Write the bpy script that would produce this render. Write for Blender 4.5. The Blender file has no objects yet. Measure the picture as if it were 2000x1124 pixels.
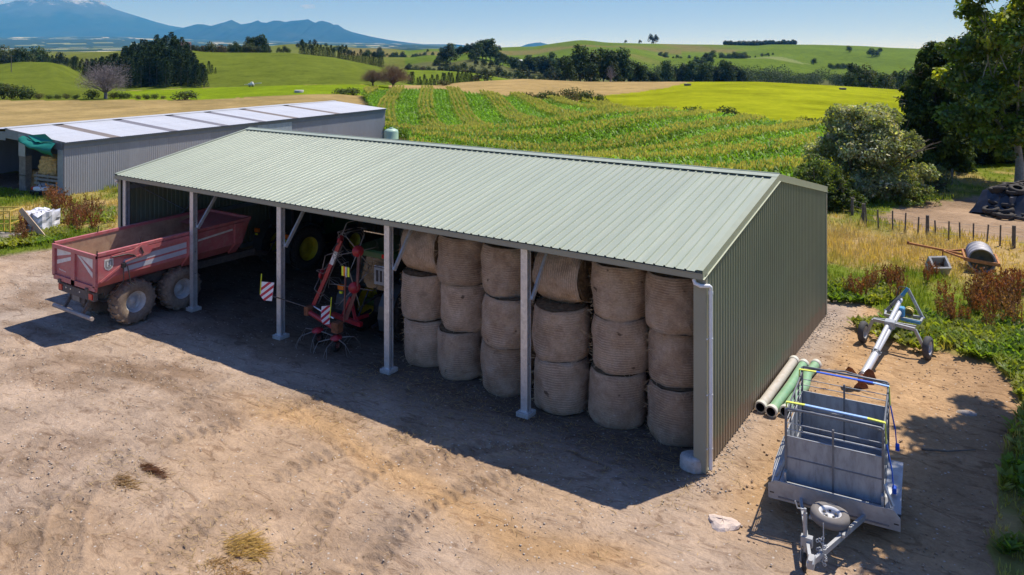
import bpy, bmesh, math, random
import numpy as np
from mathutils import Vector, Matrix, Euler

random.seed(7)
RNG = np.random.default_rng(7)
SC = bpy.context.scene
COL = SC.collection

# ---------------------------------------------------------------- camera
CAM = (30.0141, -16.6029, 9.4425)
YAW = 0.5928
FPX, PY0 = 1499.4, 99.1                 # focal length and horizon row for a 2000 px wide frame
cd = bpy.data.cameras.new('camera')
cam = bpy.data.objects.new('camera', cd)
COL.objects.link(cam)
cam.location = CAM
cam.rotation_euler = (math.pi / 2, 0, YAW)
cd.sensor_width = 36.0
cd.lens = 36.0 * FPX / 2000.0
cd.shift_y = -(562.0 - PY0) / 2000.0
cd.clip_start = 0.2
cd.clip_end = 60000.0
SC.camera = cam

# ---------------------------------------------------------------- sky, sun, exposure
SKY_TINT = (1.02, 1.10, 1.60)
SKY_LIFT = 0.045
SUN_DIR = Vector((0.95, 2.14, 4.5)).normalized()       # towards the sun, read off the shed's shadow
SUN_EL = math.asin(SUN_DIR.z)
SUN_AZ = math.atan2(SUN_DIR.x, SUN_DIR.y)
W = bpy.data.worlds.new('World')
SC.world = W
W.use_nodes = True
wn, wl = W.node_tree.nodes, W.node_tree.links
bg = wn['Background']
sky = wn.new('ShaderNodeTexSky')
sky.sky_type = 'NISHITA'
sky.sun_disc = False
sky.sun_elevation = SUN_EL
sky.sun_rotation = SUN_AZ
sky.altitude = 150
sky.air_density = 1.0
sky.dust_density = 0.1
sky.ozone_density = 2.0
stc = wn.new('ShaderNodeTexCoord')
svm = wn.new('ShaderNodeVectorMath'); svm.operation = 'MULTIPLY_ADD'
svm.inputs[1].default_value = (1, 1, 3.0)
svm.inputs[2].default_value = (0, 0, SKY_LIFT)          # the clear air of the photograph: blue down to the skyline
svn = wn.new('ShaderNodeVectorMath'); svn.operation = 'NORMALIZE'
wl.new(stc.outputs['Generated'], svm.inputs[0])
wl.new(svm.outputs[0], svn.inputs[0])
wl.new(svn.outputs[0], sky.inputs[0])
stn = wn.new('ShaderNodeVectorMath'); stn.operation = 'MULTIPLY'
stn.inputs[1].default_value = SKY_TINT
wl.new(sky.outputs[0], stn.inputs[0])
wl.new(stn.outputs[0], bg.inputs[0])
bg.inputs[1].default_value = 0.10
sd = bpy.data.lights.new('sun', 'SUN')
sd.energy = 5.0
sd.angle = math.radians(0.5)
sd.color = (1.0, 0.955, 0.88)
sun = bpy.data.objects.new('sun', sd)
sun.rotation_euler = SUN_DIR.to_track_quat('Z', 'Y').to_euler()
COL.objects.link(sun)
SC.view_settings.view_transform = 'Standard'
SC.view_settings.look = 'None'
SC.view_settings.gamma = 1.0
SC.view_settings.exposure = 0.28
SC.view_settings.use_curve_mapping = False

# ---------------------------------------------------------------- helpers: view maths
FWD = (-math.sin(YAW), math.cos(YAW))
RGT = (math.cos(YAW), math.sin(YAW))


def ud_to_xy(u, d):
    l = (u - 1000.0) / FPX * d
    return CAM[0] + FWD[0] * d + RGT[0] * l, CAM[1] + FWD[1] * d + RGT[1] * l


def spot(px, py, z=0.0):
    d = (CAM[2] - z) * FPX / (py - PY0)
    return ud_to_xy(px, d)


# ---------------------------------------------------------------- helpers: objects
def thing(name, label, cat, loc=(0, 0, 0), rz=0.0, group=None, rot=None):
    o = bpy.data.objects.new(name, None)
    o.empty_display_size = 0.3
    COL.objects.link(o)
    o.location = loc
    o.rotation_euler = rot if rot else (0, 0, rz)
    o['label'] = label
    o['category'] = cat
    if group:
        o['group'] = group
    return o


def tag(o, label=None, cat=None, group=None, kind=None):
    if label: o['label'] = label
    if cat: o['category'] = cat
    if group: o['group'] = group
    if kind: o['kind'] = kind
    return o


def link_mesh(name, me, parent=None, loc=None, rot=None, scale=None):
    o = bpy.data.objects.new(name, me)
    COL.objects.link(o)
    if parent: o.parent = parent
    if loc is not None: o.location = loc
    if rot is not None: o.rotation_euler = rot
    if scale is not None: o.scale = scale
    return o


def copy_tree(o, loc=None, rz=None, scale=None, label=None, group=None, parent=None):
    c = o.copy()
    COL.objects.link(c)
    if parent is not None:
        c.parent = parent
    if loc is not None: c.location = loc
    if rz is not None: c.rotation_euler = (0, 0, rz)
    if scale is not None: c.scale = scale if hasattr(scale, '__len__') else (scale,) * 3
    if label: c['label'] = label
    if group: c['group'] = group
    for ch in o.children:
        copy_tree(ch, parent=c)
    return c


class MB:
    """collects primitives and becomes ONE mesh object"""

    def __init__(self, T=None):
        self.v, self.f, self.mi, self.sm = [], [], [], []
        self.T = T
        self.m = 0

    def _add(self, vs, fs, smooth=False):
        n = len(self.v)
        if self.T is not None:
            vs = [self.T @ Vector(p) for p in vs]
        self.v += [tuple(p) for p in vs]
        for f in fs:
            self.f.append(tuple(i + n for i in f))
            self.mi.append(self.m)
            self.sm.append(smooth)
        return self

    def box(self, x0, x1, y0, y1, z0, z1):
        vs = [(x0, y0, z0), (x1, y0, z0), (x1, y1, z0), (x0, y1, z0), (x0, y0, z1), (x1, y0, z1), (x1, y1, z1), (x0, y1, z1)]
        return self._add(vs, [(3, 2, 1, 0), (4, 5, 6, 7), (0, 1, 5, 4), (1, 2, 6, 5), (2, 3, 7, 6), (3, 0, 4, 7)])

    def cbox(self, x0, x1, y0, y1, z0, z1, c=0.01):
        """box with chamfered vertical and top edges"""
        lo = [(x0 + c, y0), (x1 - c, y0), (x1, y0 + c), (x1, y1 - c), (x1 - c, y1), (x0 + c, y1), (x0, y1 - c), (x0, y0 + c)]
        mx, my = (x0 + x1) / 2, (y0 + y1) / 2
        def ins(p):
            return (p[0] + (c if p[0] < mx else -c) * .7, p[1] + (c if p[1] < my else -c) * .7)
        vs = [(x, y, z0) for x, y in lo] + [(x, y, z1 - c) for x, y in lo] + [(*ins(p), z1) for p in lo]
        fs = [tuple(range(7, -1, -1)), tuple(range(16, 24))]
        for k in (0, 8):
            for i in range(8):
                j = (i + 1) % 8
                fs.append((k + i, k + j, k + 8 + j, k + 8 + i))
        return self._add(vs, fs)

    def bar(self, p0, p1, w, h, up=(0, 0, 1)):
        p0, p1 = Vector(p0), Vector(p1)
        d = (p1 - p0).normalized()
        up = Vector(up)
        if abs(d.dot(up)) > 0.98: up = Vector((0, 1, 0))
        s = d.cross(up).normalized()
        t = s.cross(d).normalized()
        vs = []
        for p in (p0, p1):
            for a, b in ((-1, -1), (1, -1), (1, 1), (-1, 1)):
                vs.append(p + s * (a * w / 2) + t * (b * h / 2))
        return self._add(vs, [(0, 1, 2, 3), (7, 6, 5, 4), (0, 4, 5, 1), (1, 5, 6, 2), (2, 6, 7, 3), (3, 7, 4, 0)])

    def tube(self, p0, p1, r, n=8, r2=None, cap=True):
        p0, p1 = Vector(p0), Vector(p1)
        if r2 is None: r2 = r
        d = (p1 - p0).normalized()
        a = Vector((0, 0, 1)) if abs(d.z) < 0.9 else Vector((1, 0, 0))
        s = d.cross(a).normalized()
        t = s.cross(d)
        vs = []
        for p, rr in ((p0, r), (p1, r2)):
            for i in range(n):
                an = 2 * math.pi * i / n
                vs.append(p + s * (rr * math.cos(an)) + t * (rr * math.sin(an)))
        fs = [(i, i + n, (i + 1) % n + n, (i + 1) % n) for i in range(n)]
        self._add(vs, fs, True)
        if cap:
            self._add(vs[:n], [tuple(range(n))])
            self._add(vs[n:], [tuple(range(n - 1, -1, -1))])
        return self

    def path(self, pts, r, n=8, cap=True):
        pts = [Vector(p) for p in pts]
        rs = r if hasattr(r, '__len__') else [r] * len(pts)
        vs, k = [], len(pts)
        prev = None
        for i, p in enumerate(pts):
            d = ((pts[min(i + 1, k - 1)] - pts[i]).normalized() + (pts[i] - pts[max(i - 1, 0)]).normalized())
            d = d.normalized() if d.length > 1e-6 else Vector((0, 0, 1))
            if prev is None:
                a = Vector((0, 0, 1)) if abs(d.z) < 0.9 else Vector((1, 0, 0))
                s = d.cross(a).normalized()
            else:
                s = (prev - d * prev.dot(d)).normalized()
            prev = s
            t = s.cross(d)
            for j in range(n):
                an = 2 * math.pi * j / n
                vs.append(p + s * (rs[i] * math.cos(an)) + t * (rs[i] * math.sin(an)))
        fs = []
        for i in range(k - 1):
            for j in range(n):
                fs.append((i * n + j, (i + 1) * n + j, (i + 1) * n + (j + 1) % n, i * n + (j + 1) % n))
        self._add(vs, fs, True)
        if cap:
            self._add(vs[:n], [tuple(range(n))])
            self._add(vs[-n:], [tuple(range(n - 1, -1, -1))])
        return self

    def lathe(self, prof, n=24, M=None, smooth=True, closed=False):
        """prof: (r, h) pairs, turned about local z of M"""
        M = M or Matrix()
        vs = []
        for r, h in prof:
            for i in range(n):
                a = 2 * math.pi * i / n
                vs.append(M @ Vector((r * math.cos(a), r * math.sin(a), h)))
        k = len(prof)
        fs = []
        for i in range(k if closed else k - 1):
            i2 = (i + 1) % k
            for j in range(n):
                fs.append((i * n + j, i * n + (j + 1) % n, i2 * n + (j + 1) % n, i2 * n + j))
        return self._add(vs, fs, smooth)

    def prism(self, poly, M, t):
        """poly: 2-D outline in local xy of M, thickness t along local z"""
        n = len(poly)
        vs = [M @ Vector((x, y, 0)) for x, y in poly] + [M @ Vector((x, y, t)) for x, y in poly]
        fs = [tuple(range(n - 1, -1, -1)), tuple(range(n, 2 * n))]
        fs += [(i, (i + 1) % n, (i + 1) % n + n, i + n) for i in range(n)]
        return self._add(vs, fs)

    def quad(self, a, b, c, d):
        return self._add([a, b, c, d], [(0, 1, 2, 3)])

    def mesh(self, name, mats):
        me = bpy.data.meshes.new(name)
        me.from_pydata(self.v, [], self.f)
        for m in (mats if isinstance(mats, (list, tuple)) else [mats]):
            me.materials.append(m)
        me.polygons.foreach_set('material_index', self.mi)
        me.polygons.foreach_set('use_smooth', self.sm)
        me.update()
        return me

    def build(self, name, mats, parent=None, loc=None, rot=None):
        return link_mesh(name, self.mesh(name, mats), parent, loc, rot)


def plane_matrix(o, xa, ya):
    xa, ya = Vector(xa).normalized(), Vector(ya).normalized()
    za = xa.cross(ya)
    return Matrix(((xa.x, ya.x, za.x, o[0]), (xa.y, ya.y, za.y, o[1]), (xa.z, ya.z, za.z, o[2]), (0, 0, 0, 1)))


def np_mesh(name, V, quads=None, tris=None, cols=None, mat=None, smooth=False):
    """fast mesh from numpy arrays, optional per-vertex colour attribute 'col'"""
    me = bpy.data.meshes.new(name)
    V = np.asarray(V, np.float32)
    me.vertices.add(len(V))
    me.vertices.foreach_set('co', V.ravel())
    loops, starts, p = [], [], 0
    if quads is not None and len(quads):
        q = np.asarray(quads, np.int32)
        loops.append(q.ravel())
        starts.append(np.arange(len(q), dtype=np.int32) * 4)
        p = len(q) * 4
    if tris is not None and len(tris):
        t = np.asarray(tris, np.int32)
        loops.append(t.ravel())
        starts.append(p + np.arange(len(t), dtype=np.int32) * 3)
    loops = np.concatenate(loops)
    starts = np.concatenate(starts)
    me.loops.add(len(loops))
    me.loops.foreach_set('vertex_index', loops)
    me.polygons.add(len(starts))
    me.polygons.foreach_set('loop_start', starts)
    if smooth:
        me.polygons.foreach_set('use_smooth', np.ones(len(starts), bool))
    if cols is not None:
        c = np.ones((len(V), 4), np.float32)
        c[:, :cols.shape[1]] = cols
        at = me.attributes.new('col', 'FLOAT_COLOR', 'POINT')
        at.data.foreach_set('color', c.ravel())
    if mat: me.materials.append(mat)
    me.update(calc_edges=True)
    me.validate()
    return me


# ---------------------------------------------------------------- helpers: materials
def new_mat(name):
    m = bpy.data.materials.new(name)
    m.use_nodes = True
    nt = m.node_tree
    b = nt.nodes['Principled BSDF']
    return m, nt, nt.nodes, nt.links, b


def mixc(nt, fac, a, b, mode='MIX'):
    n = nt.nodes.new('ShaderNodeMix')
    n.data_type = 'RGBA'
    n.blend_type = mode
    for sock, v in ((n.inputs[0], fac), (n.inputs[6], a), (n.inputs[7], b)):
        if hasattr(v, 'links') or hasattr(v, 'is_linked'):
            nt.links.new(v, sock)
        elif hasattr(v, '__len__'):
            sock.default_value = (*v[:3], 1)
        else:
            sock.default_value = v
    return n.outputs[2]


def noise(nt, vec, scale, detail=4, rough=0.55, dist=0.0):
    n = nt.nodes.new('ShaderNodeTexNoise')
    n.inputs['Scale'].default_value = scale
    n.inputs['Detail'].default_value = detail
    n.inputs['Roughness'].default_value = rough
    n.inputs['Distortion'].default_value = dist
    if vec is not None: nt.links.new(vec, n.inputs['Vector'])
    return n.outputs[0]


def ramp(nt, fac, stops):
    n = nt.nodes.new('ShaderNodeValToRGB')
    e = n.color_ramp.elements
    while len(e) > 1: e.remove(e[0])
    for i, (p, c) in enumerate(stops):
        el = e[0] if i == 0 else e.new(p)
        el.position = p
        el.color = (*c, 1) if hasattr(c, '__len__') else (c, c, c, 1)
    nt.links.new(fac, n.inputs[0])
    return n.outputs[0]


def math_n(nt, op, a, b=None, clamp=False):
    n = nt.nodes.new('ShaderNodeMath')
    n.operation = op
    n.use_clamp = clamp
    for s, v in zip(n.inputs, (a, b)):
        if v is None: continue
        if hasattr(v, 'is_linked'): nt.links.new(v, s)
        else: s.default_value = v
    return n.outputs[0]


def mapping(nt, vec, scale=(1, 1, 1), rot=(0, 0, 0)):
    n = nt.nodes.new('ShaderNodeMapping')
    n.inputs['Scale'].default_value = scale
    n.inputs['Rotation'].default_value = rot
    nt.links.new(vec, n.inputs[0])
    return n.outputs[0]


def bump(nt, h, strength, dist, b, normal=None):
    n = nt.nodes.new('ShaderNodeBump')
    n.inputs['Strength'].default_value = strength
    n.inputs['Distance'].default_value = dist
    nt.links.new(h, n.inputs['Height'])
    if normal is not None: nt.links.new(normal, n.inputs['Normal'])
    nt.links.new(n.outputs[0], b.inputs['Normal'])
    return n.outputs[0]


def solid(name, col, rough=0.55, metal=0.0, var=0.18, scale=3.0, dirt=None, dirt_amt=0.5, bmp=0.0, bscale=30.0, stretch=(1, 1, 1), spec=0.5, rnd=0.0):
    """painted / weathered surface: base colour, soft variation, wear of a second colour"""
    m, nt, N, L, b = new_mat(name)
    tc = N.new('ShaderNodeTexCoord')
    v = mapping(nt, tc.outputs['Object'], stretch)
    n1 = noise(nt, v, scale, 5, 0.6)
    lo = tuple(c * (1 - var) for c in col)
    hi = tuple(min(1, c * (1 + var)) for c in col)
    c = ramp(nt, n1, [(0.3, lo), (0.7, hi)])
    if dirt:
        n2 = noise(nt, v, scale * 2.3, 6, 0.65, 0.6)
        f = ramp(nt, n2, [(0.45, 0.0), (0.68, dirt_amt)])
        c = mixc(nt, f, c, dirt)
        r = mixc(nt, f, (rough,) * 3, (min(1, rough + .3),) * 3)
        L.new(r, b.inputs['Roughness'])
    else:
        b.inputs['Roughness'].default_value = rough
    if rnd:
        oi = N.new('ShaderNodeObjectInfo')
        f = math_n(nt, 'MULTIPLY_ADD', oi.outputs['Random'], rnd)
        f.node.inputs[2].default_value = 1 - rnd / 2
        mul = N.new('ShaderNodeVectorMath')
        mul.operation = 'SCALE'
        L.new(c, mul.inputs[0])
        L.new(f, mul.inputs['Scale'])
        c = mul.outputs[0]
    L.new(c, b.inputs['Base Color'])
    b.inputs['Metallic'].default_value = metal
    b.inputs['Specular IOR Level'].default_value = spec
    if bmp:
        bump(nt, noise(nt, v, bscale, 5, 0.6), bmp, 0.02, b)
    return m


def leaf_mat(name, tint=(1, 1, 1), trans=0.35, rough=0.5, spec=0.3, rnd=0.25):
    """foliage: per-vertex colour attribute, some light through the leaf"""
    m, nt, N, L, b = new_mat(name)
    at = N.new('ShaderNodeAttribute')
    at.attribute_name = 'col'
    c = mixc(nt, 1.0, at.outputs['Color'], tint, 'MULTIPLY')
    oi = N.new('ShaderNodeObjectInfo')
    f = math_n(nt, 'MULTIPLY_ADD', oi.outputs['Random'], rnd)
    f.node.inputs[2].default_value = 1 - rnd / 2
    mul = N.new('ShaderNodeVectorMath')
    mul.operation = 'SCALE'
    L.new(c, mul.inputs[0])
    L.new(f, mul.inputs['Scale'])
    c = mul.outputs[0]
    L.new(c, b.inputs['Base Color'])
    b.inputs['Roughness'].default_value = rough
    b.inputs['Specular IOR Level'].default_value = spec
    tr = N.new('ShaderNodeBsdfTranslucent')
    c2 = mixc(nt, 1.0, c, (1.5, 1.5, 0.45), 'MULTIPLY')
    L.new(c2, tr.inputs[0])
    mx = N.new('ShaderNodeMixShader')
    mx.inputs[0].default_value = trans
    L.new(b.outputs[0], mx.inputs[1])
    L.new(tr.outputs[0], mx.inputs[2])
    L.new(mx.outputs[0], N['Material Output'].inputs[0])
    return m
# ================================================================ terrain
def vnoise(x, y, scale, seed=0):
    """smooth value noise in 0..1, numpy"""
    x, y = np.asarray(x) / scale, np.asarray(y) / scale
    xi, yi = np.floor(x).astype(np.int64), np.floor(y).astype(np.int64)
    fx, fy = x - xi, y - yi
    fx, fy = fx * fx * (3 - 2 * fx), fy * fy * (3 - 2 * fy)

    def h(a, b):
        n = (a * 374761393 + b * 668265263 + seed * 974634777) & 0x7fffffff
        n = ((n ^ (n >> 13)) * 1274126177) & 0x7fffffff
        return ((n ^ (n >> 16)) & 0xffff) / 65535.0
    return (h(xi, yi) * (1 - fx) + h(xi + 1, yi) * fx) * (1 - fy) + (h(xi, yi + 1) * (1 - fx) + h(xi + 1, yi + 1) * fx) * fy


def fbm(x, y, scale, seed=0, oct=4):
    s, a, t = 0, 1.0, 0
    for i in range(oct):
        s = s + a * vnoise(x, y, scale / 2 ** i, seed + i * 17)
        t += a
        a *= 0.5
    return s / t


# survey of the land: for each belt, (bearing column, depth in m, apparent row) triples
BELTS = [
    [(-700, 56, None), (2700, 56, None)],
    [(-700, 140, 196), (0, 140, 195), (400, 140, 195), (600, 150, 184), (660, 150, 184), (720, 150, 189), (860, 150, 190), (1000, 137, 202), (1300, 99, 242), (1450, 90, 256), (1600, 81, 274), (1750, 75, 288), (2700, 75, 288)],
    [(-700, 185, 188), (0, 185, 188), (180, 190, 183), (250, 190, 178), (400, 190, 172), (500, 190, 169), (600, 190, 166), (690, 190, 165), (760, 215, 167), (860, 260, 167), (900, 260, 161), (1020, 260, 154.5), (1150, 260, 160), (1300, 240, 160), (1345, 230, 160), (1480, 230, 160), (1600, 230, 166), (1700, 230, 172), (1760, 230, 176), (1900, 230, 180), (2700, 230, 182)],
    [(-700, 225, 158), (0, 225, 156), (100, 225, 158), (180, 225, 172), (250, 225, 180), (400, 225, 175), (500, 225, 172), (600, 225, 169), (690, 225, 168), (760, 260, 170), (860, 300, 172), (1000, 300, 165), (1150, 300, 168), (1300, 300, 171), (1600, 300, 174), (1760, 300, 184), (2700, 300, 188)],
    [(-700, 260, 132), (-300, 260, 130), (0, 260, 126), (40, 260, 121), (100, 260, 122), (130, 270, 130), (165, 280, 150), (200, 300, 146), (250, 330, 124), (300, 350, 106), (350, 380, 96), (400, 380, 102), (450, 380, 103), (560, 380, 103), (650, 380, 112), (700, 380, 122), (750, 380, 133), (800, 340, 137), (860, 340, 138), (920, 340, 142), (1000, 340, 156), (1150, 340, 168), (1300, 400, 169), (1600, 450, 170), (1750, 450, 172), (2700, 450, 172)],
    [(-700, 500, 132), (0, 500, 130), (250, 500, 128), (400, 500, 114), (560, 500, 112), (700, 500, 128), (750, 500, 140), (860, 430, 148), (1000, 430, 156), (1150, 500, 160), (1300, 520, 158), (1600, 540, 158), (1750, 540, 164), (2700, 540, 164)],
    [(-700, 620, 110), (0, 620, 114), (100, 620, 110), (180, 620, 100), (250, 620, 96), (300, 620, 103), (400, 620, 108), (560, 640, 106), (700, 640, 109), (760, 640, 114), (800, 600, 117), (840, 600, 111), (870, 600, 118), (920, 620, 103), (960, 620, 112), (1000, 620, 125), (1085, 640, 128), (1150, 640, 120), (1230, 640, 110), (1300, 700, 122), (1430, 720, 116), (1500, 720, 110), (1600, 720, 118), (1700, 720, 124), (2700, 720, 126)],
    [(-700, 1300, 100), (0, 1300, 103), (400, 1300, 102), (520, 1000, 96), (560, 1000, 91), (600, 1000, 89), (650, 1000, 93), (700, 1000, 97), (760, 1100, 97), (800, 1150, 101), (840, 1150, 97), (900, 1200, 98), (960, 1300, 95), (1000, 1300, 93), (1050, 1300, 92), (1075, 1300, 87), (1130, 1300, 79.5), (1150, 1300, 80), (1185, 1300, 84), (1300, 1300, 86), (1400, 1300, 87), (1480, 1300, 89), (1500, 1300, 86.5), (1590, 1300, 87), (1690, 1300, 90), (1740, 1300, 93.5), (1790, 1300, 95), (1900, 1300, 98), (2700, 1300, 100)],
    [(-700, 2300, 101), (2700, 2300, 101)],
    [(-700, 5000, 93), (500, 5000, 93), (800, 5000, 94), (950, 5000, 97.5), (2700, 5000, 98)],
    [(-700, 9000, 80), (0, 9000, 78), (200, 9000, 76), (400, 9000, 82), (600, 9000, 84), (800, 9000, 88), (1000, 9000, 96), (2700, 9000, 97)],
    [(-700, 12500, 74), (200, 12500, 72), (400, 12500, 78), (600, 12500, 82), (800, 12500, 86), (1000, 12500, 96), (2700, 12500, 97)],
]
_UG = np.linspace(-700, 2700, 681)
_LD, _LZ = [], []
_ker = np.exp(-np.linspace(-2, 2, 9) ** 2)
_ker /= _ker.sum()
for B_ in BELTS:
    uu = [b[0] for b in B_]
    dd = np.interp(_UG, uu, [b[1] for b in B_])
    if B_[0][2] is None:
        zz = np.zeros_like(dd)
    else:
        zz = CAM[2] - (np.interp(_UG, uu, [b[2] for b in B_]) - PY0) * dd / FPX
    zz = np.convolve(np.pad(zz, 4, mode='edge'), _ker, 'valid')
    _LD.append(np.log(dd))
    _LZ.append(zz)
_LD, _LZ = np.array(_LD), np.array(_LZ)


def to_ud(x, y):
    """bearing column and depth of a point, safe all round the compass"""
    rx, ry = np.asarray(x, float) - CAM[0], np.asarray(y, float) - CAM[1]
    a = np.arctan2(rx * RGT[0] + ry * RGT[1], rx * FWD[0] + ry * FWD[1])
    rho = np.hypot(rx, ry)
    lim = math.radians(48)
    ac = np.clip(a, -lim, lim)
    return 1000 + FPX * np.tan(ac), rho * np.cos(ac)


def ground_z(x, y):
    u, d = to_ud(x, y)
    u, d = np.atleast_1d(u), np.atleast_1d(d)
    ui = np.clip((u + 700) / 3400 * 680, 0, 679.999)
    i0 = ui.astype(int)
    fr = ui - i0
    ld = np.log(np.maximum(d, 1.0))
    D = _LD[:, i0] * (1 - fr) + _LD[:, i0 + 1] * fr
    Z = _LZ[:, i0] * (1 - fr) + _LZ[:, i0 + 1] * fr
    z = np.where(ld >= D[-1], Z[-1], 0.0)
    for k in range(len(D) - 1):
        t = np.clip((ld - D[k]) / (D[k + 1] - D[k]), 0, 1)
        s = t * t * (3 - 2 * t)
        s = 0.55 * s + 0.45 * t
        z = np.where((ld >= D[k]) & (ld < D[k + 1]), Z[k] + (Z[k + 1] - Z[k]) * s, z)
    # small natural undulation away from the yard
    xx, yy = np.atleast_1d(x), np.atleast_1d(y)
    amp = np.clip((d - 250) / 600, 0, 1) * np.clip(d / 900, 0, 1) * 3.0
    z = z + (fbm(xx, yy, 220, 5, 3) - .5) * amp * np.clip(2.2 - d / 2500, 0.4, 1)
    fold = np.clip((d - 560) / 120, 0, 1) * np.clip((1180 - d) / 200, 0, 1)
    z = z + fold * ((fbm(xx, yy, 210, 57, 3) - .5) * 26 - 2)
    # gentle swells under the maize
    wv_ = np.clip((d - 52) / 18, 0, 1) * np.clip((np.interp(u, [720, 1000, 1300, 1540], [150, 137, 99, 85]) - 8 - d) / 25, 0, 1) * np.clip((u - 720) / 90, 0, 1) * np.clip((1540 - u) / 160, 0, 1)
    z = z + wv_ * (1.0 * np.sin((xx * .55 + yy * .85) / 7.5 + .6) + .45 * np.sin((xx - yy * .3) / 6.0))
    return z


def gz(x, y):
    return float(ground_z(x, y)[0])


def in_poly(x, y, poly):
    x, y = np.asarray(x), np.asarray(y)
    r = np.zeros(np.broadcast(x, y).shape, bool)
    n = len(poly)
    for i in range(n):
        (xa, ya), (xb, yb) = poly[i], poly[(i + 1) % n]
        c = (ya > y) != (yb > y)
        with np.errstate(divide='ignore', invalid='ignore'):
            xs = (xb - xa) * (y - ya) / (yb - ya + 1e-12) + xa
        r ^= c & (x < xs)
    return r


YARD_POLY = [(-60, -22), (-30, -12), (-15, -4.2), (-10, -1.4), (-8.8, -0.5), (-8.2, 1.8), (-4, 3.4), (-0.2, 5.2), (-0.2, 12.9), (12, 13.6), (23.4, 14.6), (24.6, 14.5), (25.4, 13.9), (26.1, 12.4), (26.9, 11.1), (28.2, 10.9), (29.2, 10.7), (29.6, 9.2), (29.8, 7.4), (29.5, 4.3), (29.4, 0.5), (29.9, -2.5), (33, -8), (50, -40), (0, -60), (-60, -60)]
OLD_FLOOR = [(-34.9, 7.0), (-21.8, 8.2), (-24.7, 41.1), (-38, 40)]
TRACK_POLY = [(22.9, 30.6), (23.1, 33.5), (24.2, 36.5), (26.0, 39.5), (28.5, 43.5), (31, 47.5), (46, 60), (60, 62), (60, 26), (36, 27.8), (30.2, 28.6), (26.8, 29.0), (24.3, 29.4)]
CROP_POLY = [(-77.5, 90.6), (-70.2, 105.9), (-54.3, 96.8), (-45, 94.7), (-29.4, 92.3), (-20.7, 85.7), (-9.2, 77.2), (-1.3, 74.3), (5.5, 71.7), (11.8, 69.6), (14.8, 54), (17.6, 41), (18.3, 31), (18.6, 24), (14, 21.5), (-12, 22.5), (-17, 32.6), (-35.5, 52.2)]

G_HILL, G_HILL2, G_LIME, G_STRIP = (.105, .135, .020), (.12, .14, .03), (.235, .262, .012), (.15, .215, .012)
TAN, TAN2, SOIL, VALLEY = (.285, .215, .095), (.33, .24, .105), (.09, .085, .035), (.10, .11, .045)
ZONES = ['near_ground', 'yard', 'dirt_track', 'hay_field', 'maize_ground', 'green_strip', 'lime_paddock', 'cut_field', 'near_hill', 'valley', 'far_hill', 'plain']


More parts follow.
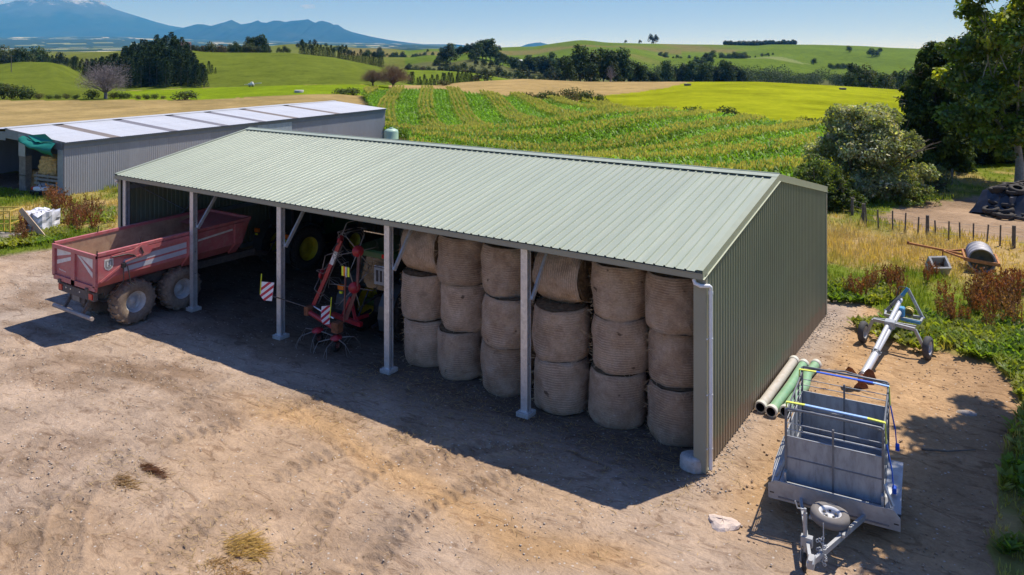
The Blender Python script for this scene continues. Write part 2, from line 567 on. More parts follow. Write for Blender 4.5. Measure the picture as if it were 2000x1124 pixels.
def land(x, y):
    """zone index, colour and masks of the land at x, y"""
    x, y = np.asarray(x, float), np.asarray(y, float)
    n1 = fbm(x, y, 2.2, 3, 3) - .5
    n2 = fbm(x, y, 2.0, 9, 3) - .5
    px, py = x + n1 * 1.1, y + n2 * 1.1
    u, d = to_ud(x, y)
    zone = np.zeros(x.shape, int)
    col = np.empty(x.shape + (3,))
    big = fbm(x, y, 9.0, 21, 3)
    fine = fbm(x, y, 1.4, 31, 3)
    # --- rough grass near the sheds: green with straw patches
    straw = np.clip((big - .5) * 4 + (fine - .5) * 2.5 + .15, 0, 1)
    gold = np.exp(-(((x - 21.5) / 3.5) ** 2 + ((y - 23.5) / 4.5) ** 2)) + .6 * np.exp(-(((x - 25.5) / 3.0) ** 2 + ((y - 24.5) / 2.2) ** 2)) + .9 * np.exp(-(((x + 13.5) / 4) ** 2 + ((y - 9.5) / 3.0) ** 2))
    lush = np.exp(-(((x - 26) / 4.5) ** 2 + ((y - 16.5) / 3.5) ** 2)) + np.exp(-(((x - 31) / 3.0) ** 2 + ((y - 11.5) / 4.5) ** 2)) + np.exp(-(((x + 10) / 4) ** 2 + ((y - 2) / 2.5) ** 2))
    straw = np.clip(straw + gold * 1.1 - lush * 1.0, 0, 1)[..., None]
    col[:] = np.array((.125, .165, .024)) * (1 - straw) + np.array((.38, .275, .125)) * straw
    mdirt = np.zeros(x.shape)
    # --- far belts
    UA = np.interp(u, [b[0] for b in BELTS[1]], [b[1] for b in BELTS[1]])
    UB = np.interp(u, [b[0] for b in BELTS[2]], [b[1] for b in BELTS[2]])

    def put(mask, z, c, j=.16, sc=14.):
        zone[mask] = z
        k = 1 + (fbm(x[mask], y[mask], sc, 40 + z, 4) - .5) * 2 * j
        col[mask] = np.array(c) * k[:, None]
    right = u > 760
    put((d > 66) & (d <= UA + 3) & (u < 760) & (y > 24), 3, TAN, .22, 6.)
    put((d > UA + n1 * 4) & (d <= UB) & (u <= 780), 5, G_STRIP, .10)
    put((d > UA - 2) & (d <= UB + 2) & (u <= 225 + n2 * 60), 8, G_HILL)
    put((d > 62) & (d <= UB + 25) & right, 6, G_LIME, .30, 9.)
    ub = np.interp(d, [162, 175, 184, 199, 228, 300], [1130, 1200, 1250, 1300, 1350, 1400])
    put((d > 125) & (d <= UB + 25) & right & (u < ub + n1 * 20), 7, TAN2, .12)
    put((d > UB + 2) & (d <= 480) & (u <= 790), 8, G_HILL)
    put((d > UB + 25) & (d <= 560) & (u > 790), 9, VALLEY)
    put((d > UB + 25) & (d <= 345) & (u > 790) & (u < 1005), 8, (.12, .165, .02))
    put((d > 480) & (d <= 2000) & (u <= 790), 10, G_HILL2, .22, 60.)
    put((d > 545) & (d <= 2000) & (u > 790), 10, (.10, .15, .022), .25, 70.)
    br = (d > 560) & (d <= 2000)
    bb = fbm(x, y, 190., 77, 3)
    brown = br & (bb > .56) & ((u < 1330) | (d > 1000))
    k = np.clip((bb[brown] - .56) * 14, 0, 1)[:, None]
    col[brown] = col[brown] * (1 - k * .75) + np.array((.17, .135, .062)) * k * .75
    pale = br & (u > 1425 + n1 * 20) & (u < 1585 - (d - 700) * .35 + n2 * 20) & (d > 690) & (d < 860)
    col[pale] = np.array((.165, .20, .075)) * (1 + (fbm(x[pale], y[pale], 40, 3, 3) - .5)[:, None] * .3)
    pl = d > 2000
    zone[pl] = 11
    cell = vnoise(np.round((x[pl] + y[pl] * .4) / 130) * 130, np.round((y[pl] - x[pl] * .3) / 240) * 240, 1.0, 3)
    f2 = fbm(x[pl], y[pl], 900, 91, 3)
    pc = np.where((cell > .72)[:, None], np.array((.20, .24, .12)), np.array((.03, .055, .035)))
    pc = np.where(((cell > .93) & (f2 > .45))[:, None], np.array((.55, .55, .45)), pc)
    pc = np.where((f2 < .42)[:, None], np.array((.035, .06, .035)), pc)
    col[pl] = pc
    # --- crop soil, yard and track
    put(in_poly(px, py, CROP_POLY), 4, SOIL)
    ty = in_poly(px, py, TRACK_POLY)
    zone[ty] = 2
    col[ty] = np.array((.30, .215, .145)) * (1 + (fbm(x[ty], y[ty], 3.5, 6, 4) - .5)[:, None] * .9)
    mdirt[ty] = .7
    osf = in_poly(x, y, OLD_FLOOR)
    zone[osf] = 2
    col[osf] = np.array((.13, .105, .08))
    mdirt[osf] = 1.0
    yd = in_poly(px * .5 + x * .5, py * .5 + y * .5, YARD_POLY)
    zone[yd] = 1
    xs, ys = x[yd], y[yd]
    base = np.empty((len(xs), 3))
    base[:] = (.395, .305, .235)
    w1 = np.exp(-((ys + 3.6 + (fbm(xs, ys, 3, 66, 3) - .5) * 2.4) / .75) ** 2) * np.clip((xs - 11) / 3, 0, 1) * np.clip((25 - xs) / 1.5, 0, 1)
    w2 = np.clip((xs - 24.2) / 1.0, 0, 1) * np.clip((ys + 2.5) / 2, 0, 1)
    w3 = np.clip((fbm(xs, ys, 5, 51, 4) - .52) * 5, 0, 1) * .40
    ow = np.clip(np.maximum(np.maximum(w1, w2 * .95), w3), 0, 1)[:, None]
    base = base * (1 - ow) + np.array((.43, .285, .16)) * ow
    gw = np.clip((fbm(xs, ys, 6.5, 15, 4) - .5) * 5, 0, 1)[:, None] * (1 - w2)[:, None]
    base = base * (1 - gw * .8) + np.array((.35, .295, .255)) * gw * .8
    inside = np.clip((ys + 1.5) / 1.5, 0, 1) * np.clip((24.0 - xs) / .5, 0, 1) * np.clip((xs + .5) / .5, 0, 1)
    base = base * (1 - inside[:, None] * .85) + np.array((.105, .085, .07)) * inside[:, None] * .85     # muck and old hay, with extra shade painted into the shed floor colour
    damp = np.clip((fbm(xs * .55 + ys * .3, ys * 1.5 - xs * .4, 1.9, 131, 4) - .53) * 6, 0, 1) * (.35 + .65 * np.exp(-((ys + 3.5) / 3.0) ** 2)) * np.clip((23 - xs) / 8, 0, 1)
    base = base * (1 - damp[:, None] * .75) + np.array((.20, .135, .09)) * damp[:, None] * .75
    far_r = np.clip((xs - 27.6) / 1.5, 0, 1) * np.clip((ys + 2) / 3, 0, 1)
    base = base * (1 - far_r[:, None] * .5) + np.array((.25, .16, .10)) * far_r[:, None] * .5
    base *= (1 + (fbm(xs, ys, 1.3, 8, 4) - .5)[:, None] * .28)
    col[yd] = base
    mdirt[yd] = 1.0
    return zone, col, mdirt


# ---- ground material (one for all zones: colour comes from the survey, relief from noise)
GM, nt, N, L, b = new_mat('ground')
at = N.new('ShaderNodeAttribute'); at.attribute_name = 'col'
at2 = N.new('ShaderNodeAttribute'); at2.attribute_name = 'dirt'
tc = N.new('ShaderNodeTexCoord')
P = tc.outputs['Object']
nA = noise(nt, P, .55, 6, .62, .4)
nB = noise(nt, P, 3.2, 6, .66, .3)
nC = noise(nt, P, 14.0, 5, .7)
c = at.outputs['Color']
c = mixc(nt, .85, c, ramp(nt, nA, [(.3, (.80, .79, .78)), (.7, (1.18, 1.17, 1.15))]), 'MULTIPLY')
c = mixc(nt, .8, c, ramp(nt, nB, [(.3, (.82, .81, .80)), (.72, (1.16, 1.15, 1.13))]), 'MULTIPLY')
dm = at2.outputs['Fac']
nF = noise(nt, mapping(nt, P, (1, 1, 1), (0, 0, .6)), .11, 7, .68, .5)
c = mixc(nt, math_n(nt, 'MULTIPLY', math_n(nt, 'SUBTRACT', 1.0, dm), .9), c, ramp(nt, nF, [(.3, (.72, .74, .70)), (.5, (1, 1, 1)), (.7, (1.22, 1.2, 1.2))]), 'MULTIPLY')
# dirt only: wheel-churned streaks, pale stones, dark crumbs
st = mapping(nt, P, (.75, 1.7, 1), (0, 0, .42))
sn = noise(nt, st, 1.7, 7, .68, 1.2)
streak = ramp(nt, sn, [(.36, (.55, .50, .47)), (.47, (1, 1, 1)), (.62, (1, 1, 1)), (.72, (1.16, 1.14, 1.1))])
c = mixc(nt, math_n(nt, 'MULTIPLY', dm, .75), c, streak, 'MULTIPLY')
vo = N.new('ShaderNodeTexVoronoi')
vo.inputs['Scale'].default_value = 9.0
L.new(P, vo.inputs['Vector'])
wn_ = N.new('ShaderNodeTexWhiteNoise')
L.new(vo.outputs['Position'], wn_.inputs['Vector'])
near = math_n(nt, 'LESS_THAN', vo.outputs['Distance'], .22)
pick = math_n(nt, 'GREATER_THAN', wn_.outputs['Value'], .86)
stone = math_n(nt, 'MULTIPLY', math_n(nt, 'MULTIPLY', near, pick), dm)
c = mixc(nt, math_n(nt, 'MULTIPLY', stone, .65), c, (.55, .5, .45))
pick2 = math_n(nt, 'LESS_THAN', wn_.outputs['Value'], .06)
crumb = math_n(nt, 'MULTIPLY', math_n(nt, 'MULTIPLY', near, pick2), dm)
c = mixc(nt, math_n(nt, 'MULTIPLY', crumb, .7), c, (.12, .08, .05))
c = mixc(nt, math_n(nt, 'MULTIPLY', dm, .55), c, ramp(nt, nC, [(.33, (.72, .71, .70)), (.7, (1.2, 1.19, 1.18))]), 'MULTIPLY')
L.new(c, b.inputs['Base Color'])
b.inputs['Roughness'].default_value = .95
b.inputs['Specular IOR Level'].default_value = 0.0
# tyre-lug relief, in wandering patches
wv = N.new('ShaderNodeTexWave')
wv.wave_type = 'BANDS'
wv.inputs['Scale'].default_value = 1.15
wv.inputs['Distortion'].default_value = 3.0
wv.inputs['Detail'].default_value = 3
wv.inputs['Detail Scale'].default_value = 1.6
L.new(mapping(nt, P, (1, 1, 1), (0, 0, 1.15)), wv.inputs['Vector'])
trk = math_n(nt, 'MULTIPLY', wv.outputs['Fac'], ramp(nt, noise(nt, st, .55, 3, .5), [(.5, 0.0), (.6, 1.0)]))
h = math_n(nt, 'ADD', math_n(nt, 'MULTIPLY', sn, 1.0), math_n(nt, 'MULTIPLY', nC, .35))
h = math_n(nt, 'ADD', h, math_n(nt, 'MULTIPLY', trk, .12))
h = math_n(nt, 'ADD', h, math_n(nt, 'MULTIPLY', stone, .5))
bump(nt, h, .7, .13, b)

# ---- polar sheet out to the foot of the mountains
ang = np.concatenate([np.arange(-180, -51, 4.0), np.arange(-50, 50.01, .13), np.arange(54, 180, 4.0)])
ang = np.radians(ang)
rad = [3.0]
while rad[-1] < 13000:
    rad.append(rad[-1] * (1.02 if rad[-1] < 12 else 1.0048 if rad[-1] < 42 else 1.016 if rad[-1] < 120 else 1.02 if rad[-1] < 700 else 1.035))
rad = np.array(rad)
A_, R_ = np.meshgrid(ang, rad)
GX = CAM[0] + R_ * (np.cos(A_) * FWD[0] + np.sin(A_) * RGT[0])
GY = CAM[1] + R_ * (np.cos(A_) * FWD[1] + np.sin(A_) * RGT[1])
gx, gy = GX.ravel(), GY.ravel()
gzv = ground_z(gx, gy)
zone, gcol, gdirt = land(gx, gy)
# gentle relief on the yard: ruts and heaped edges
flat = np.clip((gx + .6), 0, 1) * np.clip(24.7 - gx, 0, 1) * np.clip(gy + .8, 0, 1) * np.clip(13 - gy, 0, 1)
rel = (fbm(gx, gy, 2.6, 12, 4) - .5) * .10 * (np.hypot(gx - CAM[0], gy - CAM[1]) < 90)
clod = (fbm(gx, gy, .75, 44, 3) - .5) * .11 * np.clip((fbm(gx, gy, 5.0, 61, 3) - .40) * 5, .12, 1)
rel = rel + clod * (np.hypot(gx - CAM[0], gy - CAM[1]) < 60)
# tyre tracks pressed into the yard
trkm = np.zeros_like(gx)
for tr_i, trk_ in enumerate((((-60, 1124), (10, 960), (70, 860), (190, 770), (330, 715)), ((120, 1124), (130, 1000), (215, 900), (330, 860), (480, 822), (590, 790)), ((-40, 860), (90, 800), (230, 790), (380, 770)),
                             ((30, 1124), (80, 950), (180, 850), (300, 790)), ((300, 1130), (420, 990), (600, 900), (780, 850)), ((-60, 690), (60, 690), (180, 668), (290, 690)), ((-60, 760), (60, 735), (200, 720), (300, 740), (420, 800)), ((560, 1130), (640, 980), (760, 900), (900, 880)), ((700, 1130), (800, 1010), (930, 940), (1080, 930)), ((60, 1000), (180, 930), (300, 835), (400, 760)))):
    tp_ = np.array([spot(*q) for q in trk_])
    tt_ = np.linspace(0, len(tp_) - 1, 160)
    cx0 = np.interp(tt_, np.arange(len(tp_)), tp_[:, 0])
    cy0 = np.interp(tt_, np.arange(len(tp_)), tp_[:, 1])
    k5 = np.ones(25) / 25
    cx0 = np.convolve(np.pad(cx0, 12, mode='edge'), k5, 'valid')
    cy0 = np.convolve(np.pad(cy0, 12, mode='edge'), k5, 'valid')
    sel = np.where((gx > cx0.min() - 1) & (gx < cx0.max() + 1) & (gy > cy0.min() - 1) & (gy < cy0.max() + 1))[0]
    sl = np.concatenate([[0], np.cumsum(np.hypot(np.diff(cx0), np.diff(cy0)))])
    for chunk in np.array_split(sel, max(1, len(sel) // 4000)):
        dx = gx[chunk][:, None] - cx0[None]
        dy = gy[chunk][:, None] - cy0[None]
        k = np.argmin(dx * dx + dy * dy, 1)
        ar = np.arange(len(chunk))
        k2 = np.clip(k, 1, len(cx0) - 2)
        txx, tyy = cx0[k2 + 1] - cx0[k2 - 1], cy0[k2 + 1] - cy0[k2 - 1]
        ln_ = np.hypot(txx, tyy)
        q = (dx[ar, k] * -tyy + dy[ar, k] * txx) / ln_
        s_ = sl[k] + (dx[ar, k] * txx + dy[ar, k] * tyy) / ln_
        w_ = np.clip((.30 - np.abs(q)) / .06, 0, 1)
        pat = np.clip(np.sin(2 * math.pi * (s_ / .27 + np.abs(q) * 1.6)) * 2.2, -1, 1)
        msk = np.clip((fbm(gx[chunk], gy[chunk], 1.8, 70 + tr_i, 3) - .43) * 7, 0, 1)
        trkm[chunk] = np.maximum(trkm[chunk], w_ * (.35 + .65 * msk) * (.75 + .25 * pat))
        rel[chunk] += w_ * (pat * .026 - .016) * msk + np.exp(-((np.abs(q) - .36) / .07) ** 2) * .026 * msk
gcol = gcol * (1 - .20 * (trkm * (zone == 1))[:, None])
gzv = gzv + rel * (1 - flat)
gzv = np.where((zone == 0), gzv + .05, gzv)
na, nr = len(ang), len(rad)
GV = np.stack([gx, gy, gzv], 1)
ii, jj = np.meshgrid(np.arange(nr - 1), np.arange(na), indexing='ij')
j2 = (jj + 1) % na
quads = np.stack([ii * na + jj, ii * na + j2, (ii + 1) * na + j2, (ii + 1) * na + jj], -1).reshape(-1, 4)
quads = quads[:, ::-1]
qz = zone[quads[:, 1]]


def ground_piece(name, q, label=None):
    used, inv = np.unique(q.ravel(), return_inverse=True)
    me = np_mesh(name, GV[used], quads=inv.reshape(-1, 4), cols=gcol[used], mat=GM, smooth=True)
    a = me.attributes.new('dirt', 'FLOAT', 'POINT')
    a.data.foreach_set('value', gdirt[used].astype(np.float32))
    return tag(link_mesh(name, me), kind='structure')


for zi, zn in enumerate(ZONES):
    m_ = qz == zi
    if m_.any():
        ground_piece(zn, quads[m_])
hub = MB()
c0 = len(hub.v)
ring = [(float(gx[j]), float(gy[j]), float(gzv[j])) for j in range(na)]
hub._add([(CAM[0], CAM[1], 0)] + ring, [(0, 1 + j, 1 + (j + 1) % na) for j in range(na)])
hubm = hub.mesh('yard', GM)
a = hubm.attributes.new('col', 'FLOAT_COLOR', 'POINT')
a.data.foreach_set('color', np.tile(np.array((.38, .29, .21, 1), np.float32), len(hubm.vertices)))
a = hubm.attributes.new('dirt', 'FLOAT', 'POINT')
a.data.foreach_set('value', np.ones(len(hubm.vertices), np.float32))
tag(link_mesh('yard', hubm), kind='structure')


# ================================================================ mountains
def ridge(name, crest, d, base_row, depth_m, mat, seed, rough, gully):
    """a mountain as a height field: crest = (column, row) outline at depth d, falling to the plain on both sides"""
    us = np.linspace(crest[0][0], crest[-1][0], 420)
    rows = np.interp(us, [c[0] for c in crest], [c[1] for c in crest])
    ts = np.linspace(-1, 1, 61)
    U_, T_ = np.meshgrid(us, ts)
    dd = d + T_ * depth_m
    X_ = CAM[0] + FWD[0] * dd + RGT[0] * (U_ - 1000) / FPX * d
    Y_ = CAM[1] + FWD[1] * dd + RGT[1] * (U_ - 1000) / FPX * d
    zc = CAM[2] - (rows - PY0) * d / FPX
    zb = CAM[2] - (base_row - PY0) * (d - depth_m) / FPX
    s = 1 - np.abs(T_)
    s = s ** 1.35
    g = 1 - np.abs(2 * fbm(X_, Y_, gully, seed, 4) - 1)
    prof = np.clip(zc[None] - zb, 0, None) * s
    z = zb - 40 + prof + 40 * np.clip(s * 4, 0, 1) + (g - .75) * rough * np.clip(4 * (1 - s) * s, 0, 1) * np.clip(prof / 200, 0, 1)
    V = np.stack([X_.ravel(), Y_.ravel(), z.ravel()], 1)
    nu, nt_ = len(us), len(ts)
    i, j = np.meshgrid(np.arange(nt_ - 1), np.arange(nu - 1), indexing='ij')
    q = np.stack([i * nu + j, i * nu + j + 1, (i + 1) * nu + j + 1, (i + 1) * nu + j], -1).reshape(-1, 4)
    me = np_mesh(name, V, quads=q, mat=mat, smooth=True)
    return tag(link_mesh(name, me), kind='structure')


def mountain_mat(name, snow_z):
    m, nt, N, L, b = new_mat(name)
    tc = N.new('ShaderNodeTexCoord')
    sp = N.new('ShaderNodeSeparateXYZ')
    L.new(tc.outputs['Object'], sp.inputs[0])
    n = noise(nt, tc.outputs['Object'], .0016, 7, .65)
    c = ramp(nt, n, [(.35, (.014, .028, .024)), (.65, (.03, .048, .038))])
    if snow_z:
        zz = math_n(nt, 'ADD', math_n(nt, 'DIVIDE', sp.outputs[2], snow_z * 2.0), math_n(nt, 'MULTIPLY', n, .40))
        rock = ramp(nt, zz, [(.56, 0.0), (.66, 1.0)])
        c = mixc(nt, rock, c, (.05, .07, .085))
        n2 = noise(nt, tc.outputs['Object'], .003, 7, .7)
        zz2 = math_n(nt, 'ADD', math_n(nt, 'DIVIDE', sp.outputs[2], snow_z * 2.0), math_n(nt, 'MULTIPLY', n2, .50))
        c = mixc(nt, ramp(nt, zz2, [(.80, 0.0), (.93, .8)]), c, (.50, .58, .72))
    L.new(c, b.inputs['Base Color'])
    b.inputs['Roughness'].default_value = 1
    b.inputs['Specular IOR Level'].default_value = 0.0
    return m


ridge('volcano', [(-620, 86), (-350, 74), (-160, 50), (-60, 26), (0, 9), (22, 5), (38, -3), (70, -20), (105, -32), (135, -30), (165, -18), (195, 1), (220, 17), (262, 30), (300, 42), (330, 50), (360, 55), (420, 66), (520, 80), (620, 88)],
      17000, 86, 3600, mountain_mat('volcano_slope', 920), 5, 230, 1500)
ridge('mountain_range', [(300, 82), (340, 64), (360, 54), (385, 47.5), (397, 48), (412, 51), (430, 46), (440, 43.5), (452, 39), (462, 44), (471, 48), (490, 45), (504, 40), (510, 44), (520, 45), (535, 40.5), (547, 41), (557, 43.5), (570, 41), (585, 40), (602, 38), (609, 42), (616, 45), (622, 42), (630, 41), (645, 45), (652, 49), (660, 48.5), (672, 57), (685, 62), (700, 66), (725, 72), (760, 78.5), (800, 84), (850, 89), (900, 92)],
      14000, 86, 2200, mountain_mat('range_slope', 0), 9, 140, 1100)
ridge('distant_hill', [(995, 96), (1018, 91), (1030, 86.5), (1045, 84), (1056, 83.2), (1066, 86), (1080, 88), (1100, 91), (1130, 96)],
      13500, 97, 1200, mountain_mat('distant_hill_slope', 0), 14, 40, 900)

# ================================================================ haze
hz, nt, N, L, b = new_mat('haze')
N.remove(b)
pv = N.new('ShaderNodeVolumePrincipled')
pv.inputs['Color'].default_value = (.08, .42, 1.0, 1)
pv.inputs['Density'].default_value = 7.0e-5
pv.inputs['Absorption Color'].default_value = (1, 1, 1, 1)
pv.inputs['Anisotropy'].default_value = 0.0
L.new(pv.outputs[0], N['Material Output'].inputs['Volume'])
hb = MB()
cx_, cy_ = CAM[0] + FWD[0] * 5000, CAM[1] + FWD[1] * 5000
hb.box(-17000, 17000, -17000, 17000, -60, 1700)
tag(hb.build('haze', hz, loc=(cx_, cy_, 0), rot=(0, 0, YAW)), kind='stuff')

# ================================================================ two small fair-weather clouds, beyond the hazy air
cl, nt, N, L, b = new_mat('cloud_vapour')
N.remove(b)
pv = N.new('ShaderNodeVolumePrincipled')
pv.inputs['Color'].default_value = (1, 1, 1, 1)
pv.inputs['Density'].default_value = .0022
pv.inputs['Absorption Color'].default_value = (1, 1, 1, 1)
pv.inputs['Anisotropy'].default_value = .3
L.new(pv.outputs[0], N['Material Output'].inputs['Volume'])
crg = random.Random(41)
for (u_, row_, w_, n_) in ((601, 13, 560, 9), (-10, 6, 700, 9)):
    cb_ = bmesh.new()
    for k_ in range(n_):
        q_ = (k_ + .5) / n_ * 2 - 1
        r_ = w_ * .16 * (1.15 - q_ * q_) * crg.uniform(.8, 1.2)
        bmesh.ops.create_icosphere(cb_, subdivisions=3, radius=1.0, matrix=Matrix.Translation((q_ * w_ * .42, crg.uniform(-.1, .1) * w_, crg.uniform(-.03, .05) * w_)) @ Matrix.Diagonal((r_ * 1.4, r_ * 1.4, r_ * .62, 1)))
    me_ = bpy.data.meshes.new('cloud')
    cb_.to_mesh(me_)
    cb_.free()
    me_.materials.append(cl)
    xx_, yy_ = ud_to_xy(u_, 25000)
    tag(link_mesh('cloud', me_, None, (xx_, yy_, CAM[2] + (PY0 - row_) * 25000 / FPX), (0, 0, YAW)), kind='structure')
# ================================================================ the new green shed
LX, DY, EZ, RZ = 24.0, 12.31, 4.56, 5.84        # length, depth, roof edge height, ridge height
OVF, OVS = .17, .0                              # eave overhang, verge overhang
RY = DY / 2
SLOPE = (RZ - EZ) / (RY + OVF)
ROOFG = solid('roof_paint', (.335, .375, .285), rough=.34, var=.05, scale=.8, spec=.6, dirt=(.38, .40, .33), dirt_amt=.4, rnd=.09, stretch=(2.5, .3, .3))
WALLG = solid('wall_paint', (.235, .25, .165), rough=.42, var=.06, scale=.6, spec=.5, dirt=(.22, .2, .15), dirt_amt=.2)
nt = WALLG.node_tree
bw = nt.nodes['Principled BSDF']
src = bw.inputs['Base Color'].links[0].from_socket
tcw = nt.nodes.new('ShaderNodeTexCoord')
sxw = nt.nodes.new('ShaderNodeSeparateXYZ')
nt.links.new(tcw.outputs['Object'], sxw.inputs[0])
hgt_ = math_n(nt, 'ADD', sxw.outputs[2], math_n(nt, 'MULTIPLY', noise(nt, tcw.outputs['Object'], 3.0, 5, .7), -.9))
nt.links.new(mixc(nt, ramp(nt, hgt_, [(.0, .75), (.12, 0.0)]), src, (.30, .22, .15)), bw.inputs['Base Color'])
TRIMG = solid('trim_paint', (.27, .275, .215), rough=.4, var=.05, scale=.8, spec=.5)
ZINC = solid('galvanised_steel', (.64, .65, .66), rough=.42, metal=.55, var=.16, scale=5, dirt=(.33, .33, .32), dirt_amt=.35)
ZINC_DULL = solid('dull_zincalume', (.30, .33, .37), rough=.5, metal=.35, var=.12, scale=3)
CONC = solid('concrete', (.42, .42, .41), rough=.9, var=.15, scale=6, dirt=(.2, .17, .13), dirt_amt=.5, bmp=.3)
PVCW = solid('white_pvc', (.78, .79, .82), rough=.35, var=.04, dirt=(.55, .52, .45), dirt_amt=.25)
BOLT = solid('bolt_steel', (.7, .7, .7), rough=.35, metal=.6)

shed = thing('machinery_shed', 'new pale green steel shed with open front and ribbed gable roof', 'shed')


def rib_profile(width, nrib, h, wt=.022, wb=.05):
    """trapezoid-rib sheet section: (s, h) points across the sheet"""
    p = width / nrib
    pts = [(0, 0)]
    for k in range(nrib):
        c = p * (k + .5)
        pts += [(c - wb / 2, 0), (c - wt / 2, h), (c + wt / 2, h), (c + wb / 2, 0)]
    pts.append((width, 0))
    return pts


def sheet(prof, O, ua, ub, un, b0, b1, t=.004):
    """ribbed sheet: across ua, along ub from b0(s) to b1(s), ribs along un"""
    O, ua, ub, un = Vector(O), Vector(ua), Vector(ub), Vector(un)
    mb = MB()
    n = len(prof)
    vs = []
    for off in (0, -t):
        for s, h in prof:
            for bb in (b0(s), b1(s)):
                vs.append(O + ua * s + ub * bb + un * (h + off))
    fs = []
    for k in range(n - 1):
        fs.append((2 * k, 2 * k + 2, 2 * k + 3, 2 * k + 1))
        a = 2 * n
        fs.append((a + 2 * k, a + 2 * k + 1, a + 2 * k + 3, a + 2 * k + 2))
        fs.append((2 * k, a + 2 * k, a + 2 * k + 2, 2 * k + 2))
        fs.append((2 * k + 1, 2 * k + 3, a + 2 * k + 3, a + 2 * k + 1))
    mb._add(vs, fs)
    return mb


# roof sheets, 32 on each slope, mesh shared
NSH = 32
SW = (LX + 2 * OVS) / NSH
slen = math.hypot(RY + OVF, RZ - EZ)
uf = Vector((0, RY + OVF, RZ - EZ)).normalized()          # up the front slope
nf = Vector((0, -(RZ - EZ), RY + OVF)).normalized()
prof = rib_profile(SW, 3, .032, .03, .062)
fm = sheet(prof, (0, 0, 0), (1, 0, 0), uf, nf, lambda s: 0.0, lambda s: slen - .02).mesh('roof_sheet', ROOFG)
ur = Vector((uf.x, -uf.y, uf.z))
nr_ = Vector((0, -nf.y, nf.z))
rm = sheet(prof, (0, 0, 0), (1, 0, 0), ur, nr_, lambda s: 0.0, lambda s: slen - .02).mesh('roof_sheet_rear', ROOFG)
for k in range(NSH):
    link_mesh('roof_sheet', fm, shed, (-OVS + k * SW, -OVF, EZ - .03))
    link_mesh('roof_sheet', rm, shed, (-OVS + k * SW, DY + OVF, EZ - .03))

# ridge capping: two wings resting on the rib tops
mb = MB()
for sgn in (-1, 1):
    a = Vector((0, sgn * .26, -.26 * SLOPE))
    for z in (0,):
        p = [(-.03, RY, RZ + .035), (LX + .03, RY, RZ + .035), (LX + .03, RY + sgn * .27, RZ + .035 - .27 * SLOPE), (-.03, RY + sgn * .27, RZ + .035 - .27 * SLOPE)]
        lo = [(x, y, z_ - .006) for x, y, z_ in p]
        q = p + lo
        mb._add(q, [(0, 1, 2, 3), (7, 6, 5, 4), (3, 2, 6, 7), (0, 3, 7, 4), (1, 5, 6, 2)])
mb.path([(-.03, RY, RZ + .035), (LX + .03, RY, RZ + .035)], .022, 8)
mb.build('ridge_cap', ROOFG, shed)

# barge flashings at both gable ends (face + folded lower lip + cover on the roof edge)
for x0, sg in ((LX, 1), (0.0, -1)):
    mb = MB()
    for y0, y1 in ((-OVF - .01, RY), (DY + OVF + .01, RY)):
        z0, z1 = EZ + .015, RZ + .028
        xo = x0 + sg * .035
        xi = x0 - sg * .12
        H = .19
        mb._add([(xo, y0, z0), (xo, y1, z1), (xo, y1, z1 - H), (xo, y0, z0 - H), (xi, y0, z0), (xi, y1, z1), (xo - sg * .006, y0, z0), (xo - sg * .006, y1, z1), (xo - sg * .006, y1, z1 - H), (xo - sg * .006, y0, z0 - H)],
                [(0, 1, 2, 3), (4, 5, 1, 0), (9, 8, 7, 6), (0, 3, 9, 6), (2, 1, 7, 8)])
        mb._add([(xo + sg * .03, y0, z0 - H - .012), (xo + sg * .03, y1, z1 - H - .012), (x0 - sg * .0, y1, z1 - H + .004), (x0 - sg * .0, y0, z0 - H + .004),
                 (xo + sg * .03, y0, z0 - H - .024), (xo + sg * .03, y1, z1 - H - .024)],
                [(0, 1, 2, 3), (4, 5, 1, 0)])
    mb.build('barge_flashing', solid('barge_paint', (.33, .36, .26), rough=.4, var=.05), shed)

# eave gutter along the open front and the rear
for y, nm in ((-OVF, 'gutter'), (DY + OVF, 'gutter')):
    s = -1 if y < 0 else 1
    mb = MB()
    mb.box(-.02, LX + .02, min(y, y - s * .115), max(y, y - s * .115), EZ - .20, EZ - .19)
    mb.box(-.02, LX + .02, min(y, y - s * .006), max(y, y - s * .006), EZ - .192, EZ - .055)
    mb.box(-.02, LX + .02, min(y - s * .109, y - s * .115), max(y - s * .109, y - s * .115), EZ - .192, EZ - .03)
    mb.box(-.02, LX + .02, min(y, y + s * .012), max(y, y + s * .012), EZ - .07, EZ - .055)
    for xe in (-.024, LX + .018):
        mb.box(xe, xe + .006, min(y, y - s * .115), max(y, y - s * .115), EZ - .2, EZ - .055)
    mb.build(nm, TRIMG, shed)

# portal posts: lipped channels back to back, on plates and pads
PX = [4.8, 9.6, 14.4, 19.2]


def post_mb():
    mb = MB()
    mb.box(-.10, .10, 0, .012, 0, EZ - .34)
    mb.box(-.10, .10, .168, .18, 0, EZ - .34)
    mb.box(-.006, .006, .012, .168, 0, EZ - .34)
    for sx in (-1, 1):
        xa = .1 * sx
        mb.box(min(xa, xa - .012 * sx), max(xa, xa - .012 * sx), .012, .062, 0, EZ - .34)
        mb.box(min(xa, xa - .012 * sx), max(xa, xa - .012 * sx), .118, .168, 0, EZ - .34)
    return mb


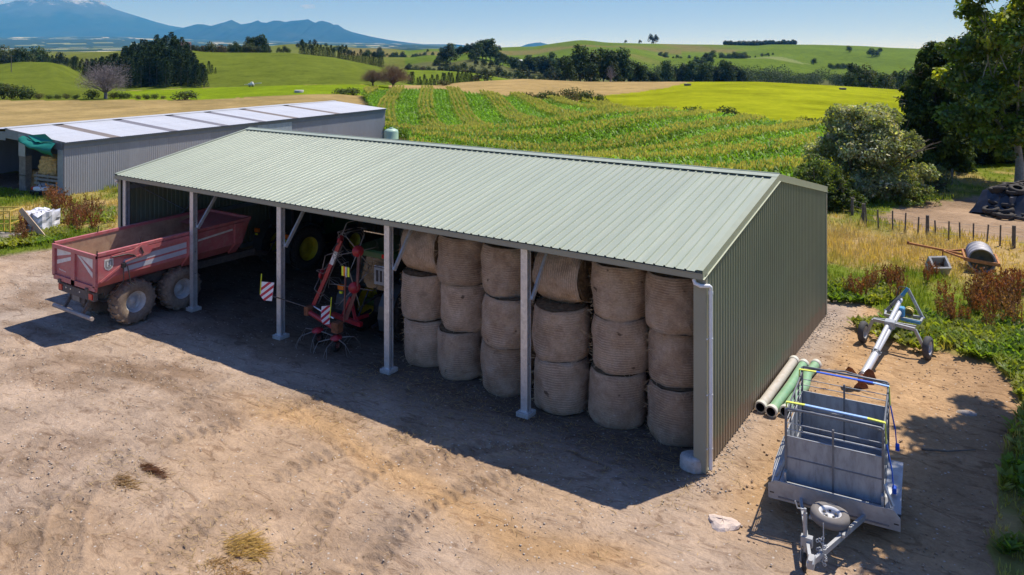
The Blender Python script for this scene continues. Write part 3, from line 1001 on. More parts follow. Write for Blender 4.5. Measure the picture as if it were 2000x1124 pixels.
pm = post_mb().mesh('post', ZINC)
plm = MB().cbox(-.19, .19, -.1, .30, 0, .11, .012).mesh('footing', CONC)
bm_ = MB()
bm_.box(-.15, .15, -.045, .225, 0, .014)
for sx in (-.12, .12):
    for sy in (-.02, .2):
        bm_.tube((sx, sy, .012), (sx, sy, .04), .014, 6)
bpm = bm_.mesh('base_plate', ZINC)
br = MB()
br.bar((.13, .18, 2.98), (.13, 1.28, 4.52), .07, .10)
brm = br.mesh('knee_brace', ZINC)
clm = MB().box(-.104, .104, .07, .11, 0, .03).mesh('cleat', ZINC_DULL)
for x in PX:
    p = link_mesh('post', pm, shed, (x, 0, .124))
    link_mesh('footing', plm, p, (0, 0, -.124))
    link_mesh('base_plate', bpm, p, (0, 0, -.012))
    for zc in (1.2, 2.0, 2.9, 3.05):
        link_mesh('cleat', clm, p, (0, 0, zc))
    link_mesh('knee_brace', brm, shed, (x, 0, 0))
for x, lab in ((.30, None),):
    p = link_mesh('post', pm, shed, (x, .02, .124))
    link_mesh('footing', plm, p, (0, 0, -.124))

# rear posts, rafters, purlins, girts
for x in [.2] + PX + [23.8]:
    mb = MB()
    mb.box(x - .08, x + .08, DY - .32, DY - .1, 0, EZ - .3)
    mb.build('rear_post', ZINC_DULL, shed)
    mb = MB()
    for y0, y1 in ((.02, RY), (DY - .02, RY)):
        z0, z1 = EZ - .20, RZ - .22
        mb.bar((x, y0, z0 - .02), (x, y1, z1), .14, .24)
    mb.build('rafter', ZINC_DULL, shed)
pu = MB().box(.04, LX - .04, -.035, .035, -.075, .075).mesh('purlin', ZINC_DULL)
for k in range(7):
    y = .35 + k * .95
    z = EZ - .13 + (y + OVF) * SLOPE - .05
    for yy in (y, DY - y):
        if abs(yy - RY) > .12:
            link_mesh('purlin', pu, shed, (0, yy, z))
for xg, sx in ((.11, 1), (LX - .11, -1)):
    for z in (.5, 2.35, 4.0):
        MB().box(xg - .05, xg + .05, .3, DY - .15, z - .09, z + .09).build('girt', ZINC_DULL, shed)
for z in (1.2, 2.6, 3.9):
    MB().box(.1, LX - .1, DY - .10, DY - .04, z - .08, z + .08).build('girt', ZINC_DULL, shed)
for a, b_ in (((.20, .35, 4.2), (.20, 6.1, .5)), ((.20, 6.1, 5.2), (.20, .4, .9)), ((.20, 6.3, .5), (.20, 12, 4.2))):
    MB().tube(a, b_, .022, 6).build('cross_brace', ZINC_DULL, shed)

# wall cladding: sheets with four ribs
NW = 16
WW = DY / NW
wprof = rib_profile(WW, 4, .026, .034, .075)


def gable_z(y):
    return EZ - .04 + (min(y, DY - y) + OVF) * SLOPE - .02


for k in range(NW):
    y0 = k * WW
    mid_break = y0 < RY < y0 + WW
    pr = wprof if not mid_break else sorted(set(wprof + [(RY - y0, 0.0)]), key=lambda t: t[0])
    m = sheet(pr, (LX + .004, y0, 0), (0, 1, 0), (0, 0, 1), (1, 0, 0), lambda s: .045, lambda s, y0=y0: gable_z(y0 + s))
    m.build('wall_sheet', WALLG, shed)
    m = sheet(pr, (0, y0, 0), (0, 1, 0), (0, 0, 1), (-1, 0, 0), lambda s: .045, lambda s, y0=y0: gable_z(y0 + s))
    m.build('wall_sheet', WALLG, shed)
bm2 = sheet(prof, (0, 0, 0), (1, 0, 0), (0, 0, 1), (0, 1, 0), lambda s: .045, lambda s: EZ - .14).mesh('wall_sheet_rear', WALLG)
for k in range(NSH):
    link_mesh('wall_sheet', bm2, shed, (k * SW, DY + .003, 0))

# corner trims
for x0, x1 in ((LX - .235, LX + .05), (-.05, .14)):
    mb = MB()
    mb.box(x0, x1, -.032, -.026, .02, EZ - .2)
    xx = x1 if x1 > 5 else x0
    mb.box(min(xx, xx - .006 * (1 if x1 > 5 else -1)), max(xx, xx - .006 * (1 if x1 > 5 else -1)), -.026, .10, .02, EZ - .1)
    mb.box(x0, x1, -.026, .28, .03, .04) if x1 > 5 else None
    mb.box(min(x0, x0 + .006), max(x0, x0 + .006), -.026, .22, .02, EZ - .2) if x1 > 5 else None
    mb.build('corner_trim', TRIMG, shed)
MB().box(LX + .03, LX + .05, DY - .08, DY + .03, .05, EZ - .18).build('corner_trim', TRIMG, shed)

# concrete pad round the corner post, a rounded kidney of poured concrete
mb = MB()
prf = []
poly = []
for i in range(22):
    a = 2 * math.pi * i / 22
    poly.append((.30 * math.cos(a) * (1 + .12 * math.sin(2 * a)), .25 * math.sin(a)))
for z, s in ((0, 1.0), (.22, .98), (.285, .90), (.31, .74)):
    prf.append([(23.72 + x * s, .10 + y * s, z) for x, y in poly])
vs = [p for r in prf for p in r]
fs = []
for k in range(3):
    for i in range(22):
        fs.append((k * 22 + i, k * 22 + (i + 1) % 22, (k + 1) * 22 + (i + 1) % 22, (k + 1) * 22 + i))
fs.append(tuple(66 + i for i in range(22)))
mb._add(vs, fs, True)
mb.build('corner_footing', CONC, shed)

# white downpipe with offset bends at the top corner
mb = MB()
R_P = .045
mb.path([(23.80, -.10, EZ - .23), (23.83, -.12, EZ - .31), (23.95, -.10, EZ - .355), (24.10, .02, EZ - .36), (24.12, .07, EZ - .40), (24.12, .08, EZ - .50), (24.12, .08, .10)], R_P, 12)
dp = mb.build('downpipe', PVCW, shed)
mb = MB()
mb.lathe([(R_P + .008, 0), (R_P + .01, .01), (R_P + .01, .06), (R_P + .008, .07)], 12, Matrix.Translation((24.12, .08, EZ - .56)))
mb.build('pipe_collar', PVCW, dp)
for z in (.55, 1.75, 3.0):
    mb = MB()
    mb.lathe([(R_P + .004, 0), (R_P + .008, .004), (R_P + .008, .03), (R_P + .004, .034)], 12, Matrix.Translation((24.12, .08, z)))
    mb.tube((24.07, .005, z + .018), (24.07, -.018, z + .018), .016, 8)
    mb.tube((24.13, .135, z + .018), (24.13, .155, z + .018), .016, 8)
    mb.build('pipe_bracket', PVCW, dp)
MB().path([(.06, -.12, EZ - .22), (-.05, -.12, EZ - .30), (-.10, -.02, EZ - .34), (-.10, .08, EZ - .40), (-.10, .10, .1)], R_P, 10).build('downpipe', PVCW, shed)

# ================================================================ round bales of hay
HAY = None
m, nt, N, L, b = new_mat('netted_hay')
tc = N.new('ShaderNodeTexCoord')
P = tc.outputs['Object']
oi = N.new('ShaderNodeObjectInfo')
va = N.new('ShaderNodeVectorMath'); va.operation = 'MULTIPLY_ADD'
L.new(oi.outputs['Random'], va.inputs[0]); va.inputs[1].default_value = (37, 19, 53)
L.new(P, va.inputs[2])
Q = va.outputs[0]
n1 = noise(nt, Q, 2.2, 6, .65)
n2 = noise(nt, mapping(nt, Q, (14, 14, 90)), 1.0, 5, .7)
n3 = noise(nt, mapping(nt, Q, (30, 30, 9)), 1.0, 4, .7)
c = ramp(nt, n1, [(.3, (.43, .30, .205)), (.5, (.60, .44, .315)), (.72, (.72, .56, .42))])
c = mixc(nt, .8, c, ramp(nt, n2, [(.32, (.62, .6, .58)), (.6, (1.1, 1.1, 1.1))]), 'MULTIPLY')
sz_ = N.new('ShaderNodeSeparateXYZ'); L.new(P, sz_.inputs[0])
lw = math_n(nt, 'SINE', math_n(nt, 'ADD', math_n(nt, 'MULTIPLY', sz_.outputs[2], 2 * math.pi / .0607), math_n(nt, 'MULTIPLY', n1, 9.0)))
c = mixc(nt, math_n(nt, 'MULTIPLY', ramp(nt, noise(nt, Q, 1.3, 3, .5), [(.42, .0), (.62, 1.0)]), .75), c, ramp(nt, lw, [(.1, (.70, .68, .66)), (.75, (1.14, 1.14, 1.14))]), 'MULTIPLY')
c = mixc(nt, .22, c, ramp(nt, n3, [(.35, (.7, .68, .66)), (.65, (1.2, 1.2, 1.2))]), 'MULTIPLY')
n4 = noise(nt, Q, .9, 3, .5)
sp = ramp(nt, noise(nt, mapping(nt, Q, (1.6, 1.6, 2.2)), 1.5, 2, .4), [(.735, 0.0), (.765, .8)])
c = mixc(nt, sp, c, (.09, .055, .035))
ob = N.new('ShaderNodeSeparateXYZ'); L.new(P, ob.inputs[0])
ed = ramp(nt, math_n(nt, 'ADD', math_n(nt, 'ABSOLUTE', ob.outputs[2]), math_n(nt, 'MULTIPLY', n1, .22)), [(.70, 0.0), (.80, .45)])
c = mixc(nt, ed, c, (.17, .20, .19))                                      # torn blue-green net edge
sc_ = N.new('ShaderNodeVectorMath'); sc_.operation = 'SCALE'
L.new(c, sc_.inputs[0])
rv = N.new('ShaderNodeMapRange'); rv.inputs[3].default_value = .78; rv.inputs[4].default_value = 1.15
L.new(oi.outputs['Random'], rv.inputs[0])
L.new(rv.outputs[0], sc_.inputs['Scale'])
L.new(sc_.outputs[0], b.inputs['Base Color'])
b.inputs['Roughness'].default_value = .9
b.inputs['Specular IOR Level'].default_value = .1
bump(nt, math_n(nt, 'ADD', n2, math_n(nt, 'MULTIPLY', noise(nt, Q, 7.0, 6, .7), 1.2)), .8, .05, b)
WRAP = m
HAYE = solid('bale_end_hay', (.17, .115, .065), rough=.95, var=.45, scale=9, bmp=.8, bscale=24, spec=.1, rnd=.3)

BR, BH = .745, 1.335


def bale_mesh(seed):
    r = random.Random(seed)
    n, kz = 44, 45
    ph = [r.uniform(0, 6.28) for _ in range(6)]
    vs, fs = [], []
    for k in range(kz):
        t = k / (kz - 1)
        z = (t - .5) * BH
        e = abs(t - .5) * 2
        base = BR * (1 - .055 * e ** 8 - .03 * e ** 2)
        tw = .0055 if k % 2 else -.0055
        if e > .93: tw = 0
        for j in range(n):
            a = 2 * math.pi * j / n
            w = .022 * math.sin(2 * a + ph[0] + 2 * t) + .016 * math.sin(3 * a + ph[1] + 5 * t) + .012 * math.sin(5 * a + ph[2] - 9 * t) + .010 * math.sin(9 * a + ph[5] + 13 * t) + r.uniform(-.009, .009)
            zz = z + (.012 * math.sin(2 * a + ph[3]) + .008 * math.sin(5 * a + ph[4])) * (1 if e > .5 else .4)
            vs.append(((base + w + tw) * math.cos(a), (base + w + tw) * math.sin(a), zz))
    for k in range(kz - 1):
        for j in range(n):
            fs.append((k * n + j, k * n + (j + 1) % n, (k + 1) * n + (j + 1) % n, (k + 1) * n + j))
    mb = MB()
    mb._add(vs, fs, True)
    side = mb.mesh('net_wrap', WRAP)
    ends = []
    for sgn in (1, -1):
        mb = MB()
        rows, vs, fs = 9, [], []
        for i in range(rows):
            q = 1 - i / rows
            for j in range(n):
                a = 2 * math.pi * j / n
                rr = (BR * .918) * q * (1 + r.uniform(-.02, .02))
                sw = .012 * math.sin(a + 9 * q) + r.uniform(-.014, .014)
                vs.append((rr * math.cos(a), rr * math.sin(a), sgn * (BH / 2 + (1 - q ** 4) * .03 + sw * (0 if i == 0 else 1))))
        vs.append((0, 0, sgn * (BH / 2 + .02)))
        for i in range(rows - 1):
            for j in range(n):
                q_ = (i * n + j, i * n + (j + 1) % n, (i + 1) * n + (j + 1) % n, (i + 1) * n + j)
                fs.append(q_ if sgn > 0 else q_[::-1])
        for j in range(n):
            q_ = ((rows - 1) * n + j, (rows - 1) * n + (j + 1) % n, rows * n)
            fs.append(q_ if sgn > 0 else q_[::-1])
        mb._add(vs, fs, False)
        ends.append(mb.mesh('bale_end', HAYE))
    return side, ends


def strand_mesh(seed):
    r = random.Random(seed)
    mb = MB()
    for _ in range(190):
        a, z = r.uniform(0, 6.283), r.uniform(-.62, .66)
        R0 = BR * 1.0
        p = Vector((R0 * math.cos(a), R0 * math.sin(a), z))
        t = Vector((-math.sin(a), math.cos(a), 0)) * r.uniform(-1, 1) + Vector((math.cos(a), math.sin(a), 0)) * r.uniform(.15, .7) + Vector((0, 0, r.uniform(-1.0, .3)))
        q = p + t.normalized() * r.uniform(.06, .20)
        s_ = Vector((0, 0, .006)) if abs(t.normalized().z) < .7 else Vector((-math.sin(a), math.cos(a), 0)) * .006
        mb._add([p - s_, p + s_, q + s_ * .4, q - s_ * .4], [(0, 1, 2, 3)])
    return mb.mesh('loose_strands', solid('straw_strands', (.55, .42, .26), rough=.9, var=.3))


STRANDS = [strand_mesh(s_) for s_ in (5, 6, 7)]
BALES = [bale_mesh(s) for s in (1, 2, 3, 4)]
ORD = ['leftmost', 'second', 'third', 'fourth', 'fifth', 'rightmost']
LEV = ['bottom', 'middle', 'top']
BX = [14.70, 16.22, 17.92, 19.66, 21.30, 22.84]
BY = [1.40, 1.36, 1.20, 1.14, 1.36, 1.30]
for i in range(6):
    for lv in range(3):
        rr = random.Random(i * 7 + lv)
        lying = lv == 2 and i in (0, 3)
        if lying:
            lab = ('round hay bale lying on its side on top of the leftmost stack' if i == 0 else
                   'round hay bale lying on its side on top of the fourth stack')
        else:
            where = 'by the tractor' if i == 0 else 'against the end wall' if i == 5 else 'in the shed'
            lab = f'upright netted round hay bale, {LEV[lv]} of the {ORD[i]} stack {where}'
        dx, dy = rr.uniform(-.08, .08), rr.uniform(-.10, .12)
        if i == 3 and lv < 2: dx = dy = 0
        z = BH / 2 + lv * (BH + .012) + .02
        o = thing('hay_bale', lab, 'hay bale', (BX[i] + dx + (.06 if lv == 1 and i == 1 else 0), BY[i] + dy, z), rr.uniform(0, 6.28), 'round hay bales stacked three high in the shed')
        if lying:
            o.location = (BX[i] + (.12 if i == 0 else -.02), BY[i] + (.30 if i == 3 else .1), 2 * (BH + .012) + BR + .01)
            o.rotation_euler = Euler((rr.uniform(0, 1), math.pi / 2 - .02, .10 if i == 0 else .14))
        else:
            o.rotation_euler = Euler((rr.uniform(-.022, .022), rr.uniform(-.022, .022), rr.uniform(0, 6.28)))
            k_ = rr.uniform(.965, 1.02)
            o.scale = (k_, k_, 1.0)
        sd_, en = BALES[(i * 3 + lv) % 4]
        link_mesh('net_wrap', sd_, o)
        tag(link_mesh('loose_strands', STRANDS[(i + lv) % 3], o), kind='stuff')
        for e in en: link_mesh('bale_end', e, o)
# ================================================================ plant building in numpy
def unit(a):
    return a / np.maximum(np.linalg.norm(a, axis=-1, keepdims=True), 1e-9)


class Leaves:
    """gathers kite-shaped leaf faces (4 verts each) with a colour of their own"""

    def __init__(self, seed=0):
        self.V, self.C = [], []
        self.g = np.random.default_rng(seed)

    def add(self, base, axis, nrm, length, width, col, fold=0.0):
        """base (n,3), axis (n,3) along the leaf, nrm (n,3) face normal, colour (n,3)"""
        axis = unit(axis)
        side = unit(np.cross(axis, nrm))
        up = np.cross(side, axis)
        l, w = np.asarray(length)[:, None], np.asarray(width)[:, None]
        mid = base + axis * l * .5
        q = np.stack([base, mid + side * w * .5 + up * w * fold, base + axis * l, mid - side * w * .5 + up * w * fold], 1)
        self.V.append(q.reshape(-1, 3))
        self.C.append(np.repeat(col, 4, 0))

    def quad(self, a, b_, c_, d_, col):
        self.V.append(np.stack([a, b_, c_, d_], 1).reshape(-1, 3))
        self.C.append(np.repeat(col, 4, 0))

    def blob(self, c, r, n, size, col, var=.35, asp=.55, shell=.55, droop=.2, flat=.0):
        """leaf cloud of one foliage mass"""
        g = self.g
        d = unit(g.normal(size=(n, 3)))
        k = shell + (1 - shell) * g.random(n) ** .6 + g.normal(0, .06, n)
        p = np.asarray(c) + d * np.asarray(r) * k[:, None]
        nr = unit(d + g.normal(0, .55, (n, 3)) + np.array((0, 0, .35 + flat)))
        ax = unit(np.cross(nr, g.normal(size=(n, 3))) + d * .5 - np.array((0, 0, droop)))
        s = size * g.uniform(.65, 1.35, n)
        cc = np.asarray(col) * (1 + g.uniform(-var, var, (n, 1))) * (1 + g.normal(0, .06, (n, 3)))
        self.add(p - ax * s[:, None] * .5, ax, nr, s, s * asp, np.clip(cc, .003, 1), .12)

    def mesh(self, name, mat):
        V = np.concatenate(self.V)
        C = np.concatenate(self.C)
        q = np.arange(len(V)).reshape(-1, 4)
        return np_mesh(name, V, quads=q, cols=C, mat=mat)


LEAF = leaf_mat('foliage', trans=.45)
LEAF_FAR = leaf_mat('far_foliage', trans=.22, rough=.65, spec=.12, rnd=.4)
LEAF_GLOSS = leaf_mat('glossy_foliage', trans=.50, rough=.32, spec=.5, rnd=.1)
NEEDLE = leaf_mat('needles', trans=.12, rough=.7, spec=.1, rnd=.35)
GRASS = leaf_mat('grass_blades', trans=.35, rough=.6, spec=.15, rnd=0)
MAIZE = leaf_mat('maize_leaves', trans=.48, rough=.5, spec=.25, rnd=0)
BARK = solid('bark', (.16, .13, .10), rough=.95, var=.35, scale=6, bmp=.6, spec=.1)
BARK_PALE = solid('pale_bark', (.38, .34, .29), rough=.9, var=.25, scale=5, dirt=(.16, .14, .11), dirt_amt=.6, bmp=.4, spec=.1)
TWIG = solid('grey_twigs', (.235, .205, .205), rough=.95, var=.2, scale=2, spec=.05)
TWIG_BROWN = solid('brown_twigs', (.19, .125, .085), rough=.95, var=.25, scale=2, spec=.05)


# ================================================================ maize
def maize_rows():
    cx, cy, pw = -30.0, 70.0, 2.7
    pts = []
    g = np.random.default_rng(4)
    sp, row = .38, .60
    # far block: straight rows running away to the left
    nA, dA = np.array((.747, .681)), np.array((-.681, .747))
    for k in np.arange(-4, 46, row):
        t = np.arange(20, 190, sp)
        t = t + g.uniform(-.1, .1, len(t))
        bend = .9 * np.sin(t / 17.0 + k * .03)
        p = nA[None] * (k + bend)[:, None] + dA[None] * t[:, None] + g.normal(0, .05, (len(t), 2))
        dx, dy = np.maximum(p[:, 0] - cx, 0), np.maximum(cy - p[:, 1], 0)
        R = (dx ** pw + dy ** pw) ** (1 / pw)
        ok = (R <= 19.5) | (p[:, 0] < -37)
        ok &= ~((p[:, 0] < -30) & (p[:, 1] < 51))
        T = np.mod(k - 9.06, 5.1) < 2.5
        pts.append(np.concatenate([p, np.full((len(p), 1), T), np.full((len(p), 1), math.atan2(dA[1], dA[0]))], 1)[ok])
    # near block: rows that follow the headland and swing away up the field
    for R in np.arange(20.2, 62, row):
        a = np.linspace(0, math.pi / 2, 400)
        e = 2 / pw
        arc = np.stack([cx + R * np.sin(a) ** e, cy - R * np.cos(a) ** e], 1)
        line1 = np.stack([np.linspace(-75, cx, 90), np.full(90, cy - R)], 1)[:-1]
        line2 = np.stack([np.full(60, cx + R), np.linspace(cy, 100, 60)], 1)[1:]
        c_ = np.concatenate([line1, arc, line2])
        s = np.concatenate([[0], np.cumsum(np.hypot(*np.diff(c_, axis=0).T))])
        q = np.arange(0, s[-1], sp)
        q = q + g.uniform(-.1, .1, len(q))
        w = .8 * np.sin(q / 13.0)
        p = np.stack([np.interp(q, s, c_[:, 0]), np.interp(q, s, c_[:, 1]) + w * .5], 1) + g.normal(0, .05, (len(q), 2))
        T = np.mod(R - .6, 6.4) < 3.0
        ok = ~((p[:, 0] < -30) & (p[:, 1] > 51))
        pts.append(np.concatenate([p, np.full((len(p), 1), T), np.zeros((len(p), 1))], 1)[ok])
    p = np.concatenate(pts)
    p = p[in_poly(p[:, 0], p[:, 1], CROP_POLY)]
    # drop what the shed roof hides entirely
    u, d = to_ud(p[:, 0], p[:, 1])
    top = PY0 + FPX * (CAM[2] - 2.4) / d
    hide = (top > np.interp(u, [490, 1521, 1614], [262, 358, 385])) & (u > 480) & (u < 1600)
    hide |= (u < 800) & (d < 78)
    return p[~hide], d[~hide]


mp, md = maize_rows()
# thin, lodged patches where ground shows dark
hole = fbm(mp[:, 0], mp[:, 1], 4.2, 81, 3)
keep = ~(hole > .735)
mp, md = mp[keep], md[keep]
n = len(mp)
LV = Leaves(3)
g = LV.g
base = np.stack([mp[:, 0], mp[:, 1], ground_z(mp[:, 0], mp[:, 1])], 1)
vig = fbm(mp[:, 0], mp[:, 1], 7.0, 33, 3)
T = mp[:, 2] > .5
H = 1.68 + (vig - .5) * .6 + g.normal(0, .07, n) + np.where(T, .20, 0.0)
gcol_ = np.array((.15, .29, .018)) * (1 + (vig[:, None] - .5) * .7) * (1 + g.uniform(-.25, .25, (n, 1)))
gcol_ = np.where(T[:, None], gcol_ * np.array((1.1, .9, 1.0)), gcol_)
nl = 6
for k in range(nl):
    far = md > 105
    use = np.ones(n, bool) if k < 4 else ~far
    b0 = base[use]
    m_ = len(b0)
    az = g.uniform(0, 2 * math.pi, m_)
    hk = H[use] * (.32 + .68 * (k + .5) / nl) + g.normal(0, .05, m_)
    rise = g.uniform(.12, .32, m_)
    L1 = g.uniform(.26, .40, m_)
    out = np.stack([np.cos(az), np.sin(az), np.zeros(m_)], 1)
    side = np.stack([-np.sin(az), np.cos(az), np.zeros(m_)], 1)
    p0 = b0 + np.array((0, 0, 1)) * hk[:, None]
    p1 = p0 + out * L1[:, None] + np.array((0, 0, 1)) * rise[:, None]
    p2 = p1 + out * (L1 * .9)[:, None] - np.array((0, 0, 1)) * (rise * g.uniform(.3, 1.6, m_))[:, None]
    w = np.where(far[use], .10, .072)[:, None]
    cc = gcol_[use] * (1 + g.uniform(-.2, .35, (m_, 1)))
    LV.quad(p0 - side * w * .5, p0 + side * w * .5, p1 + side * w, p1 - side * w, cc)
    LV.quad(p1 - side * w, p1 + side * w, p2 + side * w * .1, p2 - side * w * .1, cc)
# stalks
az = g.uniform(0, math.pi, n)
sv = np.stack([np.cos(az), np.sin(az), np.zeros(n)], 1) * .018
top = base + np.array((0, 0, 1)) * H[:, None]
LV.quad(base - sv, base + sv, top + sv, top - sv, gcol_ * .9)
# tan tassels on the flowering bands
ti = np.where(T)[0]
for k in range(6):
    m_ = len(ti)
    az = g.uniform(0, 2 * math.pi, m_)
    tilt = g.uniform(.1, .75, m_) if k else g.uniform(0, .15, m_)
    ax = np.stack([np.cos(az) * tilt, np.sin(az) * tilt, np.ones(m_)], 1)
    ln = g.uniform(.28, .46, m_)
    tcol = np.array((.50, .455, .16)) * (1 + g.uniform(-.25, .25, (m_, 1)))
    LV.add(top[ti] - np.array((0, 0, .03)), ax, np.stack([-np.sin(az), np.cos(az), np.full(m_, .1)], 1), ln, np.where(md[ti] > 105, .13, .095), tcol)
mz = link_mesh('maize_crop', LV.mesh('maize_crop', MAIZE))
tag(mz, 'green maize crop with tan tasselled bands curving across the field', 'maize', kind='stuff')


# ================================================================ tree kinds
def limb_mb(mb, p0, d, length, r, depth, rnd, tips, spread=.6, up=.15, kids=(2, 3), r_min=.02, seg=3, n=6):
    p = Vector(p0)
    d = Vector(d).normalized()
    pts, rs = [p.copy()], [r]
    for i in range(seg):
        d = (d + Vector((rnd.gauss(0, .13), rnd.gauss(0, .13), rnd.gauss(0, .08) + up * .3))).normalized()
        p = p + d * (length / seg)
        pts.append(p.copy())
        rs.append(r * (1 - .45 * (i + 1) / seg))
    mb.path(pts, rs, n if depth > 1 else max(4, n - 2), cap=False)
    tips.append((p.copy(), depth))
    if depth <= 0 or rs[-1] < r_min: return
    for _ in range(rnd.randint(*kids)):
        a = rnd.uniform(0, 6.283)
        s = spread * rnd.uniform(.6, 1.25)
        q = Vector((math.cos(a), math.sin(a), 0))
        nd = (d + q * s + Vector((0, 0, up))).normalized()
        st = pts[-1] if rnd.random() < .7 else pts[-2]
        limb_mb(mb, st, nd, length * rnd.uniform(.62, .85), rs[-1] * .78, depth - 1, rnd, tips, spread, up, kids, r_min, seg, n)


def make_kind(name, crown, trunk_mesh, crown_name='crown'):
    """a hidden-from-nobody prototype: first use moves it"""
    return dict(name=name, crown=crown, trunk=trunk_mesh, cn=crown_name)


def place(kind, loc, s, rz, label, cat, group=None, sz=None):
    o = thing(kind['name'], label, cat, loc, rz, group)
    o.scale = (s, s, sz if sz else s)
    link_mesh(kind['cn'], kind['crown'], o)
    if kind['trunk'] is not None: link_mesh('trunk', kind['trunk'], o)
    return o


def k_round(seed, h, w, n, col, size, trunk_h=.08, lumps=11, name='tree'):
    """broad crown of several foliage masses on a short forked trunk, unit = metres"""
    rnd = random.Random(seed)
    Lv = Leaves(seed)
    per = n // lumps
    for i in range(lumps):
        a = i * 2.4 + rnd.uniform(-.4, .4)
        q = math.sqrt((i + .5) / lumps)
        rr = w * .5 * q * .66
        zc = h * (trunk_h + (1 - trunk_h) * (.24 + .54 * (1 - q ** 2)) + rnd.uniform(-.14, .06))
        br_ = w * rnd.uniform(.17, .25)
        Lv.blob((rr * math.cos(a), rr * math.sin(a), zc), (br_, br_, min(br_ * rnd.uniform(.75, 1.05), h * .3)), per, size, np.array(col) * rnd.uniform(.8, 1.25))
    mb = MB()
    tips = []
    limb_mb(mb, (0, 0, -.3), (rnd.gauss(0, .05), rnd.gauss(0, .05), 1), h * (trunk_h + .2), w * .035, 2, rnd, tips, .7, .2)
    return make_kind(name, Lv.mesh('crown', LEAF_FAR), mb.mesh('trunk', BARK))


def k_pine(seed, h, w, n, col, name='pine_tree', bare=.06):
    rnd = random.Random(seed)
    Lv = Leaves(seed)
    g = Lv.g
    nb = n // 14
    for i in range(nb):
        t = (i + rnd.random()) / nb
        z = h * (bare + (1 - bare) * t)
        a = i * 2.399 + rnd.uniform(-.3, .3)
        L_ = w * .5 * (1 - t) ** .75 * rnd.uniform(.75, 1.15) + .12
        d = np.array((math.cos(a), math.sin(a), -.18 + .5 * t))
        k = np.sqrt(g.random(14)) * L_
        p = np.array((0, 0, z)) + d * k[:, None] + g.normal(0, .16, (14, 3))
        ax = unit(d + g.normal(0, .45, (14, 3)))
        nr = unit(np.array((0, 0, 1.0)) + g.normal(0, .4, (14, 3)))
        s = g.uniform(.5, .95, 14) * (.5 + w * .09)
        Lv.add(p, ax, nr, s, s * .5, np.array(col) * (1 + g.uniform(-.35, .35, (14, 1))), -.12)
    mb = MB().tube((0, 0, -.4), (0, 0, h * .93), w * .03 + .05, 6, .02)
    return make_kind(name, Lv.mesh('crown', NEEDLE), mb.mesh('trunk', BARK))


def k_bare(seed, h, w, mat, twig_n, name='bare_tree', limbs=70, twig=.5):
    """leafless broad tree: a short trunk, limbs fanning into a dome and a haze of fine twigs"""
    rnd = random.Random(seed)
    mb = MB()
    mb.path([(0, 0, -.3), (.05, 0, h * .12), (0, .05, h * .2)], [h * .05, h * .04, h * .035], 7, cap=False)
    tips = []
    for i in range(limbs):
        a = i * 2.399
        t = (i + .5) / limbs
        el = math.asin(min(1, .05 + .95 * (1 - t)))
        k = rnd.uniform(.50, 1.0) * (1 + .16 * math.sin(a * 2 + seed) + .10 * math.sin(a * 5))
        e = Vector((w * .5 * math.cos(el) * math.cos(a) * k, w * .5 * math.cos(el) * math.sin(a) * k, h * (.30 + .66 * math.sin(el) * k)))
        m1 = Vector((e.x * .28, e.y * .28, h * .2 + (e.z - h * .2) * .50)) + Vector((rnd.gauss(0, .2), rnd.gauss(0, .2), 0))
        m2 = Vector((e.x * .68, e.y * .68, h * .2 + (e.z - h * .2) * .84)) + Vector((rnd.gauss(0, .25), rnd.gauss(0, .25), 0))
        r0 = h * .014
        mb.path([(0, 0, h * .17), m1, m2, e], [r0, r0 * .7, r0 * .4, .012], 4, cap=False)
        tips += [m2, m2.lerp(e, .5), e, e]
    Lv = Leaves(seed)
    g = Lv.g
    tp = np.array([tuple(t) for t in tips])
    p = tp[g.integers(0, len(tp), twig_n)] + g.normal(0, w * .055, (twig_n, 3))
    p[:, 2] = np.maximum(p[:, 2], h * .16)
    p = p[p[:, 2] > h * (.18 + .10 * np.sin(p[:, 0] * 1.7))]
    twig_n = len(p)
    out = unit(p - np.array((0, 0, h * .3)))
    ln = g.uniform(.5, 1.3, twig_n) * twig
    cc = np.ones((twig_n, 3))
    Lv.add(p, out + g.normal(0, .55, (twig_n, 3)), unit(g.normal(size=(twig_n, 3))), ln, np.full(twig_n, .045), cc)
    return make_kind(name, Lv.mesh('twigs', mat), mb.mesh('trunk', mat), 'twigs')


def k_shrub(seed, h, w, n, col, size, name='shrub', mat=None):
    rnd = random.Random(seed)
    Lv = Leaves(seed)
    lumps = 9
    for i in range(lumps):
        a = i * 2.4
        q = math.sqrt((i + .3) / lumps)
        r_ = w * .24 * rnd.uniform(.8, 1.2)
        Lv.blob((w * .33 * q * math.cos(a), w * .33 * q * math.sin(a), h * rnd.uniform(.38, .66)), (r_, r_, h * .36), n // lumps, size, np.array(col) * rnd.uniform(.8, 1.25))
    mb = MB()
    for i in range(5):
        a = i * 1.26
        mb.path([(0, 0, -.1), (w * .1 * math.cos(a), w * .1 * math.sin(a), h * .3), (w * .28 * math.cos(a), w * .28 * math.sin(a), h * .6)], [h * .03, h * .02, h * .008], 5, cap=False)
    return make_kind(name, Lv.mesh('foliage', mat or LEAF_FAR), mb.mesh('stems', BARK), 'foliage')


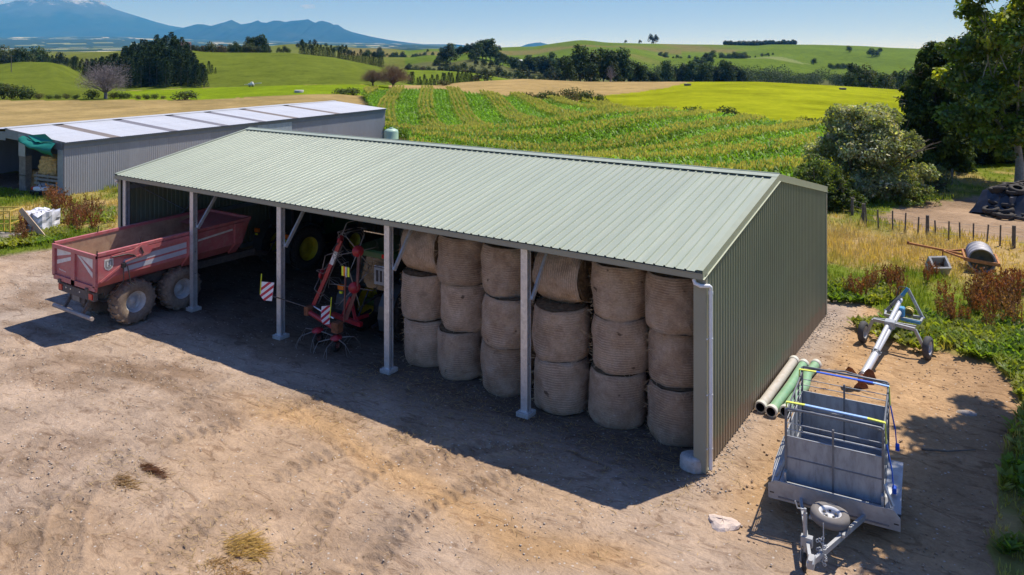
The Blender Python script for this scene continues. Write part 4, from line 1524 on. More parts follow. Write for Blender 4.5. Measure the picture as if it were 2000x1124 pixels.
DK, MDK, OLV = (.038, .062, .020), (.052, .082, .024), (.085, .10, .036)
ROUND = [k_round(11 + i, 8, 8, 900, c, .75) for i, c in enumerate((DK, MDK, OLV, (.045, .06, .03)))]
TALL = [k_round(31 + i, 14, 8.5, 1300, c, .85, .03, 17) for i, c in enumerate((DK, (.036, .05, .018), MDK))]
PINES = [k_pine(51 + i, 10, 4.6, 900, c) for i, c in enumerate(((.026, .048, .019), (.034, .058, .022), (.042, .066, .026)))]
SHRUBS = [k_shrub(71 + i, 2.4, 3.6, 500, c, .34) for i, c in enumerate(((.05, .078, .02), (.075, .10, .03), (.095, .095, .035)))]
BROWNY = k_round(91, 6, 8, 900, (.085, .07, .04), .6)

PR = random.Random(77)


GROUPED = {}


def put(kind, u, d, h, h0, label, cat, group=None, dz=0.0, wide=1.0):
    x, y = ud_to_xy(u, d)
    s = h / h0
    o = place(kind, (x, y, gz(x, y) - .15 + dz), s * wide, PR.uniform(0, 6.28), label, cat, group, sz=s)
    if group: GROUPED.setdefault(group, []).append((u, o))
    return o


# --- pine plantation on the face of the hill, dense rows
for i in range(17):
    for j in range(18):
        u = 150 + (i + PR.uniform(-.4, .4)) * 15.4
        d = 233 + (j + PR.uniform(-.35, .35)) * 4.9
        lim_lo = np.interp(u, [145, 170, 200, 250, 400], [278, 268, 255, 236, 232])
        lim_hi = np.interp(u, [140, 180, 230, 270, 300, 345, 370, 400], [296, 296, 306, 314, 316, 316, 285, 242])
        if d < lim_lo or d > lim_hi: continue
        hgt = PR.uniform(7.0, 10.0) * np.interp(u, [140, 200, 250, 340, 400], [.55, .75, .95, 1.12, .7])
        put(PR.choice(PINES), u, d, hgt, 10, 'dark pine in the dense plantation on the face of the left hill', 'pine tree', 'pines of the hillside plantation')
for u, d, h in ((408, 268, 4.6), (414, 272, 3.0), (421, 270, 2.2)):
    put(PINES[1], u, d, h, 10, f'small lone conifer on the hill face just right of the plantation, {["tallest", "middle", "shortest"][(408, 414, 421).index(u)]} of three', 'pine tree')
# --- trees along the skyline at the left edge
for i, (u, d, h) in enumerate(((-30, 400, 10), (-8, 405, 11), (12, 400, 8), (28, 380, 9), (42, 380, 10), (55, 390, 8), (5, 430, 13), (30, 440, 12), (62, 440, 10), (76, 440, 13), (92, 450, 7), (104, 450, 5.5), (118, 450, 9), (132, 460, 6))):
    put(PR.choice(ROUND), u, d, h, 8, 'dark round tree in the belt on the left edge below the volcano', 'tree', 'trees below the volcano at the left edge')
for i in range(9):
    put(PR.choice(PINES), 84 + i * 9 + PR.uniform(-3, 3), 330 + i * 3, PR.uniform(3.5, 6), 10, 'young conifer in the thin row left of the plantation', 'pine tree', 'young conifers left of the plantation')
# --- hedgerow on the crest of the big hill
for i in range(26):
    u = 368 + i * 6.2 + PR.uniform(-2, 2)
    put(PR.choice([BROWNY, ROUND[2], ROUND[3], ROUND[1]]), u, 400 + PR.uniform(-6, 14), PR.uniform(4.2, 6.5) * np.interp(u, [365, 420, 480, 530], [.8, 1.1, 1.05, .9]), 8 if True else 6, 'brownish tree in the hedgerow along the crest of the big hill', 'tree', 'hedgerow trees on the hill crest')
for i, (u, h) in enumerate(((462, 10), (486, 13), (494, 14), (503, 14.5), (511, 13.5), (518, 11))):
    put(PR.choice(TALL), u, 470, h, 11.8, 'tall dark pine standing above the hedgerow on the hill crest', 'pine tree', 'tall pines above the crest hedgerow', wide=.9)
for i, (u, d, h) in enumerate(((545, 395, 3.6), (556, 395, 4.2), (563, 398, 3.4))):
    put(PR.choice(ROUND), u, d, h, 8, 'small tree at the right end of the hill crest hedgerow', 'tree', 'small trees ending the crest hedgerow')
# --- conifers running down the right shoulder of the hill
for i in range(30):
    u = 588 + i * 5.5 + PR.uniform(-2, 2)
    put(PR.choice(PINES), u, 392 + PR.uniform(-5, 8), PR.uniform(4.5, 8.0), 10, 'conifer in the row stepping down the right shoulder of the big hill', 'pine tree', 'conifers down the hill shoulder')
for i in range(25):
    u = 798 + i * 5.2 + PR.uniform(-2, 2)
    put(PR.choice(PINES), u, np.interp(u, [798, 925], [290, 268]), PR.uniform(2.6, 5.0), 10, 'young conifer in the row along the foot of the small green rise', 'pine tree', 'young conifers below the green rise')
put(SHRUBS[2], 868, 252, 2.0, 2.4, 'low olive shrub at the end of the young conifer row', 'shrub', wide=2.2)
put(ROUND[3], 946, 268, 5.0, 8, 'big dark brownish bush standing alone above the cut field', 'bush', wide=1.45)
put(BROWNY, 930, 275, 3.6, 6, 'brown bush pressed against the left of the big dark bush', 'bush')
# --- tree groups of the middle distance
for i, (u, d, h, k) in enumerate(((866, 520, 12, 1), (874, 520, 15, 1), (880, 530, 14, 1), (858, 515, 7, 0), (852, 510, 5, 0), (905, 470, 6, 0), (888, 470, 5, 0), (872, 480, 5, 0))):
    put(TALL[i % 3] if k else ROUND[i % 4], u, d, h, 11.8 if k else 8, 'dark tree in the rounded clump right of the small valley mouth', 'tree', 'clump at the valley mouth', wide=1.15)
for i in range(14):
    put(TALL[i % 3], 891 + i * 4.2, 640, PR.uniform(7.5, 9.5), 11.8, 'slim dark pine in the straight row on the middle ridge', 'pine tree', 'pine row on the middle ridge', wide=.8)
for i, (u, d, h) in enumerate(((942, 560, 16), (950, 565, 17), (958, 560, 16), (935, 550, 12), (928, 540, 10), (966, 560, 11), (922, 530, 8), (975, 540, 9), (982, 545, 10), (990, 560, 8), (972, 520, 6), (960, 500, 6), (945, 500, 6), (930, 500, 5))):
    put(PR.choice(TALL), u, d, h, 11.8, 'tall dark tree in the dense wood between the two middle spurs', 'tree', 'dense wood between the spurs', wide=1.2)
for i in range(26):
    u = 1000 + i * 3.6 + PR.uniform(-3, 3)
    put(PR.choice(TALL), u, 520 + PR.uniform(-25, 25), PR.uniform(7, 13) * np.interp(u, [1000, 1030, 1075, 1092], [.75, .95, 1.2, .9]), 11.8, 'dark tree in the broad wood left of the tallest clump', 'tree', 'broad wood in the middle distance', wide=1.1)
for i in range(26):
    u = 800 + i * 12.2 + PR.uniform(-4, 4)
    put(PR.choice([ROUND[2], ROUND[3], BROWNY, ROUND[1]]), u, 425 + PR.uniform(-30, 25), PR.uniform(3.5, 7.5), 8, 'grey green bush on the rough valley floor beyond the green rise', 'bush', 'bushes on the valley floor')
# --- the tallest clump
for i, (u, d, h) in enumerate(((1104, 292, 12.5), (1118, 296, 13.0), (1133, 290, 14.5), (1148, 298, 14.2), (1163, 292, 13.6), (1178, 300, 14.0), (1193, 292, 15.2), (1206, 296, 15.0), (1219, 292, 13.5), (1231, 296, 11.5), (1243, 294, 9.5), (1255, 292, 8), (1268, 296, 7), (1281, 294, 6), (1112, 284, 9), (1155, 284, 9.5), (1200, 284, 9))):
    put(TALL[i % 3], u, d, h * 1.02, 11.8, 'tall dark tree in the biggest clump behind the cut field', 'tree', 'biggest clump behind the cut field', wide=1.0)
dead = k_bare(404, 10, 5, TWIG, 260, 'dead_tree', 26, .6)
put(dead, 1193, 276, 9.0, 10, 'pale leafless tree in front of the biggest dark clump', 'dead tree')
# --- bush in the valley below the far hills
vb = Leaves(17)
for i in range(230):
    u = PR.uniform(1240, 1790)
    d = PR.uniform(430, 560)
    x, y = ud_to_xy(u, d)
    h = PR.uniform(5.5, 10) * np.interp(u, [1240, 1330, 1500, 1560, 1660], [1.3, 1.3, 1.1, .8, .9])
    vb.blob((x, y, gz(x, y) + h * .5), (h * .62, h * .62, h * .55), 150, .9, np.array((.038, .055, .024)) * PR.uniform(.7, 1.5))
tag(link_mesh('valley_bush', vb.mesh('valley_bush', LEAF_FAR)), 'dark native bush filling the valley below the far hills', 'bush', kind='stuff')
for i in range(26):
    u = 1300 + i * 5.8 + PR.uniform(-3, 3)
    put(PR.choice(TALL + PINES), u, 400 + PR.uniform(-8, 15), PR.uniform(10, 15), 11.8, 'dark tree in the tall stand behind the lime paddock', 'tree', 'tall stand behind the lime paddock')
for i in range(24):
    u = PR.uniform(1345, 1460)
    d = np.interp(u, [1345, 1460], [600, 780]) + PR.uniform(-30, 30)
    put(PR.choice(ROUND), u, d, PR.uniform(5, 9), 8, 'dark tree in the gully running up between the far green spurs', 'tree', 'trees in the gully between the spurs')
for i in range(20):
    u = 1300 + i * 11 + PR.uniform(-4, 4)
    d = np.interp(u, [1300, 1420, 1520], [760, 860, 900]) + PR.uniform(-20, 20)
    put(PR.choice(ROUND), u, d, PR.uniform(2.5, 5.5), 8, 'small tree of the broken hedge crossing the far green hillside', 'tree', 'hedge across the far hillside')
# --- round trees and conifers at the right end of the lime paddock
for i, (u, d, h, k) in enumerate(((1662, 262, 8.8, 'p'), (1672, 262, 9.6, 'r'), (1690, 262, 9.4, 'r'), (1705, 264, 7.6, 'r'), (1660, 255, 6, 'r'), (1722, 250, 6.2, 'r'), (1735, 248, 5.4, 'r'), (1748, 285, 8.5, 'p'), (1765, 300, 10.5, 'r'), (1780, 300, 9.5, 'p'), (1795, 310, 10, 'p'), (1738, 300, 7, 'p'))):
    kd = ROUND[i % 4] if k == 'r' else PINES[i % 3]
    put(kd, u, d, h, 8 if k == 'r' else 10, 'dark tree in the cluster at the right end of the lime paddock', 'tree', 'cluster at the right end of the lime paddock', wide=1.0)
# --- single trees on the far hills
for u, d, h, k, lab in ((1272, 1250, 17, 1, 'dark twin-topped tree on the skyline right of the highest green knoll'), (1281, 1250, 16, 1, 'right half of the skyline tree group near the green knoll'),
                        (1250, 1260, 7, 0, 'low bush on the skyline left of the twin-topped tree'), (1222, 1280, 6, 0, 'tiny tree on the skyline between knoll and twin-topped tree'),
                        (1300, 850, 9, 0, 'dark tree on the far slope below the twin-topped tree'), (1290, 840, 7, 0, 'smaller dark tree beside the one below the skyline group'),
                        (1590, 720, 7, 0, 'lone round tree in the middle of the far green slope'), (1658, 950, 9, 0, 'lone dark tree high on the far right hill'),
                        (1702, 900, 12, 0, 'larger dark tree of the pair on the far right hill'), (1712, 905, 9, 0, 'lesser dark tree of the pair on the far right hill'),
                        (1719, 980, 8, 0, 'small round tree above the pair on the far right hill'), (1500, 880, 5, 0, 'small tree on the far slope above the pale paddock'), (1452, 860, 5, 0, 'small tree at the left of the pale far paddock')):
    put(TALL[1] if k else ROUND[0], u, d, h, 11.8 if k else 8, lab, 'tree')
for i in range(14):
    put(ROUND[i % 2], 1622 + i * 4.2, 640 + i * 4, PR.uniform(3.5, 6.5), 8, 'dark shrub in the diagonal line below the far right slope', 'tree', 'diagonal line on the far right slope')
sw_leaves = Leaves(23)
for i in range(64):
    u = 1414 + i * 2.2 + PR.uniform(-2, 2)
    x, y = ud_to_xy(u, 1306 + PR.uniform(0, 40))
    h = PR.uniform(4.5, 9.0)
    sw_leaves.blob((x, y, gz(x, y) + h * .5), (h * .55, h * .55, h * .55), 190, 2.1, np.array((.04, .058, .028)) * PR.uniform(.8, 1.3))
tag(link_mesh('skyline_wood', sw_leaves.mesh('skyline_wood', LEAF_FAR)), 'long dark wood along the far skyline', 'wood', kind='stuff')
for i in range(42):
    u = PR.uniform(700, 985)
    d = np.interp(u, [700, 985], [800, 1050]) + PR.uniform(-120, 150)
    put(PR.choice(ROUND), u, d, PR.uniform(4, 9), 8, 'small dark tree scattered over the rolling farmland below the range', 'tree', 'scattered trees on the rolling farmland')
for i in range(24):
    u = PR.uniform(560, 830)
    put(PR.choice(ROUND), u, 960 + PR.uniform(-30, 60), PR.uniform(4, 10), 8, 'small dark tree on the far low ridge at the foot of the range', 'tree', 'trees on the low ridge below the range')
# --- shrubs on the edge of the maize and lime paddock
for u, d, h, w, lab in ((1004, 150, 1.5, 1, 'smallest shrub at the left of the row beyond the maize'), (1020, 152, 1.3, 1, 'low second shrub of the row beyond the maize'), (1030, 150, 1.6, 1.1, 'third shrub of the row beyond the maize'),
                        (1047, 150, 1.2, 1, 'fourth, lowest shrub of the row beyond the maize'), (1060, 148, 1.9, 1.1, 'fifth shrub, rounded, of the row beyond the maize'), (1079, 146, 2.3, 1.1, 'sixth, larger shrub of the row beyond the maize'),
                        (1113, 142, 3.2, .95, 'tallest shrub beyond the maize, upright and dark'), (1104, 138, 1.8, 1.1, 'low bright shrub at the foot of the tallest shrub'), (1136, 146, 2.4, 1, 'dark rounded shrub right of the tallest one'),
                        (1148, 147, 2.5, .9, 'second dark rounded shrub right of the tallest one'), (1172, 146, 1.9, .9, 'last shrub of the row on the tan field'), (1182, 132, 1.6, .8, 'small dark shrub alone at the maize edge'),
                        (1264, 112, 1.0, 1.3, 'flat little shrub at the left edge of the lime paddock'), (1322, 108, 1.4, 1, 'small shrub left of the dark round one on the lime paddock'), (1352, 107, 1.9, 1.25, 'dark round shrub on the lime paddock edge'),
                        (1421, 101, 2.4, 1.0, 'biggest shrub on the lime paddock edge'), (1443, 100, 1.6, 1.2, 'low shrub touching the biggest one on the lime paddock'), (1549, 92, 1.0, 1.3, 'flat dry shrub near the right end of the maize'),
                        (1578, 91, 1.9, .9, 'green shrub near the right end of the maize'), (1601, 90, 1.9, 1.0, 'dark shrub beside the pale bush at the maize end'), (1614, 90, 1.3, 1, 'little shrub hard against the pale bush')):
    put(PR.choice(SHRUBS), u, d, h, 2.4, lab, 'shrub', wide=w)
for u, d, h, w, lab in ((668, 152, 1.3, 2.2, 'long low hedge bush at the top left of the maize'), (690, 151, 1.7, 1.6, 'hedge bush at the top left corner of the maize')):
    put(SHRUBS[1], u, d, h, 2.4, lab, 'shrub', wide=w)
# --- hedge along the far side of the tan field, left
for i, (u, h, w) in enumerate(((-14, 3.4, 1.2), (6, 3.3, 1.2), (24, 3.0, 1.1), (42, 2.8, 1.1), (58, 2.1, 1.1), (76, 1.4, 1.2), (96, 1.0, 1.3), (112, 1.1, 1.3), (130, 1.2, 1.3), (148, 1.1, 1.2), (180, 2.0, 1.2), (222, 1.4, 1.2), (236, 1.5, 1.2), (250, 1.3, 1.2), (270, 1.0, 1.2), (286, 1.2, 1.2), (302, 1.2, 1.2), (318, .8, 1.2))):
    put(SHRUBS[i % 3], u, 143 + PR.uniform(-2, 2), h, 2.4, 'olive green shrub in the hedge beyond the tan field at the left', 'shrub', 'hedge shrubs beyond the tan field')
put(SHRUBS[1], 363, 139, 1.95, 2.4, 'round pale olive bush standing alone behind the tan field', 'bush', wide=1.75)
# --- leafless trees
gb = k_bare(201, 8.0, 9.2, TWIG, 8000, 'bare_tree', 80, .55)
put(gb, 206, 143, 7.4, 8.0, 'broad grey leafless tree standing in front of the pine plantation', 'bare tree', wide=1.0)
bb_ = k_bare(207, 8.0, 9.2, TWIG_BROWN, 10000, 'bare_tree', 80, .6)
put(bb_, 768, 198, 6.6, 8.0, 'wide brown leafless tree behind the top of the maize', 'bare tree', wide=1.35)
put(bb_, 728, 200, 4.6, 8.0, 'lower brown leafless tree left of the wide brown one', 'bare tree', wide=1.3)

# rows and clumps small enough to count: say which member each one is
for gname, mem in GROUPED.items():
    if len(mem) > 36: continue
    mem.sort(key=lambda t: t[0])
    for i, (u, o) in enumerate(mem):
        k = i + 1
        if len(o['label'].split()) > 13: o['label'] = ' '.join(w for w in o['label'].split() if w not in ('dark', 'the'))
        o['label'] = 'leftmost ' + o['label'] if k == 1 else 'rightmost ' + o['label'] if k == len(mem) else f"{k}{'th' if 10 < k < 20 else {1: 'st', 2: 'nd', 3: 'rd'}.get(k % 10, 'th')} from left, " + o['label']
# ================================================================ trees close by on the right
def near_tree(name, label, cat, u, d, build, group=None, z0=None):
    x, y = ud_to_xy(u, d)
    o = thing(name, label, cat, (x, y, gz(x, y) if z0 is None else z0), 0, group)
    build(o)
    return o


def crown_masses(Lv, masses, n, size, cols, rnd, sub=7, asp=.55, droop=.2, var=.4):
    """each mass breaks into smaller leaf clusters so the outline stays ragged"""
    tot = sum(m[3] ** 2 for m in masses)
    for (x, y, z, r) in masses:
        k = max(2, int(sub * 1.7 * r))
        cnt = int(n * r * r / tot / k)
        for i in range(k):
            a, b_ = rnd.uniform(0, 6.28), math.acos(rnd.uniform(-.75, 1))
            q = r * rnd.uniform(.55, .98)
            c = (x + q * math.sin(b_) * math.cos(a), y + q * math.sin(b_) * math.sin(a), z + q * .8 * math.cos(b_))
            rr = r * rnd.uniform(.40, .62)
            Lv.blob(c, (rr, rr, rr * .75), cnt, size, np.array(rnd.choice(cols)) * rnd.uniform(.8, 1.25), var, asp, .35, droop)


def broadleaf(o):
    rnd = random.Random(501)
    Lv = Leaves(501)
    masses = []
    # a tall ragged crown of separate boughs
    for (x, y, z, r) in ((-3.4, -1.2, 4.6, 1.5), (-3.6, .2, 7.3, 1.4), (-2.6, -1.0, 9.4, 1.5), (-3.1, -.4, 12.2, 1.1), (-1.9, -1.6, 13.6, 1.3), (-1.0, -2.0, 6.0, 1.7), (-.6, -2.2, 10.4, 1.7), (.8, -1.8, 4.2, 1.6), (1.5, -1.6, 8.2, 1.9),
                         (1.2, -.8, 12.5, 1.9), (2.8, .2, 5.6, 1.8), (3.4, .6, 10.2, 1.9), (.3, 1.6, 7.5, 2.0), (-1.6, 1.8, 10.8, 1.7), (.6, .6, 14.8, 1.8), (-2.2, 1.4, 4.0, 1.5), (2.6, 2.0, 13.4, 1.8), (-4.2, -.6, 9.7, .75), (-3.9, -.9, 14.0, .7), (4.4, -.6, 7.6, 1.6), (-2.0, -2.4, 3.2, 1.0), (-.2, -2.6, 2.9, 1.0)):
        masses.append((x, y, z, r))
    crown_masses(Lv, masses, 34000, .34, [(.13, .19, .025), (.17, .23, .03), (.085, .135, .022), (.30, .33, .04), (.11, .165, .025)], rnd, 6, .6, .35, .45)
    link_mesh('crown', Lv.mesh('crown', LEAF_GLOSS), o)
    mb = MB()
    tips = []
    mb.path([(0, 0, -.3), (.05, -.1, 1.5), (-.1, -.2, 3.0)], [.34, .27, .22], 10, cap=False)
    for (d, L_, r) in (((-.75, -.35, 1.1), 4.2, .13), ((-.25, -.8, 1.3), 4.8, .12), ((.55, -.5, 1.2), 4.4, .13), ((.1, .7, 1.3), 4.4, .12), ((-.45, .1, 1.6), 5.0, .12)):
        limb_mb(mb, (-.05, -.15, 2.6), d, L_, r, 3, rnd, tips, .5, .25, (2, 3), .02, 4, 7)
    mb.build('trunk', BARK_PALE, o)


def drooping(seed, h, w, cols, n, lean=0.0):
    def f(o):
        rnd = random.Random(seed)
        Lv = Leaves(seed)
        masses = []
        k = 34
        for i in range(k):
            t = (i + .5) / k
            z = h * (.05 + .89 * t)
            a = i * 2.4
            q = w * .5 * (1 - t ** 2.1) ** .7 * rnd.uniform(.45, .95)
            masses.append((q * math.cos(a) + lean * t, q * math.sin(a), z, (1.45 - .55 * t) * rnd.uniform(.8, 1.2) * w / 7))
        masses.append((lean, 0, h * .97, .5))
        crown_masses(Lv, masses, n, .36, cols, rnd, 8, .45, .75, .4)
        link_mesh('crown', Lv.mesh('crown', LEAF_FAR), o)
        mb = MB()
        tips = []
        mb.path([(0, 0, -.3), (.1, 0, h * .4), (lean * .7, 0, h * .85)], [w * .05, w * .035, .04], 9, cap=False)
        for i in range(8):
            a = i * 2.4
            limb_mb(mb, (0, 0, h * (.2 + .07 * i)), (math.cos(a), math.sin(a), .35), w * .33, .06, 1, rnd, tips, .5, .1)
        mb.build('trunk', BARK, o)
    return f


def pale_bush(seed, h, w, n, cols, size=.235):
    def f(o):
        rnd = random.Random(seed)
        Lv = Leaves(seed)
        masses = [(0, 0, h * .45, w * .30), (0, 0, h * .4, w * .17), (0, 0, h * .62, w * .2)] + [(w * .33 * math.cos(k_), w * .33 * math.sin(k_), h * .14, w * .13) for k_ in (0, .8, 1.6, 2.4, 3.2, 4, 4.8, 5.6)]
        for i in range(24):
            a = i * 2.4
            t = (i + .5) / 24
            q = w * .40 * math.sqrt(t) * (1 + .22 * math.sin(2 * a + 1.0))
            masses.append((q * math.cos(a), q * math.sin(a), h * (.16 + .62 * (1 - t) ** .62 + rnd.uniform(-.10, .09)), w * rnd.uniform(.085, .18)))
        crown_masses(Lv, masses, n, size, cols, rnd, 9, .5, .0, .38)
        link_mesh('crown', Lv.mesh('crown', LEAF), o)
        mb = MB()
        tips = []
        for i in range(5):
            a = i * 1.3
            limb_mb(mb, (0, 0, -.2), (math.cos(a) * .6, math.sin(a) * .6, 1), h * .4, .12, 2, rnd, tips, .6, .1)
        mb.build('trunk', BARK, o)
    return f


DARKT = [(.036, .058, .014), (.05, .078, .017), (.085, .115, .02), (.028, .046, .013)]
near_tree('broadleaf_tree', 'tall broadleaf tree with glossy leaves and pale branches at the right edge', 'tree', 1990, 54, broadleaf)
near_tree('dark_tree', 'dark drooping tree between the pale bush and the tall broadleaf tree', 'tree', 1822, 61, drooping(511, 10.0, 6.6, DARKT, 24000))
near_tree('dark_tree', 'dark dense tree behind the broadleaf tree, shading the track', 'tree', 1908, 67, drooping(512, 11.0, 8.0, DARKT, 115000))
near_tree('dark_tree', 'dark tree at the right edge behind the pale trunk', 'tree', 2030, 68, drooping(513, 12.5, 8.5, DARKT, 15000))
near_tree('pale_bush', 'large grey green bush with pale leaf tips at the end of the maize', 'bush', 1693, 49.5, pale_bush(521, 6.5, 6.7, 44000, [(.28, .31, .16), (.34, .36, .21), (.19, .22, .10), (.48, .48, .32), (.24, .27, .13)]))
near_tree('small_bush', 'small pale leaved bush right of the large grey green one', 'bush', 1822, 51.5, pale_bush(522, 1.9, 2.4, 4200, [(.12, .15, .06), (.17, .19, .10)], .16))
near_tree('small_bush', 'yellow green bush at the back corner of the shed, left of the big pale bush', 'bush', 1590, 46.0, pale_bush(523, 3.3, 3.4, 9000, [(.13, .18, .04), (.16, .21, .06), (.10, .14, .035)], .16))
near_tree('small_bush', 'dark low bush under the left side of the big pale bush', 'bush', 1632, 45.5, pale_bush(524, 2.3, 3.0, 7000, [(.06, .09, .025), (.08, .11, .03)], .16))
near_tree('small_bush', 'ragged green bush at the right foot of the big pale bush', 'bush', 1770, 47.5, pale_bush(525, 1.5, 3.2, 5200, [(.13, .18, .04), (.18, .2, .07)], .15))
# the tree whose dappled shade falls on the dirt beside the stock trailer
def shade_tree(o):
    rnd = random.Random(531)
    Lv = Leaves(531)
    masses = []
    for i in range(28):
        a = i * 2.4
        t = (i + .5) / 28
        q = 3.5 * math.sqrt(t)
        masses.append((q * .62 * math.cos(a) - .6, q * 1.35 * math.sin(a), 11.2 + 2.4 * (1 - t) + rnd.uniform(-1.0, .8), rnd.uniform(.8, 1.25)))
    crown_masses(Lv, masses, 24000, .32, [(.075, .115, .02), (.095, .135, .022), (.05, .085, .018)], rnd, 6, .6, .35, .45)
    link_mesh('crown', Lv.mesh('crown', LEAF_GLOSS), o)
    mb = MB()
    tips = []
    mb.path([(1.6, 0, -.3), (1.4, .1, 4.0), (.6, 0, 8.0)], [.30, .24, .2], 9, cap=False)
    for (d, L_, r) in (((-.75, -.35, 1.0), 3.0, .12), ((.6, -.5, 1.0), 3.0, .12), ((.1, .8, 1.0), 3.0, .12), ((-.5, .5, 1.2), 3.0, .12)):
        limb_mb(mb, (.6, 0, 7.6), d, L_, r, 2, rnd, tips, .5, .2, (2, 3), .02, 3, 6)
    mb.build('trunk', BARK_PALE, o)


o = thing('broadleaf_tree', 'spreading tree beyond the right edge, its dappled shade on the dirt by the stock trailer', 'tree', (33.0, 7.4, 0))
shade_tree(o)
# ================================================================ machines
RED = solid('sunworn_red_paint', (.46, .125, .13), rough=.45, var=.14, scale=2.2, dirt=(.46, .29, .25), dirt_amt=.45)
REDD = solid('dark_red_paint', (.40, .018, .03), rough=.35, var=.15, scale=3, dirt=(.2, .12, .08), dirt_amt=.3)
REDF = solid('faded_red_brown', (.18, .06, .045), rough=.6, var=.3, scale=6)
STRIPE = solid('off_white_stripe', (.72, .69, .66), rough=.5, var=.08, dirt=(.5, .42, .35), dirt_amt=.4)
STRIPEG = solid('grey_stripe', (.47, .47, .53), rough=.5, var=.1, dirt=(.45, .38, .32), dirt_amt=.3)
TUBIN = solid('scoured_tub_floor', (.42, .29, .19), rough=.8, var=.2, scale=2.0, dirt=(.30, .16, .11), dirt_amt=.6)
BLACKP = solid('black_paint', (.022, .022, .024), rough=.5, var=.2, dirt=(.12, .09, .07), dirt_amt=.4)
CHAS = solid('dusty_chassis', (.10, .085, .08), rough=.75, var=.25, scale=4, dirt=(.25, .19, .15), dirt_amt=.5)
RUBBER = solid('tyre_rubber', (.030, .029, .028), rough=.8, var=.25, scale=6, dirt=(.14, .11, .085), dirt_amt=.5, spec=.3)
RUBBERD = solid('dusty_tyre_rubber', (.20, .155, .12), rough=.9, var=.25, scale=5, dirt=(.36, .27, .2), dirt_amt=.6, spec=.2)
RIMW = solid('pale_wheel_rim', (.52, .53, .54), rough=.5, var=.1, dirt=(.3, .24, .2), dirt_amt=.45)
YEL = solid('yellow_rim_paint', (.58, .47, .02), rough=.45, var=.1, dirt=(.25, .18, .06), dirt_amt=.4)
GRN = solid('green_tractor_paint', (.018, .10, .03), rough=.35, var=.12, dirt=(.12, .10, .06), dirt_amt=.4)
LAMPR = solid('red_lens', (.55, .02, .015), rough=.2, var=.05)
LAMPO = solid('orange_lens', (.75, .17, .01), rough=.2, var=.05)
FLUO = solid('fluorescent_yellow', (.75, .80, .03), rough=.5, var=.05)
WARNR = solid('warning_red', (.50, .01, .05), rough=.35, var=.04)
WARNW = solid('warning_white', (.80, .80, .84), rough=.35, var=.04)
RUST = solid('rust', (.24, .085, .035), rough=.9, var=.35, scale=7, dirt=(.10, .04, .025), dirt_amt=.6, bmp=.3)
CHROME = solid('bright_rod', (.75, .75, .76), rough=.2, metal=.9)
HOSE = solid('rubber_hose', (.05, .05, .05), rough=.6)
GLASS = solid('cab_glass', (.02, .03, .03), rough=.08, var=.05, spec=.8)


def RX(a): return Matrix.Rotation(a, 4, 'X')
def RYm(a): return Matrix.Rotation(a, 4, 'Y')
def RZm(a): return Matrix.Rotation(a, 4, 'Z')
def TR(x, y, z): return Matrix.Translation((x, y, z))


AX = Matrix(((0, 0, 1, 0), (1, 0, 0, 0), (0, 1, 0, 0), (0, 0, 0, 1)))   # local z -> world x


def wheel_meshes(R, w, rim_r, lugs=0, lug_h=.04, chevron=True, dish=.08, tyre_mat=None, rim_mat=None, holes=0):
    """tyre and rim about local x; outer face towards +x"""
    tm, rmt = tyre_mat or RUBBER, rim_mat or RIMW
    mb = MB()
    h = w / 2
    prof = [(rim_r, -h * .80), (rim_r + .02, -h * .88), (rim_r + (R - rim_r) * .45, -h), (R - .07, -h * .96), (R - .02, -h * .80), (R, -h * .4), (R + .004, 0), (R, h * .4), (R - .02, h * .80), (R - .07, h * .96), (rim_r + (R - rim_r) * .45, h), (rim_r + .02, h * .88), (rim_r, h * .80)]
    mb.lathe(prof, 40, AX)
    for i in range(lugs):
        for sgn in (-1, 1):
            a0 = 2 * math.pi * (i + (.5 if sgn > 0 else 0)) / lugs
            sk = (.9 * w / R) * .75 if chevron else .05
            vs = []
            for (xx, aa, rr) in ((0.02 * sgn, a0, R), (h * .55 * sgn, a0 + sk * .55, R - .004), (h * .97 * sgn, a0 + sk, R - .055)):
                da = .55 * math.pi / lugs * .9
                for s_ in (-1, 1):
                    for hh in (-.01, lug_h):
                        an = aa + s_ * da * .55
                        vs.append((xx, (rr + hh) * math.cos(an), (rr + hh) * math.sin(an)))
            fs = []
            for k in (0, 4):
                fs += [(k + 1, k + 5, k + 7, k + 3), (k, k + 4, k + 5, k + 1), (k + 2, k + 3, k + 7, k + 6)]
            fs += [(0, 1, 3, 2), (8, 10, 11, 9)]
            mb._add(vs, fs)
    tyre = mb.mesh('tyre', tm)
    mb = MB()
    mb.lathe([(rim_r, -h * .80), (rim_r - .02, -h * .78), (rim_r - .05, -h * .3), (rim_r - .05, h * .45), (rim_r - .015, h * .74), (rim_r + .012, h * .82), (rim_r + .012, h * .76)], 36, AX)
    mb.lathe([(rim_r - .05, h * .45 - dish), (rim_r * .62, h * .40 - dish), (rim_r * .52, h * .5 - dish), (rim_r * .38, h * .5 - dish), (rim_r * .36, h * .66 - dish), (.0001, h * .68 - dish)], 36, AX)
    for i in range(8):
        a = i * math.pi / 4
        q = rim_r * .45
        mb.tube((h * .48 - dish, q * math.cos(a), q * math.sin(a)), (h * .56 - dish, q * math.cos(a), q * math.sin(a)), .016, 6)
    rim = mb.mesh('rim', rmt)
    return tyre, rim


def add_wheel(parent, me, loc, flip=False, rx=0.0, name='wheel'):
    tyre, rim = me
    w = link_mesh(name, tyre, parent, loc, (rx, 0, math.pi if flip else 0))
    link_mesh('rim', rim, w)
    return w


